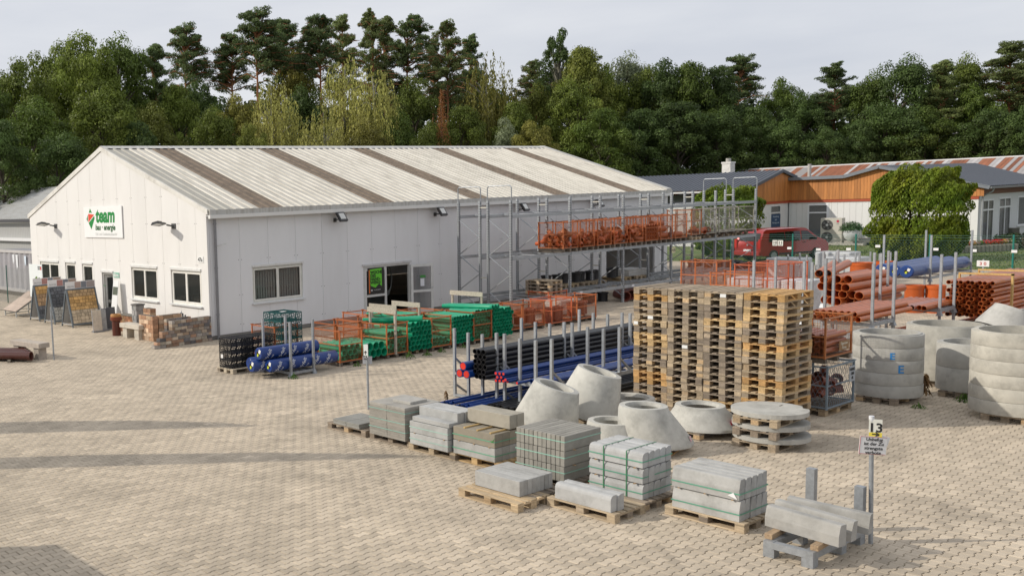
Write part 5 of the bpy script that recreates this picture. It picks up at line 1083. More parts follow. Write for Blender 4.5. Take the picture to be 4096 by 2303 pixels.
ob('paper_label', MB().box(-.1,-.1,.266,.1,.05,.268).mesh('paper_label', 'print'), [o for o in COL.objects if o.get('label', '').startswith('teal lattice crate in the tall stack, fifth')][0], col=(.75, .75, .74))
pallet((19.0, 23.9, 0), 0, 'pallet hidden under the teal crates', OLD[3])
# ------------------------------------------------------------------ blue rolls on a stillage
def stillage(label, x0, y0, x1, y1, z=0, h=1.65, beam=.12, group='steel stillages', base=.10, name='stillage', t=.06):
    s = thing(name, label, 'stillage', (x0, y0, z), 0, group); lx, ly = x1-x0, y1-y0
    for x in (0, lx):
        for y in (0, ly):
            ob('post', MB().box(x-t/2,y-t/2,.0,x+t/2,y+t/2,h).mesh('post', 'galv'), s); ob('foot', MB().add([(x-.07,y-.07,0),(x+.07,y-.07,0),(x+.07,y+.07,0),(x-.07,y+.07,0),(x-.035,y-.035,.13),(x+.035,y-.035,.13),(x+.035,y+.035,.13),(x-.035,y+.035,.13)], [(3,2,1,0),(4,5,6,7),(0,1,5,4),(1,2,6,5),(2,3,7,6),(3,0,4,7)]).mesh('foot', 'galv'), s)
    for y in (0, ly): ob('beam', MB().box(t/2,y-.025,base,lx-t/2,y+.025,base+beam).mesh('beam', 'galv'), s)
    for x in (0, lx): ob('beam', MB().box(x-.025,t/2,base,x+.025,ly-t/2,base+beam).mesh('beam', 'galv'), s)
    for k in (1, 2): ob('slat', MB().box(lx*k/3-.05,.03,base+beam-.03,lx*k/3+.05,ly-.03,base+beam).mesh('slat', 'galv'), s)
    return s
stillage('steel stillage holding the printed blue rolls beside the black crates', 17.08, 21.17, 17.92, 22.42, 0, 1.57, .07, base=.07)
BLU = (.010, .040, .19)
def roll(label, x0, x1, y, z, r, seed, col=BLU, text=True):
    t = thing('fabric_roll', label, 'roll', (x0, y, z), 0, 'blue foil rolls'); rs = random.Random(seed); n = 26; L_ = x1-x0
    prof = [(0, .07), (0, r*.88), (.03, r)]+[(.03+(L_-.06)*k/6, r*(1+rs.uniform(-.02, .015))) for k in range(1, 6)]+[(L_-.03, r), (L_, r*.86), (L_-.01, .02)]
    vs = [(x, q*math.cos(2*math.pi*i/n), q*math.sin(2*math.pi*i/n)) for x, q in prof for i in range(n)]; k = len(prof)
    ob('wrapping', MB().add(vs, [(j*n+i, (j+1)*n+i, (j+1)*n+(i+1) % n, j*n+(i+1) % n) for j in range(k-1) for i in range(n)]).mesh('wrapping', 'foil', True), t, col=col)
    ob('core', MB().pipe((-.002,0,0), (L_*.5,0,0), .075, .05, 16).mesh('core', 'print'), t, col=(.03, .025, .02))
    ob('paper_label', MB().box(-.006,.03,-.01,-.004,.12,.10).mesh('paper_label', 'print'), t, (0, -.13, .0), (R(20), 0, 0), (.78, .77, .72)); ob('paper_label', MB().box(-.007,.04,-.05,-.005,.10,.03).mesh('paper_label', 'print'), t, (0, -.06, -.05), (R(20), 0, 0), (.55, .62, .03))
    if text:
        for k in range(int(L_/.46)):
            for word, sz, du in (('Polyfelt', .165, 0), ('TENCATE', .07, .13)):
                me = text_mesh(word, sz, offset=.001, ext=0); ang = R(58); s0 = .12+.46*k+du+rs.uniform(-.03, .03); c, s_ = math.cos(ang), math.sin(ang); a0 = R(-100)
                bad = False
                for v in me.vertices:
                    u, w_ = v.co.x, v.co.y; ax = s0+u*c-w_*s_*.9; th = a0+(u*s_+w_*c)/r; ax = min(max(ax, .02), L_-.03); v.co = (ax, (r+.006)*math.sin(th)*1.0, -(r+.006)*math.cos(th)*-1.0) if False else (ax, -(r+.006)*math.cos(th), (r+.006)*math.sin(th))
                ob('lettering', me, t, col=(.62, .64, .68))
    return t
def roll_text_fix(): pass
roll('printed blue fabric roll lying in front on the steel stillage', 16.45, 18.95, 21.40, .36, .18, 1); roll('printed blue fabric roll at bottom centre of the stillage', 16.12, 18.5, 21.77, .36, .18, 2); roll('printed blue fabric roll at the back bottom of the stillage', 16.35, 18.6, 22.15, .36, .18, 3); roll('printed blue fabric roll lying on top of the others', 16.30, 18.45, 21.66, .70, .18, 4)
# ------------------------------------------------------------------ long pipe stillages (black and blue pipes)
for y0, lb in ((14.93, 'rear long pipe rack with black pipes'), (13.42, 'front long pipe rack with blue pipes')):
    s = thing('pipe_rack', lb, 'pipe rack', (0, y0, 0), 0, 'long pipe racks')
    for x in (18.25, 20.8, 23.25):
        for k, y in enumerate((0, .42, .85, 1.28)): ob('post', MB().box(x-.03,y-.03,0,x+.03,y+.03,1.70 if k in (0, 3) else 1.63).mesh('post', 'galv'), s)
        ob('cross_arm', MB().box(x-.035,.03,.56,x+.035,1.25,.62).mesh('cross_arm', 'galv'), s); ob('cross_arm', MB().box(x-.035,.03,.02,x+.035,1.25,.07).mesh('cross_arm', 'galv'), s)
        ob('brace', MB().bar((x+.03,1.28,.95),(x+.45,1.28,.62),.045).bar((x+.03,0,.95),(x+.45,0,.62),.045).bar((x+.03,1.28,.30),(x+.42,1.28,.05),.045).mesh('brace', 'galv'), s)
    for a, b in ((18.28, 20.77), (20.83, 23.22)):
        for y in (0, 1.28): ob('long_beam', MB().box(a,y-.025,.55,b,y+.025,.63).mesh('long_beam', 'galv'), s)
BK, BL = (.012, .012, .014), (.008, .045, .21)
def capped(label, x0, x1, y, z, r, col, group, cap=(.62, .03, .015), ri=None):
    o = pipe('blue_pipe', label, (x0, y, z), (x1, y, z), r, col, ri, None, group)
    ob('end_cap', MB().cyl((.012,0,0),(.02,0,0),r*.93,n=14).cyl((-.004,0,0),(.013,0,0),r*.80,n=14).mesh('end_cap', 'plastic'), o, col=cap); return o
for j in range(6):
    for i in range(3): pipe('black_pipe', 'black pipe in the rear rack, %s from left, %s row from the bottom' % (ORD[i], ORD[j]), (17.85+rng.uniform(-.02, .02), 15.22-.123*i+(.03 if j % 2 else 0)-.015, .69+.118*j), (24.0, 15.22-.123*i-.01, .69+.118*j), .061, tone(BK, .2), .05, None, 'black pipes in the rear rack', 'plastic', 16)
for i, (y, z) in enumerate(((15.58, .73), (15.37, .73), (15.47, .915))): capped('thick blue pipe with red cap at the rack end, %s' % ('left', 'right', 'upper')[i], 17.70, 23.9, y, z, .10, BL, 'thick blue pipes')
k = 0
for j, (n, z) in enumerate(((4, .66), (2, .745), (3, .83))):
    for i in range(n):
        k += 1; capped('slim red-capped blue pipe in the front rack, %s from left, row %s' % (ORD[i], ORD[j]), 17.85+.03*i, 23.9, 14.63-.082*i-(.04 if j == 1 else 0), z, .041, BL, 'slim blue pipes')
capped('slim blue pipe with red cap sagging at the middle of the front rack', 17.9, 23.9, 14.40, .70, .041, BL, 'slim blue pipes'); capped('single slim blue pipe lying apart at right in the front rack', 17.95, 23.9, 14.12, .655, .035, BL, 'slim blue pipes')
for i in range(4): pipe('blue_pipe', 'blue pipe on the upper arms of the front rack, %s from left' % ORD[i], (18.3, 14.0-.10*i, .67), (24.0, 14.0-.10*i, .67), .045, BL, None, None, 'blue pipes on the upper arms')
for i in range(9): pipe('blue_pipe', 'blue pipe on the ground below the racks, %s from left' % ORD[i], (17.0+.05*(i % 4), 15.55-.085*i-(.12 if i > 3 else 0), .11+.03*(i % 2)), (23.5, 15.55-.085*i-(.12 if i > 3 else 0), .11+.03*(i % 2)), .04, BL, None, None, 'blue pipes on the ground')
for i in range(7): pipe('black_pipe', 'black pipe on the ground below the front rack, %s from left' % ORD[i], (17.5+.05*(i % 3), 14.55-.13*i, .12+.0*(i % 2)), (23.6, 14.55-.13*i, .12), .058, BK, .048, None, 'black pipes on the ground', 'plastic', 12)
for i in range(5): pipe('black_pipe', 'black pipe of the second ground layer, %s from left' % ORD[i], (18.6+.1*(i % 3), 14.2-.13*i, .235), (24.2, 14.2-.13*i, .235), .058, BK, .048, None, 'black pipes second layer', 'plastic', 12)
# ------------------------------------------------------------------ steel racking
RX = [31.0+3.7*i for i in range(6)]; RH = 4.65
rk = []
for row, (ya, yb) in enumerate(((24.60, 25.70), (26.10, 27.20))):
    s = thing('pallet_racking', 'galvanised pallet racking along the hall, %s row' % ('front' if row == 0 else 'rear'), 'racking', (0, 0, 0), 0, 'pallet racking rows')
    post = MB().box(-.05,-.04,0,.05,-.03,RH).box(-.05,-.03,0,-.04,.04,RH).box(.04,-.03,0,.05,.04,RH).mesh('post', 'galv'); holes = MB()
    for k in range(44): holes.box(-.054,-.015,.2+.1*k,-.0505,.012,.245+.1*k); holes.box(-.02,-.0435,.2+.1*k,.02,-.0405,.245+.1*k)
    hm = holes.mesh('punched_holes', 'print')
    for x in RX:
        for y in (ya, yb): p = ob('post', post, s, (x, y+.04, 0)); stuff(ob('punched_holes', hm, p, col=(.05, .05, .05)))
        for k in range(5):
            z0 = .30+.72*k; a, b = (ya+.05, yb+.03) if k % 2 == 0 else (yb+.03, ya+.05); ob('brace', MB().bar((x,a,z0),(x,b,z0+.72),.03).mesh('brace', 'galv'), s)
    for z in (.62, 2.30, 3.95):
        for a, b in zip(RX[:-1], RX[1:]):
            for y in (ya, yb): ob('beam', MB().box(a+.05,y-.015,z,b-.05,y+.035,z+.125).mesh('beam', 'galv'), s)
            for k in range(1, 4): ob('cross_tie', MB().box(a+(b-a)*k/4-.03,ya+.03,z+.085,a+(b-a)*k/4+.03,yb-.015,z+.118).mesh('cross_tie', 'galv'), s)
            if row == 0 and z < 1: ob('bay_label', MB().box(a+.6,ya-.019,z+.03,a+.78,ya-.016,z+.11).mesh('bay_label', 'print'), s, col=(.75, .75, .78))
    for x in (RX[0], RX[-1]):
        pts = [(x,ya,RH-.1),(x,ya,RH+.48),(x,ya+.08,RH+.56),(x,yb,RH+.56),(x,yb+.06,RH+.48),(x,yb+.06,RH-.1)]; ob('guard_hoop', MB().tube(pts, .022, 8).mesh('guard_hoop', 'galv', True), s)
    if row == 1:
        for x in RX:
            for z in (1.55, 4.35): ob('row_spacer', MB().box(x-.03,25.78,z,x+.03,26.10,z+.05).mesh('row_spacer', 'paint'), s, col=(.55, .53, .46))
# pallets and cages in the racking
for i in range(4): pallet((33.7, 25.15, .745+.1445*i), Y90+R(rng.uniform(-2, 2)), 'pallet in the small pile on the lowest beams, %s from the bottom' % ORD[i], rng.choice(OLD), 'pallets piled in the racking'); 
for i, x in enumerate((35.75, 36.6, 37.7, 38.6, 40.5, 41.7)): pallet((x, 26.4, .745), Y90, 'pallet on the lowest rear beams, %s from left' % ORD[i], rng.choice([(.40, .30, .17), (.34, .27, .18)]), 'pallets on rear beams')
def bucket(label, x, y, z, r=.2, h=.33, col=(.012, .012, .013)): 
    return tag(ob('plastic_tub', MB().lathe([(r, 0), (r*.92, h*.2), (r*.95, h*.8), (r*1.08, h*.85), (r*1.08, h), (r*.85, h), (r*.8, .05)], 18).mesh('plastic_tub', 'rubber', True), None, (x, y, z), col=col), label, 'tub', 'black tubs')
k = 0
for x in (35.6, 36.15, 36.8, 37.5, 38.0, 38.5, 39.0, 40.1, 40.5): k += 1; bucket('black plastic tub on the lowest rear beams, %s from left' % ORD[k-1], x, 26.3+.15*(k % 2), .892, .21, .42)
for i in range(4): tag(stone('paving_slab', None, 41.0, 26.0, .892+.075*i, 42.5, 26.9, .962+.075*i, (.52, .52, .50), .004), 'pale slab in the low pile on rear beams, %s from the bottom' % ORD[i], 'slab', 'pale slabs in the racking')
OFT = (.40, .095, .025)
def elbow_mesh(r, bend, n=12):
    mb = MB(); pts = [Vector((0, 0, 0))]
    rad = r*2.2; arc = [(rad*math.sin(R(bend)*k/4), rad*(1-math.cos(R(bend)*k/4))) for k in range(5)]
    c = [Vector((-.10, 0, 0))]+[Vector((x, 0, z)) for x, z in arc]; d = Vector((math.cos(R(bend)), 0, math.sin(R(bend)))); c.append(c[-1]+d*.10)
    vs = []; 
    for i, p in enumerate(c):
        t = (c[min(i+1, len(c)-1)]-c[max(i-1, 0)]).normalized(); rr = r*1.14 if i in (0, 1) else r; vs += mb.ring(p, t, rr, n)
    k = len(c); fs = [(j*n+i, j*n+(i+1) % n, (j+1)*n+(i+1) % n, (j+1)*n+i) for j in range(k-1) for i in range(n)]
    o = len(vs); vs += mb.ring(c[0], (c[1]-c[0]), r*.98, n)+mb.ring(c[0]+(c[1]-c[0])*.8, (c[1]-c[0]), r*.9, n)+mb.ring(c[-1], d, r*.88, n)+mb.ring(c[-1]-d*.09, d, r*.85, n)
    fs += [(i, o+i, o+(i+1) % n, (i+1) % n) for i in range(n)]+[(o+i, o+n+i, o+n+(i+1) % n, o+(i+1) % n) for i in range(n)]+[((k-1)*n+i, (k-1)*n+(i+1) % n, o+2*n+(i+1) % n, o+2*n+i) for i in range(n)]+[(o+2*n+i, o+2*n+(i+1) % n, o+3*n+(i+1) % n, o+3*n+i) for i in range(n)]
    return mb.add(vs, fs).mesh('elbow_fitting', 'plastic', True)
FIT = [elbow_mesh(.085, 45), elbow_mesh(.085, 87), elbow_mesh(.105, 30), elbow_mesh(.07, 87), MB().pipe((0,0,0),(.42,0,0),.095,.085,12,(.1,.012)).mesh('elbow_fitting', 'plastic', True)]
def heap(where, x, y, z, lx, ly, h, n, col=OFT, group=None, seed=0):
    rs = random.Random(seed); nx, ny = max(1, int(lx/.24)), max(1, int(ly/.26)); i = 0
    while i < n:
        lay = i//(nx*ny); q = i % (nx*ny); px_ = x-lx/2+.14+(q % nx)*(lx-.28)/max(1, nx-1)+rs.uniform(-.04, .04); py_ = y-ly/2+.15+(q//nx)*(ly-.3)/max(1, ny-1)+rs.uniform(-.04, .04)
        o = ob('elbow_fitting', rs.choice(FIT), None, (px_, py_, z+.13+lay*.155), (rs.uniform(0, 6.28), rs.uniform(-.7, .7), rs.uniform(0, 6.28)), tuple(c*rs.uniform(.85, 1.2) if k == 0 else c for k, c in enumerate(col)))
        tag(o, 'orange pipe fitting heaped in the '+where, 'pipe fitting', group or ('fittings in the '+where)); i += 1
RC = [(34.56, 'first racked cage'), (35.68, 'second racked cage'), (36.86, 'third racked cage'), (38.02, 'fourth racked cage'), (39.18, 'fifth racked cage'), (40.34, 'sixth racked cage'), (41.5, 'seventh racked cage'), (42.66, 'eighth racked cage')]
for i, (x, nm) in enumerate(RC):
    cage('orange wire cage on the middle beams, %s from left, holding orange fittings' % ORD[i] if i < 7 else 'orange wire cage on the middle beams, eighth from left, holding short pipes', x, 25.1, 2.43, .98, 1.22, 1.22, .16, ORA, group='orange cages in the racking')
    if i in (0, 1, 2, 3, 4): heap(nm, x, 25.1, 2.60, .86, 1.1, .8, (38, 26, 30, 26, 34)[i], seed=i)
    if i == 5:
        for j in range(4):
            for q in range(5): pipe('orange_pipe', 'short orange pipe in the sixth racked cage, %s from left, row %s' % (ORD[q], ORD[j]), (x-.38+.19*q, 24.55, 2.70+.17*j), (x-.38+.19*q, 25.6, 2.70+.17*j), .085, tone(OFT), None, (.08, .008), 'short orange pipes')
    if i in (6, 7):
        for j in range(3 if i == 6 else 1): pipe('orange_pipe', 'thick short orange pipe in the %s, %s from the bottom' % (nm, ORD[j]), (x-.42, 24.75+.1*j, 2.74+.27*j), (x+.44, 24.8+.1*j, 2.74+.27*j), .13, tone(OFT), None, (.1, .012), 'thick short pipes')
for i, (x, c) in enumerate(((43.95, ORA), (44.95, (.30, .29, .24)), (46.6, (.33, .32, .28)), (48.35, (.28, .27, .22)))): 
    cage(('orange wire cage at the right part of the middle beams', 'grey wire cage with orange pieces on the middle beams', 'grey wire cage holding wire rolls on the middle beams', 'rusty grey cage at the racking end on the middle beams')[i], x, 25.1, 2.43+.14, .85 if i == 0 else 1.45, 1.2, 1.25, .10, c, group='cages at the racking end')
    pallet((x, 25.1, 2.425), Y90 if i == 0 else 0, 'pallet under the %s cage at the racking end' % ('first', 'second', 'third', 'last')[i], OLD[0])
heap('grey racked cage', 44.95, 25.1, 2.68, 1.2, 1.0, .4, 10, seed=20)
# cages standing before the racking
BRN = (.20, .055, .028)
for i, (x, c) in enumerate(((27.85, ORA), (29.1, ORA), (30.7, ORA2), (32.2, ORA))):
    cage('orange wire cage of brown fittings at the racking foot, %s from left' % ORD[i], x, 22.6, 0, 1.2, .95, .98, .12, c, group='cages at the racking foot')
    for j in range(4): tag(ob('drain_pot', MB().lathe([(.17, 0), (.17, .40), (.20, .42), (.20, .5), (.15, .5), (.14, .1)], 18).mesh('drain_pot', 'plastic', True), None, (x-.4+.27*j, 22.5+.1*(j % 2), .14+.08*(i % 2)), col=tone(BRN if i != 1 else (.28, .07, .03))), 'brown drain pot in the %s cage at the racking foot' % ORD[i], 'drain pot', 'drain pots in the %s foot cage' % ORD[i])
cage('orange wire cage under the first racking bay', 33.6, 24.9, 0, 1.2, 1.0, .9, .12, ORA2, group='cages at the racking foot'); 
for i in range(5): bucket('black tub on the ground under the racking, %s from left' % ORD[i], 36.2+.55*i, 25.6+.2*(i % 2), .0, .22, .40)
for i in range(4): pipe('brown_pipe', 'dark red clay fitting under the racking, %s from left' % ORD[i], (38.6+.4*i, 24.6, .25+.05*i), (39.0+.4*i, 25.3, .3), .20, (.12, .03, .02), .15, (.1, .03), 'clay fittings')
for i in range(6): tag(stone('paving_slab', None, 32.6, 23.5, .12+.09*i, 33.8, 24.3, .20+.09*i, (.44, .42, .38), .004), 'pale slab in the pile under the first racking bay, %s from the bottom' % ORD[i], 'slab', 'pale slabs under the racking')
# stacked cages behind the pallet stack
for lv in range(2):
    for i, (x, y, c, h) in enumerate(((33.9, 18.55, ORA, 1.15), (32.9, 16.95, ORA, 1.0), (33.2, 16.65-.35, ORA2, 1.15), (34.25, 16.2, ORA2, 1.15))):
        cage('%s orange-red wire cage behind the pallet stack, %s from left' % ('upper' if lv else 'lower', ORD[i]), x, y, lv*1.13 if i != 1 else lv*1.0, .95, 1.3, h, .12, c, group='cages behind the pallet stack')
for i in range(6): tag(stone('insulation_block', None, 38+.0*i, 17.0+.5*i, .1, 39.2, 17.45+.5*i, 1.3, (.55, .56, .57), .02), 'grey wrapped block row behind the red cages, %s from right' % ORD[i], 'block', 'wrapped blocks')
# cages right of the pallet stack
cage('blue-grey diamond-mesh cage on a pallet right of the pallet stack', 22.65, 9.85, .146, 1.25, .85, .92, .02, (.20, .25, .29), group=None, diamond=True); pallet((22.62, 9.85, 0), 0, 'pallet under the blue-grey cage', (.32, .24, .15))
cage('orange cage with brown owner plate stacked on the blue-grey cage', 22.65, 9.9, 1.12, 1.22, .82, .96, .12, (.40, .14, .045)); heap('blue-grey cage', 22.65, 9.85, .35, 1.0, .7, .5, 16, (.22, .06, .03), seed=31)
pl = [o for o in COL.objects if o.get('label', '').startswith('orange cage with brown owner')][0]; p = ob('owner_plate', MB().box(-.02,-.425,.22,.42,-.415,.42).mesh('owner_plate', 'print'), pl, col=(.28, .15, .06)); ob('lettering', text_mesh('Eigentum\nFirma', .085, align='CENTER', spacing=1.1), p, (.2, -.428, .34), FY, (.7, .66, .55))
pl = [o for o in COL.objects if o.get('label', '').startswith('blue-grey diamond')][0]; p = ob('owner_plate', MB().box(.34,-.44,.48,.60,-.43,.82).mesh('owner_plate', 'print'), pl, col=(.40, .43, .46)); ob('lettering', text_mesh('REMO\n1301\n45', .085, align='CENTER', offset=.002, spacing=1.1), p, (.47, -.443, .72), FY, (.03, .03, .03))
for j in range(3):
    for i in range(4): pipe('orange_pipe', 'pink-brown pipe piece inside the upper orange cage, %s from right, row %s' % (ORD[i], ORD[j]), (22.15, 9.62+.18*i, 1.36+.15*j), (23.15, 9.62+.18*i, 1.36+.15*j), .07, (.33, .10, .05), None, None, 'pipe pieces in the upper cage')
# ------------------------------------------------------------------ orange pipes on stillages at right
OP = (.47, .125, .032)
for i, (x0, y0, x1, y1, nm) in enumerate(((28.55, 11.2, 29.82, 12.68, 'near left'), (32.6, 11.1, 33.6, 12.6, 'near right'), (32.8, 12.85, 33.75, 14.25, 'far middle'), (28.7, 12.95, 29.95, 14.3, 'far left'))):
    for lv in range(2): stillage('%s tier of the %s stillage of orange pipes' % (('lower', 'upper')[lv], nm), x0, y0, x1, y1, 1.0*lv, 1.05 if lv == 0 else 1.75, .09, base=.10)
for j in range(2):
    for i in range(8-j): pipe('orange_pipe', 'long orange pipe on the near left stillage, %s from left, %s layer' % (ORD[i], ('lower', 'upper')[j]), (28.2+.03*(i % 3), 12.45-.15*i-.07*j, 1.30+.135*j), (31.3+.1*(i % 2), 12.45-.15*i-.07*j, 1.30+.135*j), .074, tone(OP, .12), None, None, 'long orange pipes near left')
k = 0
for j, n in enumerate((5, 5, 4, 3)):
    for i in range(n):
        k += 1; pipe('orange_pipe', 'thick orange drain pipe in the far middle stillage, %s from left, row %s' % (ORD[i], ORD[j]), (31.9+rng.uniform(-.25, .2), 13.86-.24*i-.12*(j % 2), 1.34+.215*j), (34.6, 13.86-.24*i-.12*(j % 2), 1.34+.215*j), .122, tone(OP, .12), .110, None, 'thick orange pipes', 'plastic', 18)
for i in range(2): pipe('orange_pipe', 'thick orange pipe lying askew on the far middle pile, %s' % ('left', 'right')[i], (31.7+.1*i, 13.88-.18*i, 2.16), (33.9, 14.38-.35*i, 2.32), .12, tone(OP), .108, None, 'thick orange pipes', 'plastic', 18)
for i in range(9): pipe('orange_pipe', 'orange pipe in the single row on the near right stillage, %s from left' % ORD[i], (31.95+rng.uniform(-.06, .06), 12.38-.142*i, 1.27), (34.2, 12.38-.142*i, 1.27), .070, tone(OP if i not in (5, 6) else (.46, .2, .15), .1), None, None, 'row of orange pipes')
for i in range(5): pipe('orange_pipe', 'orange pipe on the lowest level behind the rings, %s from left' % ORD[i], (31.0+.2*i, 11.9-.3*i, .35+.02*i), (34.5, 11.9-.3*i, .35), .11, tone(OP, .12), .098, None, 'orange pipes on the lowest level', 'plastic', 16)
for j in range(3):
    for i in range(6): pipe('orange_pipe', 'short orange pipe in the low crate behind the rings, %s from left, row %s' % (ORD[i], ORD[j]), (30.6, 11.9-.16*i-.08*(j % 2), .30+.14*j), (33.6, 11.9-.16*i-.08*(j % 2), .30+.14*j), .07, tone(OP, .15), None, None, 'pipes in the low crate')
# framed bundle
bd = thing('pipe_bundle', 'big battened bundle of orange pipes near the right edge', 'pipe bundle', (34.0, 0, 0)); pm = MB().pipe((0,0,0),(5.0,0,0),.062,.054,14).mesh('pipe', 'plastic', True)
for j in range(9):
    for i in range(8 if j % 2 == 0 else 7): ob('pipe', pm, bd, (rng.uniform(-.03, .03)+(.12 if (i+j) % 2 else 0), 11.38-.143*i-.0715*(j % 2), .90+.118*j), col=tone(OP, .12))
for x in (1.1, 2.6): ob('batten', MB().box(x-.04,10.18,.80,x+.04,10.23,2.06).box(x-.04,10.18,2.0,x+.04,11.5,2.05).box(x-.04,11.46,.80,x+.04,11.5,2.0).box(x-.04,10.2,.76,x+.04,11.48,.82).mesh('batten', 'wood'), bd, col=(.55, .37, .14))
for j in range(3):
    for i in range(5): pipe('orange_pipe', 'thick orange pipe under the battened bundle, %s from left, row %s' % (ORD[i], ORD[j]), (33.9, 11.35-.23*i-.11*(j % 2), .13+.20*j), (38.5, 11.35-.23*i-.11*(j % 2), .13+.20*j), .11, tone(OP, .12), .098, None, 'thick pipes under the bundle', 'plastic', 16)
for i in range(8): pipe('orange_pipe', 'orange pipe on the ground at the right edge, %s from left' % ORD[i], (36+.2*i, 9.9-.16*i, .12), (41, 9.9-.16*i, .12), .07, tone(OP, .12), None, None, 'ground pipes at the right edge')
# tall orange shafts and far stillage with plain blue rolls
for i, (x, y, r, h) in enumerate(((45.6, 18.35, .40, 1.45), (46.6, 17.9, .36, 1.45), (41.4, 14.9, .30, 1.0), (41.7, 14.35, .30, 1.0), (42.2, 13.8, .28, .8), (42.6, 13.2, .28, .7))): tag(ob('shaft_pipe', MB().pipe((0,0,h),(0,0,0),r,r-.03,26,(.12,.02)).mesh('shaft_pipe', 'plastic', True), None, (x, y, 0), col=(.50, .105, .022)), 'upright orange shaft pipe behind the stillages, %s from left' % ORD[i], 'shaft pipe', 'upright orange shafts')
for lv in range(2): stillage('%s tier of the far stillage with plain blue rolls' % ('lower', 'upper')[lv], 42.9, 14.95, 46.8, 16.5, 1.0*lv, 1.05 if lv == 0 else 1.75, .09, base=.10)
for i in range(3): roll('plain blue foil roll on the far upper stillage, %s from right' % ORD[i], 41.6+.2*i, 47.0, 15.25+.48*i, 1.46, .235, 20+i, (.02, .06, .22), False)
# black coils and stacks before the van
for i in range(3):
    mb = MB()
    for k in range(4): mb.tube([(.75*math.cos(a*math.pi/12)*(1-.05*(k % 2)), .75*math.sin(a*math.pi/12)*(1-.05*(k % 2)), .1+.13*k) for a in range(25)], .065, 6)
    tag(ob('pipe_coil', mb.mesh('pipe_coil', 'rubber', True), None, (55.5+.4*i, 27.6+1.7*i, 0), col=(.015, .016, .018)), 'black coiled pipe on the ground before the van, %s from right' % ORD[i], 'coil', 'black pipe coils')
for i, (x, y, h) in enumerate(((50.5, 23.5, 1.2), (52.0, 21.6, 1.2), (50.6, 20.4, 1.05), (54.0, 22.8, 1.3))): 
    t = thing('wrapped_pallet_load', 'foil-wrapped grey pallet load before the fence, %s from left' % ORD[i], 'pallet load', (x, y, 0), 0, 'foil-wrapped loads'); ob('load', MB().cbox(-.6,-.8,.15,.6,.8,h,.04).mesh('load', 'concrete'), t, col=(.50, .51, .50)); ob('foil', MB().cbox(-.61,-.81,.14,.61,.81,h+.02,.045).mesh('foil', 'film'), t); ob('base', MB().box(-.6,-.8,0,.6,-.66,.14).box(-.6,.66,0,.6,.8,.14).box(-.6,-.07,0,.6,.07,.14).mesh('base', 'wood'), t, col=OLD[1])
for i, (x, y) in enumerate(((47.2, 21.2), (48.0, 20.0), (49.0, 19.0))): stillage('empty galvanised stillage before the wrapped loads, %s from left' % ORD[i], x, y, x+1.1, y+.8, 0, 1.6, .08)
# ------------------------------------------------------------------ displays before the gable
def stones_on(parent, name, nx, nz, w_, h, cols, seed, x0=0, z0=0, jit=.3):
    rs = random.Random(seed); z = z0
    for r in range(nz):
        hh = h/nz; x = x0; col = cols[min(len(cols)-1, r*len(cols)//nz)]
        while x < x0+w_-.01:
            ww = min(w_/nx*rs.uniform(1-jit, 1+jit), x0+w_-x)
            if x0+w_-(x+ww) < .06: ww = x0+w_-x
            v = rs.uniform(.8, 1.2); ob(name, MB().cbox(-ww/2+.005,-.018-.006*rs.random(),-hh/2+.005,ww/2-.005,.012,hh/2-.005,.008).mesh(name, 'stone'), parent, (x+ww/2, -.03, z+hh/2), (0, 0, 0), tuple(q*v for q in col)); x += ww
        z += hh
YE = (.56, .33, .12); BE = (.42, .27, .15); DK = (.085, .09, .10); MG = (.30, .30, .28); CRM = (.50, .40, .28)
for k, (y, lb, cols) in enumerate(((36.54, 'display easel of yellow and cream paving stones, nearest of three', [CRM, CRM, (.52, .32, .13), YE, (.45, .30, .16)]), (38.28, 'display easel of dark grey paving stones, middle of three', [(.36, .35, .32), (.34, .33, .30), DK, DK, (.12, .125, .14)]), (39.85, 'display easel of yellow over dark stones, farthest of three', [DK, (.12, .12, .13), BE, BE, YE, YE]))):
    t = thing('display_easel', lb, 'display board', (17.86, y, 0), 0, 'paving display easels'); FR = (.13, .155, .175); W_, H_ = 1.36, 1.58; a = math.atan2(.52, H_)
    for x in (0, W_): 
        ob('leg', MB().bar((x,0,0),(x,.52,H_),.05).mesh('leg', 'paint'), t, col=FR); ob('rear_leg', MB().bar((x,1.04,0),(x,.52,H_),.05).mesh('rear_leg', 'paint'), t, col=FR); ob('tie', MB().bar((x,.06,.12),(x,.98,.12),.03).mesh('tie', 'paint'), t, col=(.4, .4, .4))
    pn = ob('panel', MB().box(0,-.012,.13,W_,.0,1.66).mesh('panel', 'paint'), t, (0, .0, .0), (-a, 0, 0), (.16, .17, .18)); ob('rear_panel', MB().box(0,0,.1,W_,.012,1.6).mesh('rear_panel', 'paint'), t, (0, 1.04, 0), (a, 0, 0), (.55, .55, .54))
    ob('rim', MB().box(-.02,-.05,.10,W_+.02,-.0,.15).box(-.02,-.05,1.62,W_+.02,0,1.67).box(-.02,-.05,.15,.04,0,1.62).box(W_-.04,-.05,.15,W_+.02,0,1.62).mesh('rim', 'paint'), pn, col=FR)
    stones_on(pn, 'paving_stone', 7, 10 if k < 2 else 8, W_-.1, 1.45, cols, k, .05, .16)
    hd = ob('header_board', MB().box(-.02,.50,1.60,W_+.02,.515,1.90).mesh('header_board', 'print'), t, col=(.74, .72, .72)); ob('lettering', text_mesh('PLÄTZE' if k else 'VIELFALT', .10), hd, (.05, .494, 1.66), FY, (.35, .36, .36))
    for x0, x1, c in ((.42, .70, (.40, .20, .18) if k else (.42, .30, .26)), (.72, .96, (.18, .19, .22)), (.98, 1.34, (.36, .27, .22) if k else (.33, .28, .27))): ob('picture_field', MB().box(x0,.492,1.62,x1,.498,1.88).mesh('picture_field', 'print'), hd, col=c)
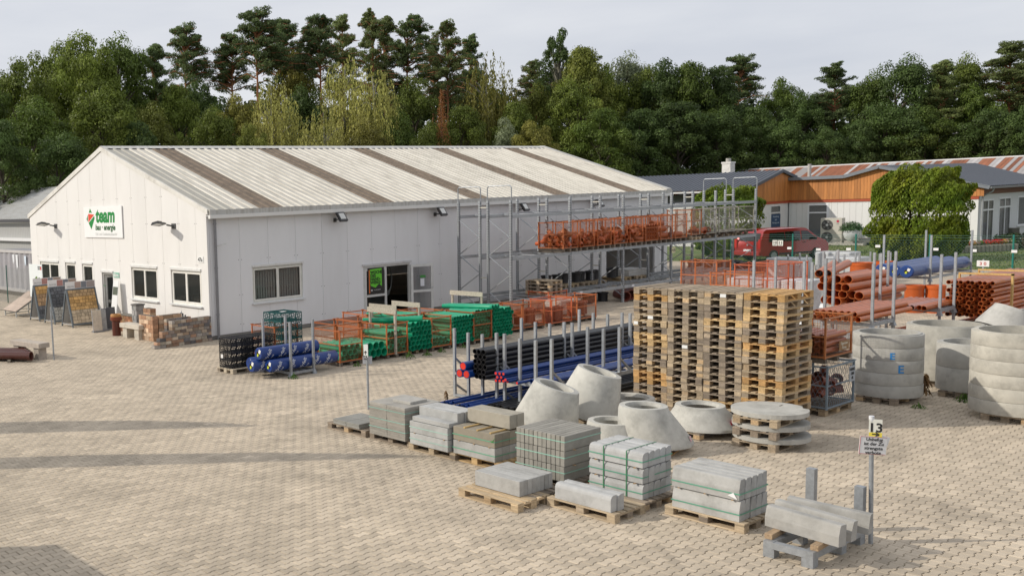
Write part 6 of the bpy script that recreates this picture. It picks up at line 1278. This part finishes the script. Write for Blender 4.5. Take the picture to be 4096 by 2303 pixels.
# large picture board at far left and tiled ramp
t = thing('picture_board', 'tall board with sky and bush photo behind the display easels', 'display board', (18.7, 42.6, 0), GRZ)
ob('board', MB().box(0,-.02,.9,1.45,0,2.45).mesh('board', 'print'), t, col=(.74, .78, .78)); ob('post', MB().box(.1,0,0,.16,.04,2.4).box(1.3,0,0,1.36,.04,2.4).mesh('post', 'paint'), t, col=(.3, .32, .33))
rs = random.Random(3)
for i in range(26): x, z = rs.uniform(.45, 1.35), rs.uniform(1.25, 1.85)-.0; r = rs.uniform(.05, .12); poly(t, 'picture_bush', [(x+r*math.cos(q*1.05)*rs.uniform(.7, 1.2), z+r*math.sin(q*1.05)*rs.uniform(.7, 1.2)) for q in range(6)], tuple(c*rs.uniform(.6, 1.4) for c in (.10, .17, .05)), -.0206-.0004*i)
ob('lettering', text_mesh('BETON\nSTEIN', .09, offset=.003), t, (1.0, -.024, 2.3), FY, (.05, .05, .05)); ob('red_field', MB().box(1.28,-.026,2.2,1.40,-.022,2.36).mesh('red_field', 'print'), t, col=(.6, .02, .02))
t = thing('tile_ramp', 'sloping ramp of beige terrace tiles at the left of the gable', 'tile display', (17.75, 42.25, 0)); an = math.atan2(.78, 1.35)
for i in range(3):
    for j in range(2): ob('tile', MB().cbox(.52*i,.76*j,0,.52*i+.515,.76*j+.755,.03,.004).mesh('tile', 'stone'), t, (0, 0, .27), (0, -an, 0), tone((.42, .34, .28), .1))
ob('frame', MB().box(0,0,-.05,1.56,1.52,-.004).mesh('frame', 'paint'), t, (0, 0, .27), (0, -an, 0), (.12, .14, .15))
for y in (.1, 1.4): ob('leg', MB().bar((.05,y,0),(.05,y,.24),.05).bar((1.25,y,0),(1.25,y,.95),.05).bar((.05,y,.1),(1.25,y,.1),.04).mesh('leg', 'paint'), t, col=(.45, .46, .45))
# info banner, tile samples, clay pot
t = thing('info_banner', 'narrow leaning info banner beside the office door', 'banner', (19.25, 35.85, 0), GRZ)
ob('board', MB().box(0,-.015,.05,.46,0,1.92).mesh('board', 'print'), t, (0, 0, 0), (R(-8), 0, 0), (.76, .77, .77)); ob('picture', MB().box(.03,-.019,1.32,.44,-.0155,1.66).mesh('picture', 'print'), t, (0, 0, 0), (R(-8), 0, 0), (.10, .12, .09)); ob('lettering', text_mesh('Terrassen', .06), t, (.05, -.27, 1.72), (R(82), 0, 0), (.05, .3, .1)); ob('foot', MB().box(-.02,-.1,0,.48,.2,.05).mesh('foot', 'paint'), t, col=(.2, .2, .2))
for i, (x, y, c) in enumerate(((17.80, 34.52, (.58, .50, .40)), (18.08, 34.64, (.34, .34, .34)), (18.38, 34.82, (.09, .09, .10)), (18.75, 35.08, (.11, .11, .115)))):
    t = thing('tile_sample', 'upright tile sample in the short row, %s from left' % ORD[i], 'tile sample', (x, y, 0), R(-8), 'upright tile samples'); ob('tile', MB().cbox(-.02,-.02,.05,.36,.012,.88,.006).mesh('tile', 'stone'), t, (0, 0, 0), (R(-9), 0, 0), c); ob('foot', MB().box(-.06,-.12,0,.40,.16,.05).mesh('foot', 'paint'), t, col=(.2, .2, .21)); ob('edge', MB().box(-.035,-.02,.04,-.021,.014,.9).mesh('edge', 'paint'), t, (0, 0, 0), (R(-9), 0, 0), (.45, .45, .46))
t = thing('clay_pot', 'dark red clay pipe socket standing beside the concrete bench', 'clay pipe', (17.98, 32.98, 0)); ob('pipe', MB().lathe([(.17, 0), (.17, .58), (.14, .58), (.14, .02)], 20).mesh('pipe', 'plastic', True), t, col=(.10, .022, .012)); ob('collar', MB().lathe([(.20, .58), (.235, .62), (.235, .72), (.21, .74), (.16, .74), (.15, .60)], 20).mesh('collar', 'plastic', True), t, col=(.16, .035, .015)); ob('rim', MB().lathe([(.21, .74), (.22, .78), (.20, .84), (.13, .84), (.13, .75)], 20).mesh('rim', 'paint', True), t, col=(.42, .20, .06))
def bench(label, x, y, rz, c, ln=1.35):
    t = thing('concrete_bench', label, 'bench', (x, y, 0), rz, 'concrete benches'); ob('seat', MB().cbox(-.22,0,.40,.22,ln,.56,.01).mesh('seat', 'concrete'), t, col=c)
    for yy in (.12, ln-.42): ob('leg', MB().cbox(-.16,yy,0,.16,yy+.30,.40,.006).mesh('leg', 'concrete'), t, col=tuple(q*.9 for q in c))
bench('pale concrete bench before the sandstone wall', 18.06, 31.02, R(2), (.56, .51, .43), 1.38); bench('grey concrete bench at left beside the brown pipes', 13.35, 29.55, R(10), (.44, .38, .32), 1.75)
tag(ob('steel_post', MB().cyl((0,0,0),(-.01,.02,1.77),.028,n=10).bar((0,0,1.6),(.08,-.03,1.62),.02).bar((.08,-.03,1.62),(.08,-.03,1.76),.02).mesh('steel_post', 'galv', True), None, (13.55, 29.28, 0)), 'bare steel post standing beside the left bench', 'post')
for i in range(4): pipe('clay_pipe', 'brown glazed pipe lying at the left edge, %s from front' % ORD[i], (12.82+.09*i, 29.45+.36*i, .20), (11.9-.6, 31.5+.36*i, .20), .13, (.075, .022, .016), .10, (.10, .03), 'brown glazed pipes')
for i in range(2): tag(ob('wood_baulk', MB().box(-.6,-.05,0,.6,.05,.08).mesh('wood_baulk', 'wood'), None, (12.5-.5*i, 30.4+1.0*i, 0), (0, 0, R(60)), (.25, .22, .17)), 'timber baulk under the brown pipes, %s' % ('front', 'rear')[i], 'timber')
# brick sample walls
def brickwall(label, x, y, rz, L_, courses, bl, bh, bd, cols, seed, step=None, stagger=True, gap=.008, cap=None, name='sample_wall', mort=(.12, .10, .085)):
    t = thing(name, label, 'wall', (x, y, 0), rz); rs = random.Random(seed)
    for j in range(courses):
        x0 = step(j) if step else 0; u = x0; first = bl*(.5 if (j % 2 and stagger) else 1); k = 0
        while u < L_-.02:
            w_ = min(first if k == 0 else bl*rs.uniform(.9, 1.1), L_-u); k += 1
            if L_-(u+w_) < .05: w_ = L_-u
            d = rs.uniform(-.008, .008); ob('brick', MB().cbox(u+gap/2,-d,j*bh+gap/2,u+w_-gap/2,bd,(j+1)*bh-gap/2,.012).mesh('brick', 'brick'), t, col=(lambda c, v: tuple(q*v for q in c))(rs.choice(cols), rs.uniform(.8, 1.2))); u += w_
        ob('mortar', MB().box(x0+.03,.02,j*bh,L_-.03,bd-.02,(j+1)*bh).mesh('mortar', 'concrete'), t, col=mort)
    if cap: ob('coping', MB().cbox(-.03,-.03,courses*bh,L_+.03,bd+.03,courses*bh+.05,.01).mesh('coping', 'stone'), t, col=cap)
    return t
GB = [(.36, .26, .18), (.40, .32, .24), (.24, .19, .16), (.16, .15, .15), (.33, .20, .13), (.44, .38, .30), (.28, .25, .22)]; SB = [(.50, .33, .21), (.46, .28, .17), (.54, .39, .27), (.44, .25, .15), (.48, .34, .22)]
brickwall('stepped sample wall of small grey-brown bricks at the hall corner', 17.1, 28.68, R(5), 2.6, 8, .27, .113, .22, GB, 1, lambda j: (0, .12, .24, .36, .36, .80, .80, .80)[j] if j < 8 else 0)
brickwall('low rear leg of the grey-brown sample wall', 18.05, 29.35, R(3), 1.1, 8, .27, .113, .18, GB, 12)
brickwall('sandstone sample wall face behind the pale bench', 18.06, 31.35, R(-90), 1.0, 6, .34, .155, .24, SB, 2, None); brickwall('sandstone sample wall return towards the gable', 18.32, 30.32, R(0), 1.0, 6, .38, .155, .24, SB, 3, None); brickwall('sandstone sample wall rear part beside the grey pillar', 18.6, 31.95, R(-90), .55, 7, .3, .155, .26, SB, 7, None)
brickwall('low reddish brick wall with dark coping left of the pillar', 18.75, 34.05, R(-90), 1.35, 5, .25, .13, .26, [(.36, .17, .09), (.40, .20, .10), (.34, .22, .12)], 4, None, cap=(.15, .14, .12)); brickwall('grey stone pillar with dark cap among the sample walls', 18.45, 32.55, R(-90), .36, 6, .2, .195, .36, [(.30, .30, .29), (.26, .26, .26), (.34, .33, .32)], 5, None, cap=(.14, .13, .12), name='sample_pillar')
t = thing('standpipe', 'black garden tap behind the sample walls', 'tap', (19.0, 29.75, 0)); ob('pipe', MB().cyl((0,0,0),(0,0,1.0),.03,n=8).cyl((.0,-.16,0),(0,-.16,.96),.03,n=8).mesh('pipe', 'paint'), t, col=(.05, .05, .055)); ob('tap', MB().bar((0,0,1.0),(-.12,0,1.04),.03).bar((-.05,0,1.02),(-.05,0,1.1),.02).mesh('tap', 'galv'), t)
# ------------------------------------------------------------------ fence at right
t = thing('wire_fence', 'green post-and-wire fence between yard and workshop lawn', 'fence', (61.8, 0, 0))
for y in (32.2, 28.57, 25.18, 21.6, 18.0, 14.2, 10.4): ob('post', MB().cyl((0,y,0),(0,y,1.80),.045,n=10).mesh('post', 'paint'), t, col=(.008, .17, .135))
for z in (1.74, 1.62, 1.48): ob('wire', MB().cyl((-.03,9,z),(-.03,40,z),.007,n=5).mesh('wire', 'paint'), t, col=(.10, .22, .19))
stuff(ob('wire_mesh', chain(0, 31, 1.40, .16, .004).mesh('wire_mesh', 'paint'), t, (-.02, 9, .02), col=(.06, .14, .12)))
for i, (y, z, tx) in enumerate(((29.54, 1.24, '10'), (29.22, 1.24, '11'))):
    p = thing('number_plate', 'white number plate reading %s on the fence before the van' % tx, 'plate', (61.72, y, z), GRZ, 'fence number plates'); ob('plate', MB().box(-.14,-.012,-.17,.14,0,.17).mesh('plate', 'print'), p, col=(.74, .74, .68)); ob('lettering', text_mesh(tx, .24, offset=.006, align='CENTER'), p, (0, -.016, -.06), FY, (.03, .03, .03)); ob('arrow_bar', MB().box(-.09,-.015,-.14,.09,-.0125,-.11).mesh('arrow_bar', 'print'), p, col=(.05, .05, .04))
p = thing('number_plate', 'yellowish number plate reading 15 at the racking', 'plate', (42.12, 24.54, 2.06), 0); ob('plate', MB().box(-.14,-.012,-.13,.14,0,.13).mesh('plate', 'print'), p, col=(.62, .58, .36)); ob('lettering', text_mesh('=15', .17, offset=.004, align='CENTER'), p, (0, -.016, -.06), FY, (.03, .03, .03))
for i, (y, z) in enumerate(((28.71, .94), (27.1, .89), (25.51, .94), (24.04, 1.13), (21.29, 1.01), (19.61, .97), (17.93, .96))): tag(ob('fence_tag', MB().box(-.005,-.12,-.07,.005,.12,.07).mesh('fence_tag', 'print'), None, (61.71, y, z), (0, 0, R(rng.uniform(-9, 9))), (.76, .76, .76)), 'small white tag on the wire fence, %s from left' % ORD[i], 'tag', 'white fence tags')
p = thing('ground_sign', 'white sign reading 3 0 low behind the orange bundle', 'sign', (58.5, 18.2, 0), GRZ); ob('plate', MB().box(-.25,-.02,.40,.25,0,.70).mesh('plate', 'print'), p, col=(.75, .74, .73)); ob('lettering', text_mesh('3 0', .22, offset=.006, align='CENTER'), p, (0, -.024, .47), FY, (.5, .12, .1)); ob('post', MB().box(-.03,0,0,.03,.05,.76).mesh('post', 'galv'), p)
# ------------------------------------------------------------------ red van
def van():
    t = thing('red_van', 'dark red van parked behind the fence before the workshop', 'van', (65.6, 31.0, 0), R(-17)); t.scale = (1.08, 1.08, 1.03); RED = (.36, .012, .012)
    # side profile (x forward from rear, z)
    prof = [(-2.52, .42), (-2.55, .75), (-2.52, 1.05), (-2.40, 1.45), (-2.22, 1.80), (-2.02, 1.90), (.55, 1.92), (.98, 1.86), (1.72, 1.30), (2.32, 1.08), (2.52, .88), (2.56, .50), (2.45, .32), (-2.40, .32)]
    secs = []; n = len(prof)
    def hw(z, top): return (.95 if z < 1.1 else .95-(z-1.1)*.20)
    vs = []; fs = []
    for s in (-1, 1):
        for x, z in prof: vs.append((x, s*hw(z, 0)*(.97 if x > 2.3 or x < -2.45 else 1), z))
    for s in (-1, 1):
        for x, z in prof: vs.append((x*.985, s*(hw(z, 0)-.09), z+(.03 if z > 1.7 else 0)))
    for i in range(n): j = (i+1) % n; fs += [(2*n+i, 2*n+j, 3*n+j, 3*n+i), (i, j, 2*n+j, 2*n+i), (n+j, n+i, 3*n+i, 3*n+j)]
    fs += [tuple(range(n-1, -1, -1)), tuple(range(n, 2*n))]
    ob('body', recalc(MB().add(vs, fs).mesh('body', 'carpaint', True)), t, col=RED)
    def sidewin(pts, nm='side_window'):
        for s in (-1, 1): ob(nm, MB().prism([Vector((x, s*(hw(z, 0)+.002), z)) for x, z in pts], (0, 0, 0), (0, s*.006, 0)).mesh(nm, 'carglass'), t)
    sidewin([(-1.95, 1.16), (-.75, 1.16), (-.75, 1.72), (-1.82, 1.70)]); sidewin([(-.70, 1.16), (.42, 1.16), (.42, 1.74), (-.70, 1.73)]); sidewin([(.52, 1.18), (1.62, 1.20), (1.02, 1.72), (.52, 1.74)], 'door_window')
    ob('windscreen', MB().add([(1.76,-.80,1.32),(1.76,.80,1.32),(1.04,.70,1.84),(1.04,-.70,1.84)], [(0,1,2,3)]).mesh('windscreen', 'carglass'), t)
    ob('rear_window', MB().add([(-2.475,-.74,1.22),(-2.475,.74,1.22),(-2.285,.66,1.70),(-2.285,-.66,1.70)], [(0,1,2,3)]).mesh('rear_window', 'carglass'), t)
    for s in (-1, 1):
        ob('tail_light', MB().box(-2.57,s*.84-.08,.78,-2.47,s*.84+.08,1.32).mesh('tail_light', 'plastic'), t, col=(.45, .01, .01)); ob('headlight', MB().box(2.28,s*.74-.16,.80,2.50,s*.74+.16,.98).mesh('headlight', 'plastic'), t, col=(.6, .62, .65)); ob('mirror', MB().cbox(1.28,s*1.06-.11,1.16,1.40,s*1.06+.11,1.36,.03).mesh('mirror', 'plastic'), t, col=(.03, .03, .03)); ob('door_handle', MB().box(.60,s*.955-.012,1.02,.78,s*.955+.012,1.06).mesh('door_handle', 'plastic'), t, col=(.04, .02, .02)); ob('sill_strip', MB().box(-1.2,s*.952-.008,.36,1.3,s*.952+.008,.46).mesh('sill_strip', 'rubber'), t, col=(.03, .03, .03))
        for x in (-1.6, 1.6):
            w_ = ob('wheel', MB().cyl((x,s*.72,.33),(x,s*.955,.33),.33,n=22).mesh('wheel', 'rubber'), t, col=(.02, .02, .02)); ob('rim', MB().cyl((x,s*.95,.33),(x,s*.965,.33),.21,n=18).mesh('rim', 'galv'), w_)
    ob('number_plate', MB().box(-2.575,-.26,.60,-2.555,.26,.72).mesh('number_plate', 'print'), t, col=(.7, .72, .75)); ob('rear_bumper', MB().cbox(-2.64,-.90,.36,-2.45,.90,.60,.03).mesh('rear_bumper', 'carpaint'), t, col=RED); ob('badge', MB().cyl((-2.56,0,.98),(-2.545,0,.98),.06,n=14).mesh('badge', 'galv'), t)
    ob('roof_light', MB().box(-2.12,-.25,1.90,-2.0,.25,1.95).mesh('roof_light', 'plastic'), t, col=(.5, .01, .01))
van()
# heat pump, planter, flower bed, garden seats
t = thing('heat_pump', 'grey two-fan heat pump standing at the workshop wall', 'heat pump', (80.6, 35.3, 0), GRZ); ob('casing', MB().cbox(0,0,.10,1.5,.5,2.02,.02).mesh('casing', 'paint'), t, col=(.50, .48, .43)); ob('plinth', MB().box(.05,.02,-.02,1.45,.48,.1).mesh('plinth', 'concrete'), t, col=(.4, .4, .38))
for z in (.58, 1.50):
    f = ob('fan_grille', MB().lathe([(.40, 0), (.40, .02), (.36, .02), (.36, 0)], 24).mesh('fan_grille', 'paint'), t, (.47, -.001, z), (R(90), 0, 0), (.12, .12, .12)); ob('fan_well', MB().cyl((0,0,-.001),(0,0,.012),.36,n=24).mesh('fan_well', 'paint'), f, col=(.06, .06, .062)); ob('fan_hub', MB().cyl((0,0,.012),(0,0,.03),.09,n=14).mesh('fan_hub', 'paint'), f, col=(.6, .6, .6))
    for k in range(5): a = k*1.257; ob('fan_blade', MB().add([(.08*math.cos(a),.08*math.sin(a),.016),(.33*math.cos(a-.25),.33*math.sin(a-.25),.014),(.34*math.cos(a+.3),.34*math.sin(a+.3),.02)], [(0,1,2)]).mesh('fan_blade', 'paint'), f, col=(.16, .16, .16))
    for k in range(10): pass
ob('logo', MB().cyl((0,0,0),(0,0,.01),.09,n=18).mesh('logo', 'print'), t, (1.2, -.003, 1.78), (R(90), 0, 0), (.45, .01, .05)); ob('lettering', text_mesh('LG', .12, offset=.003, align='CENTER'), t, (1.2, -.006, 1.56), FY, (.2, .2, .2))
t = thing('planter', 'round white planter with a green conifer beside the heat pump', 'planter', (80.3, 33.0, 0)); ob('pot', MB().lathe([(.22, 0), (.46, .25), (.56, .55), (.50, .82), (.42, .86), (.38, .80), (.3, .3)], 24).mesh('pot', 'concrete', True), t, (0, 0, .3), col=(.60, .62, .64))
rs = np.random.RandomState(4); q = sph(rs, 1500); q[:, 2] = np.abs(q[:, 2])*.75; ob('foliage', leaf_mesh('foliage', q*rs.uniform(.5, 1, (1500, 1))*np.array([.85, .85, .95]), q+rs.normal(size=(1500, 3))*.5, rs.uniform(.08, .16, 1500), rs.rand(1500), .4), t, (0, 0, 1.1), col=(.06, .13, .05))
t = thing('flower_bed', 'flower bed with concrete palisades before the workshop', 'flower bed', (0, 0, 0)); n = 15
for i in range(n): x, y = 73.6+.28*i, 24.3-.13*i; ob('palisade', MB().cyl((x,y,0),(x,y,.42),.15,n=10).mesh('palisade', 'concrete'), t, col=tone((.30, .27, .22), .12))
for i in range(16):
    x, y = 73.9+.27*i, 24.6-.12*i; q = sph(rs, 90); c = [(.5, .04, .02), (.55, .30, .05), (.60, .40, .35), (.12, .2, .03)][i % 4]
    ob('flower_clump', leaf_mesh('flower_clump', q*np.array([.2, .2, .18]), q, rs.uniform(.06, .11, 90), rs.rand(90), .8), t, (x, y, .55), col=c if i not in (9, 10, 11) else (.6, .03, .01)); ob('leaf_clump', leaf_mesh('leaf_clump', q*np.array([.22, .22, .15]), q, rs.uniform(.07, .12, 90), rs.rand(90), .5), t, (x, y, .45), col=(.06, .11, .03))
for i, (x, y, c) in enumerate(((84.3, 24.6, (.05, .05, .05)), (86.2, 24.3, (.06, .05, .05)))):
    t = thing('garden_chair', 'dark garden chair by the workshop door, %s' % ('left', 'right')[i], 'chair', (x, y, 0), R(200+30*i)); ob('seat', MB().box(-.3,-.3,.42,.3,.3,.47).mesh('seat', 'paint'), t, col=c); ob('backrest', MB().box(.26,-.3,.45,.31,.3,1.2).mesh('backrest', 'paint'), t, (0, 0, 0), (0, R(10), 0), c)
    for sx in (-.26, .26):
        for sy in (-.26, .26): ob('leg', MB().bar((sx,sy,0),(sx,sy,.42),.04).mesh('leg', 'galv'), t)
t = thing('blue_cool_box', 'blue box on a dark table at the right edge before the workshop', 'box', (88.2, 24.2, 0)); ob('table', MB().box(-.7,-.4,.70,.7,.4,.75).box(-.6,-.35,0,-.52,-.27,.7).box(.52,-.35,0,.6,-.27,.7).box(-.6,.27,0,-.52,.35,.7).box(.52,.27,0,.6,.35,.7).mesh('table', 'paint'), t, col=(.05, .045, .04)); ob('box', MB().cbox(-.5,-.25,.75,.5,.25,1.3,.03).mesh('box', 'plastic'), t, col=(.01, .08, .35))
thuja('low_bush', 'dark low bush below the garden chairs', (79.5, 22.2, 0), 2.5, 4.0, 1.0, 14, 2600, (.03, .05, .018))
# lamp post behind the rusty roof
t = thing('street_lamp', 'double-armed street lamp rising behind the rusty roof', 'street lamp', (115, 39.75, 0)); ob('pole', MB().cyl((0,0,0),(0,0,8.5),.11,.07,n=10).mesh('pole', 'galv', True), t)
for s in (-1, 1): ob('arm', MB().tube([(0,0,8.4),(0,s*.35,8.75),(0,s*.8,8.85)], .05, 7).mesh('arm', 'galv', True), t); ob('lamp_head', MB().cbox(-.16,-.45,0,.16,.45,.12,.04).mesh('lamp_head', 'paint'), t, (0, s*1.2, 8.85), (R(8*s), 0, 0), (.6, .6, .6))
# ------------------------------------------------------------------ outside the left edge: unseen stand-ins added to throw the long shadows
def feather(label, x, y, h, w_, z0):  # guessed flag shape, added out of view to cast a tapering shadow
    t = thing('shadow_caster_flag', label, 'flag', (x, y, 0), 0, 'added shadow flags'); d = Vector((.588, .809, 0)); ob('pole', MB().cyl((0,0,0),(0,0,h-.1),.04,.02,n=8).mesh('pole', 'galv'), t)
    pts = [(0, z0), (w_, z0+.3), (w_, z0+(h-z0)*.35), (w_*.8, z0+(h-z0)*.65), (w_*.4, z0+(h-z0)*.88), (0, h)]; ob('cloth', MB().prism([Vector((d.x*u, d.y*u, z)) for u, z in pts], (0, 0, 0), (-.006, .004, 0)).mesh('cloth', 'print'), t, col=(.02, .3, .06)); ob('base', MB().cyl((0,0,0),(0,0,.12),.35,n=16).mesh('base', 'concrete'), t, col=(.3, .3, .3))
feather('green feather flag added beyond the left edge to cast the upper shadow streak', 3.05, 24.1, 7.0, 1.15, 2.2); feather('green feather flag added beyond the left edge to cast the lower shadow streak', 2.6, 20.75, 8.0, .85, 2.2)
t = thing('shadow_caster_skip', 'grey skip added beyond the lower left edge to shade the paving corner', 'skip', (0, 0, 0)); ob('tub', MB().box(-.6,12.3,.2,2.3,15.55,2.5).mesh('tub', 'paint'), t, col=(.2, .22, .24)); ob('rim', MB().box(-.65,12.25,2.42,2.33,15.58,2.55).mesh('rim', 'paint'), t, col=(.25, .27, .29)); ob('runner', MB().box(-.5,12.6,0,2.2,12.8,.2).box(-.5,15.1,0,2.2,15.3,.2).mesh('runner', 'paint'), t, col=(.1, .1, .1))  # guessed box-like skip, added out of view only for its shadow
# weeds
for i, (x, y, s, lb) in enumerate(((21.7, 21.1, .28, 'fresh green weed in front of the second pipe cage'), (22.4, 21.0, .2, 'small weed at the foot of the open pipe pile'), (23.2, 21.15, .2, 'weed tuft below the nearly empty cage'), (24.3, 21.2, .18, 'weed tuft left of the full pipe cage'), (17.0, 20.95, .2, 'low weed under the blue rolls'), (25.6, 8.2, .25, 'green weed between the ring stacks'), (24.2, 8.55, .18, 'weed at the foot of the blue E rings'), (19.6, 21.15, .18, 'weed at the corner of the leftmost cage'), (19.25, 9.75, .18, 'weed behind the round slabs'), (17.6, 15.9, .22, 'dry tuft beside the pipe rack foot'), (25.35, 8.85, .45, 'dry brown stalks between the ring stacks'))):
    dry = 'dry' in lb; r_ = np.random.RandomState(i); n = 60; a = r_.uniform(0, 6.28, n); u = r_.rand(n); P = np.stack([np.cos(a)*u*s*(.25 if dry else .8), np.sin(a)*u*s*(.25 if dry else .8), s*(.15+.6*r_.rand(n))*(1.6 if dry else 1)*(1 if dry else (1.1-u))], 1)
    tag(ob('weed', leaf_mesh('weed', P, np.stack([np.cos(a), np.sin(a), .6+0*a], 1), r_.uniform(.3, .6, n)*s, r_.rand(n), .22, up=np.array([0, 0, 1.0])), None, (x, y, 0), col=(.22, .14, .06) if dry else (.09, .19, .03)), lb, 'weed')
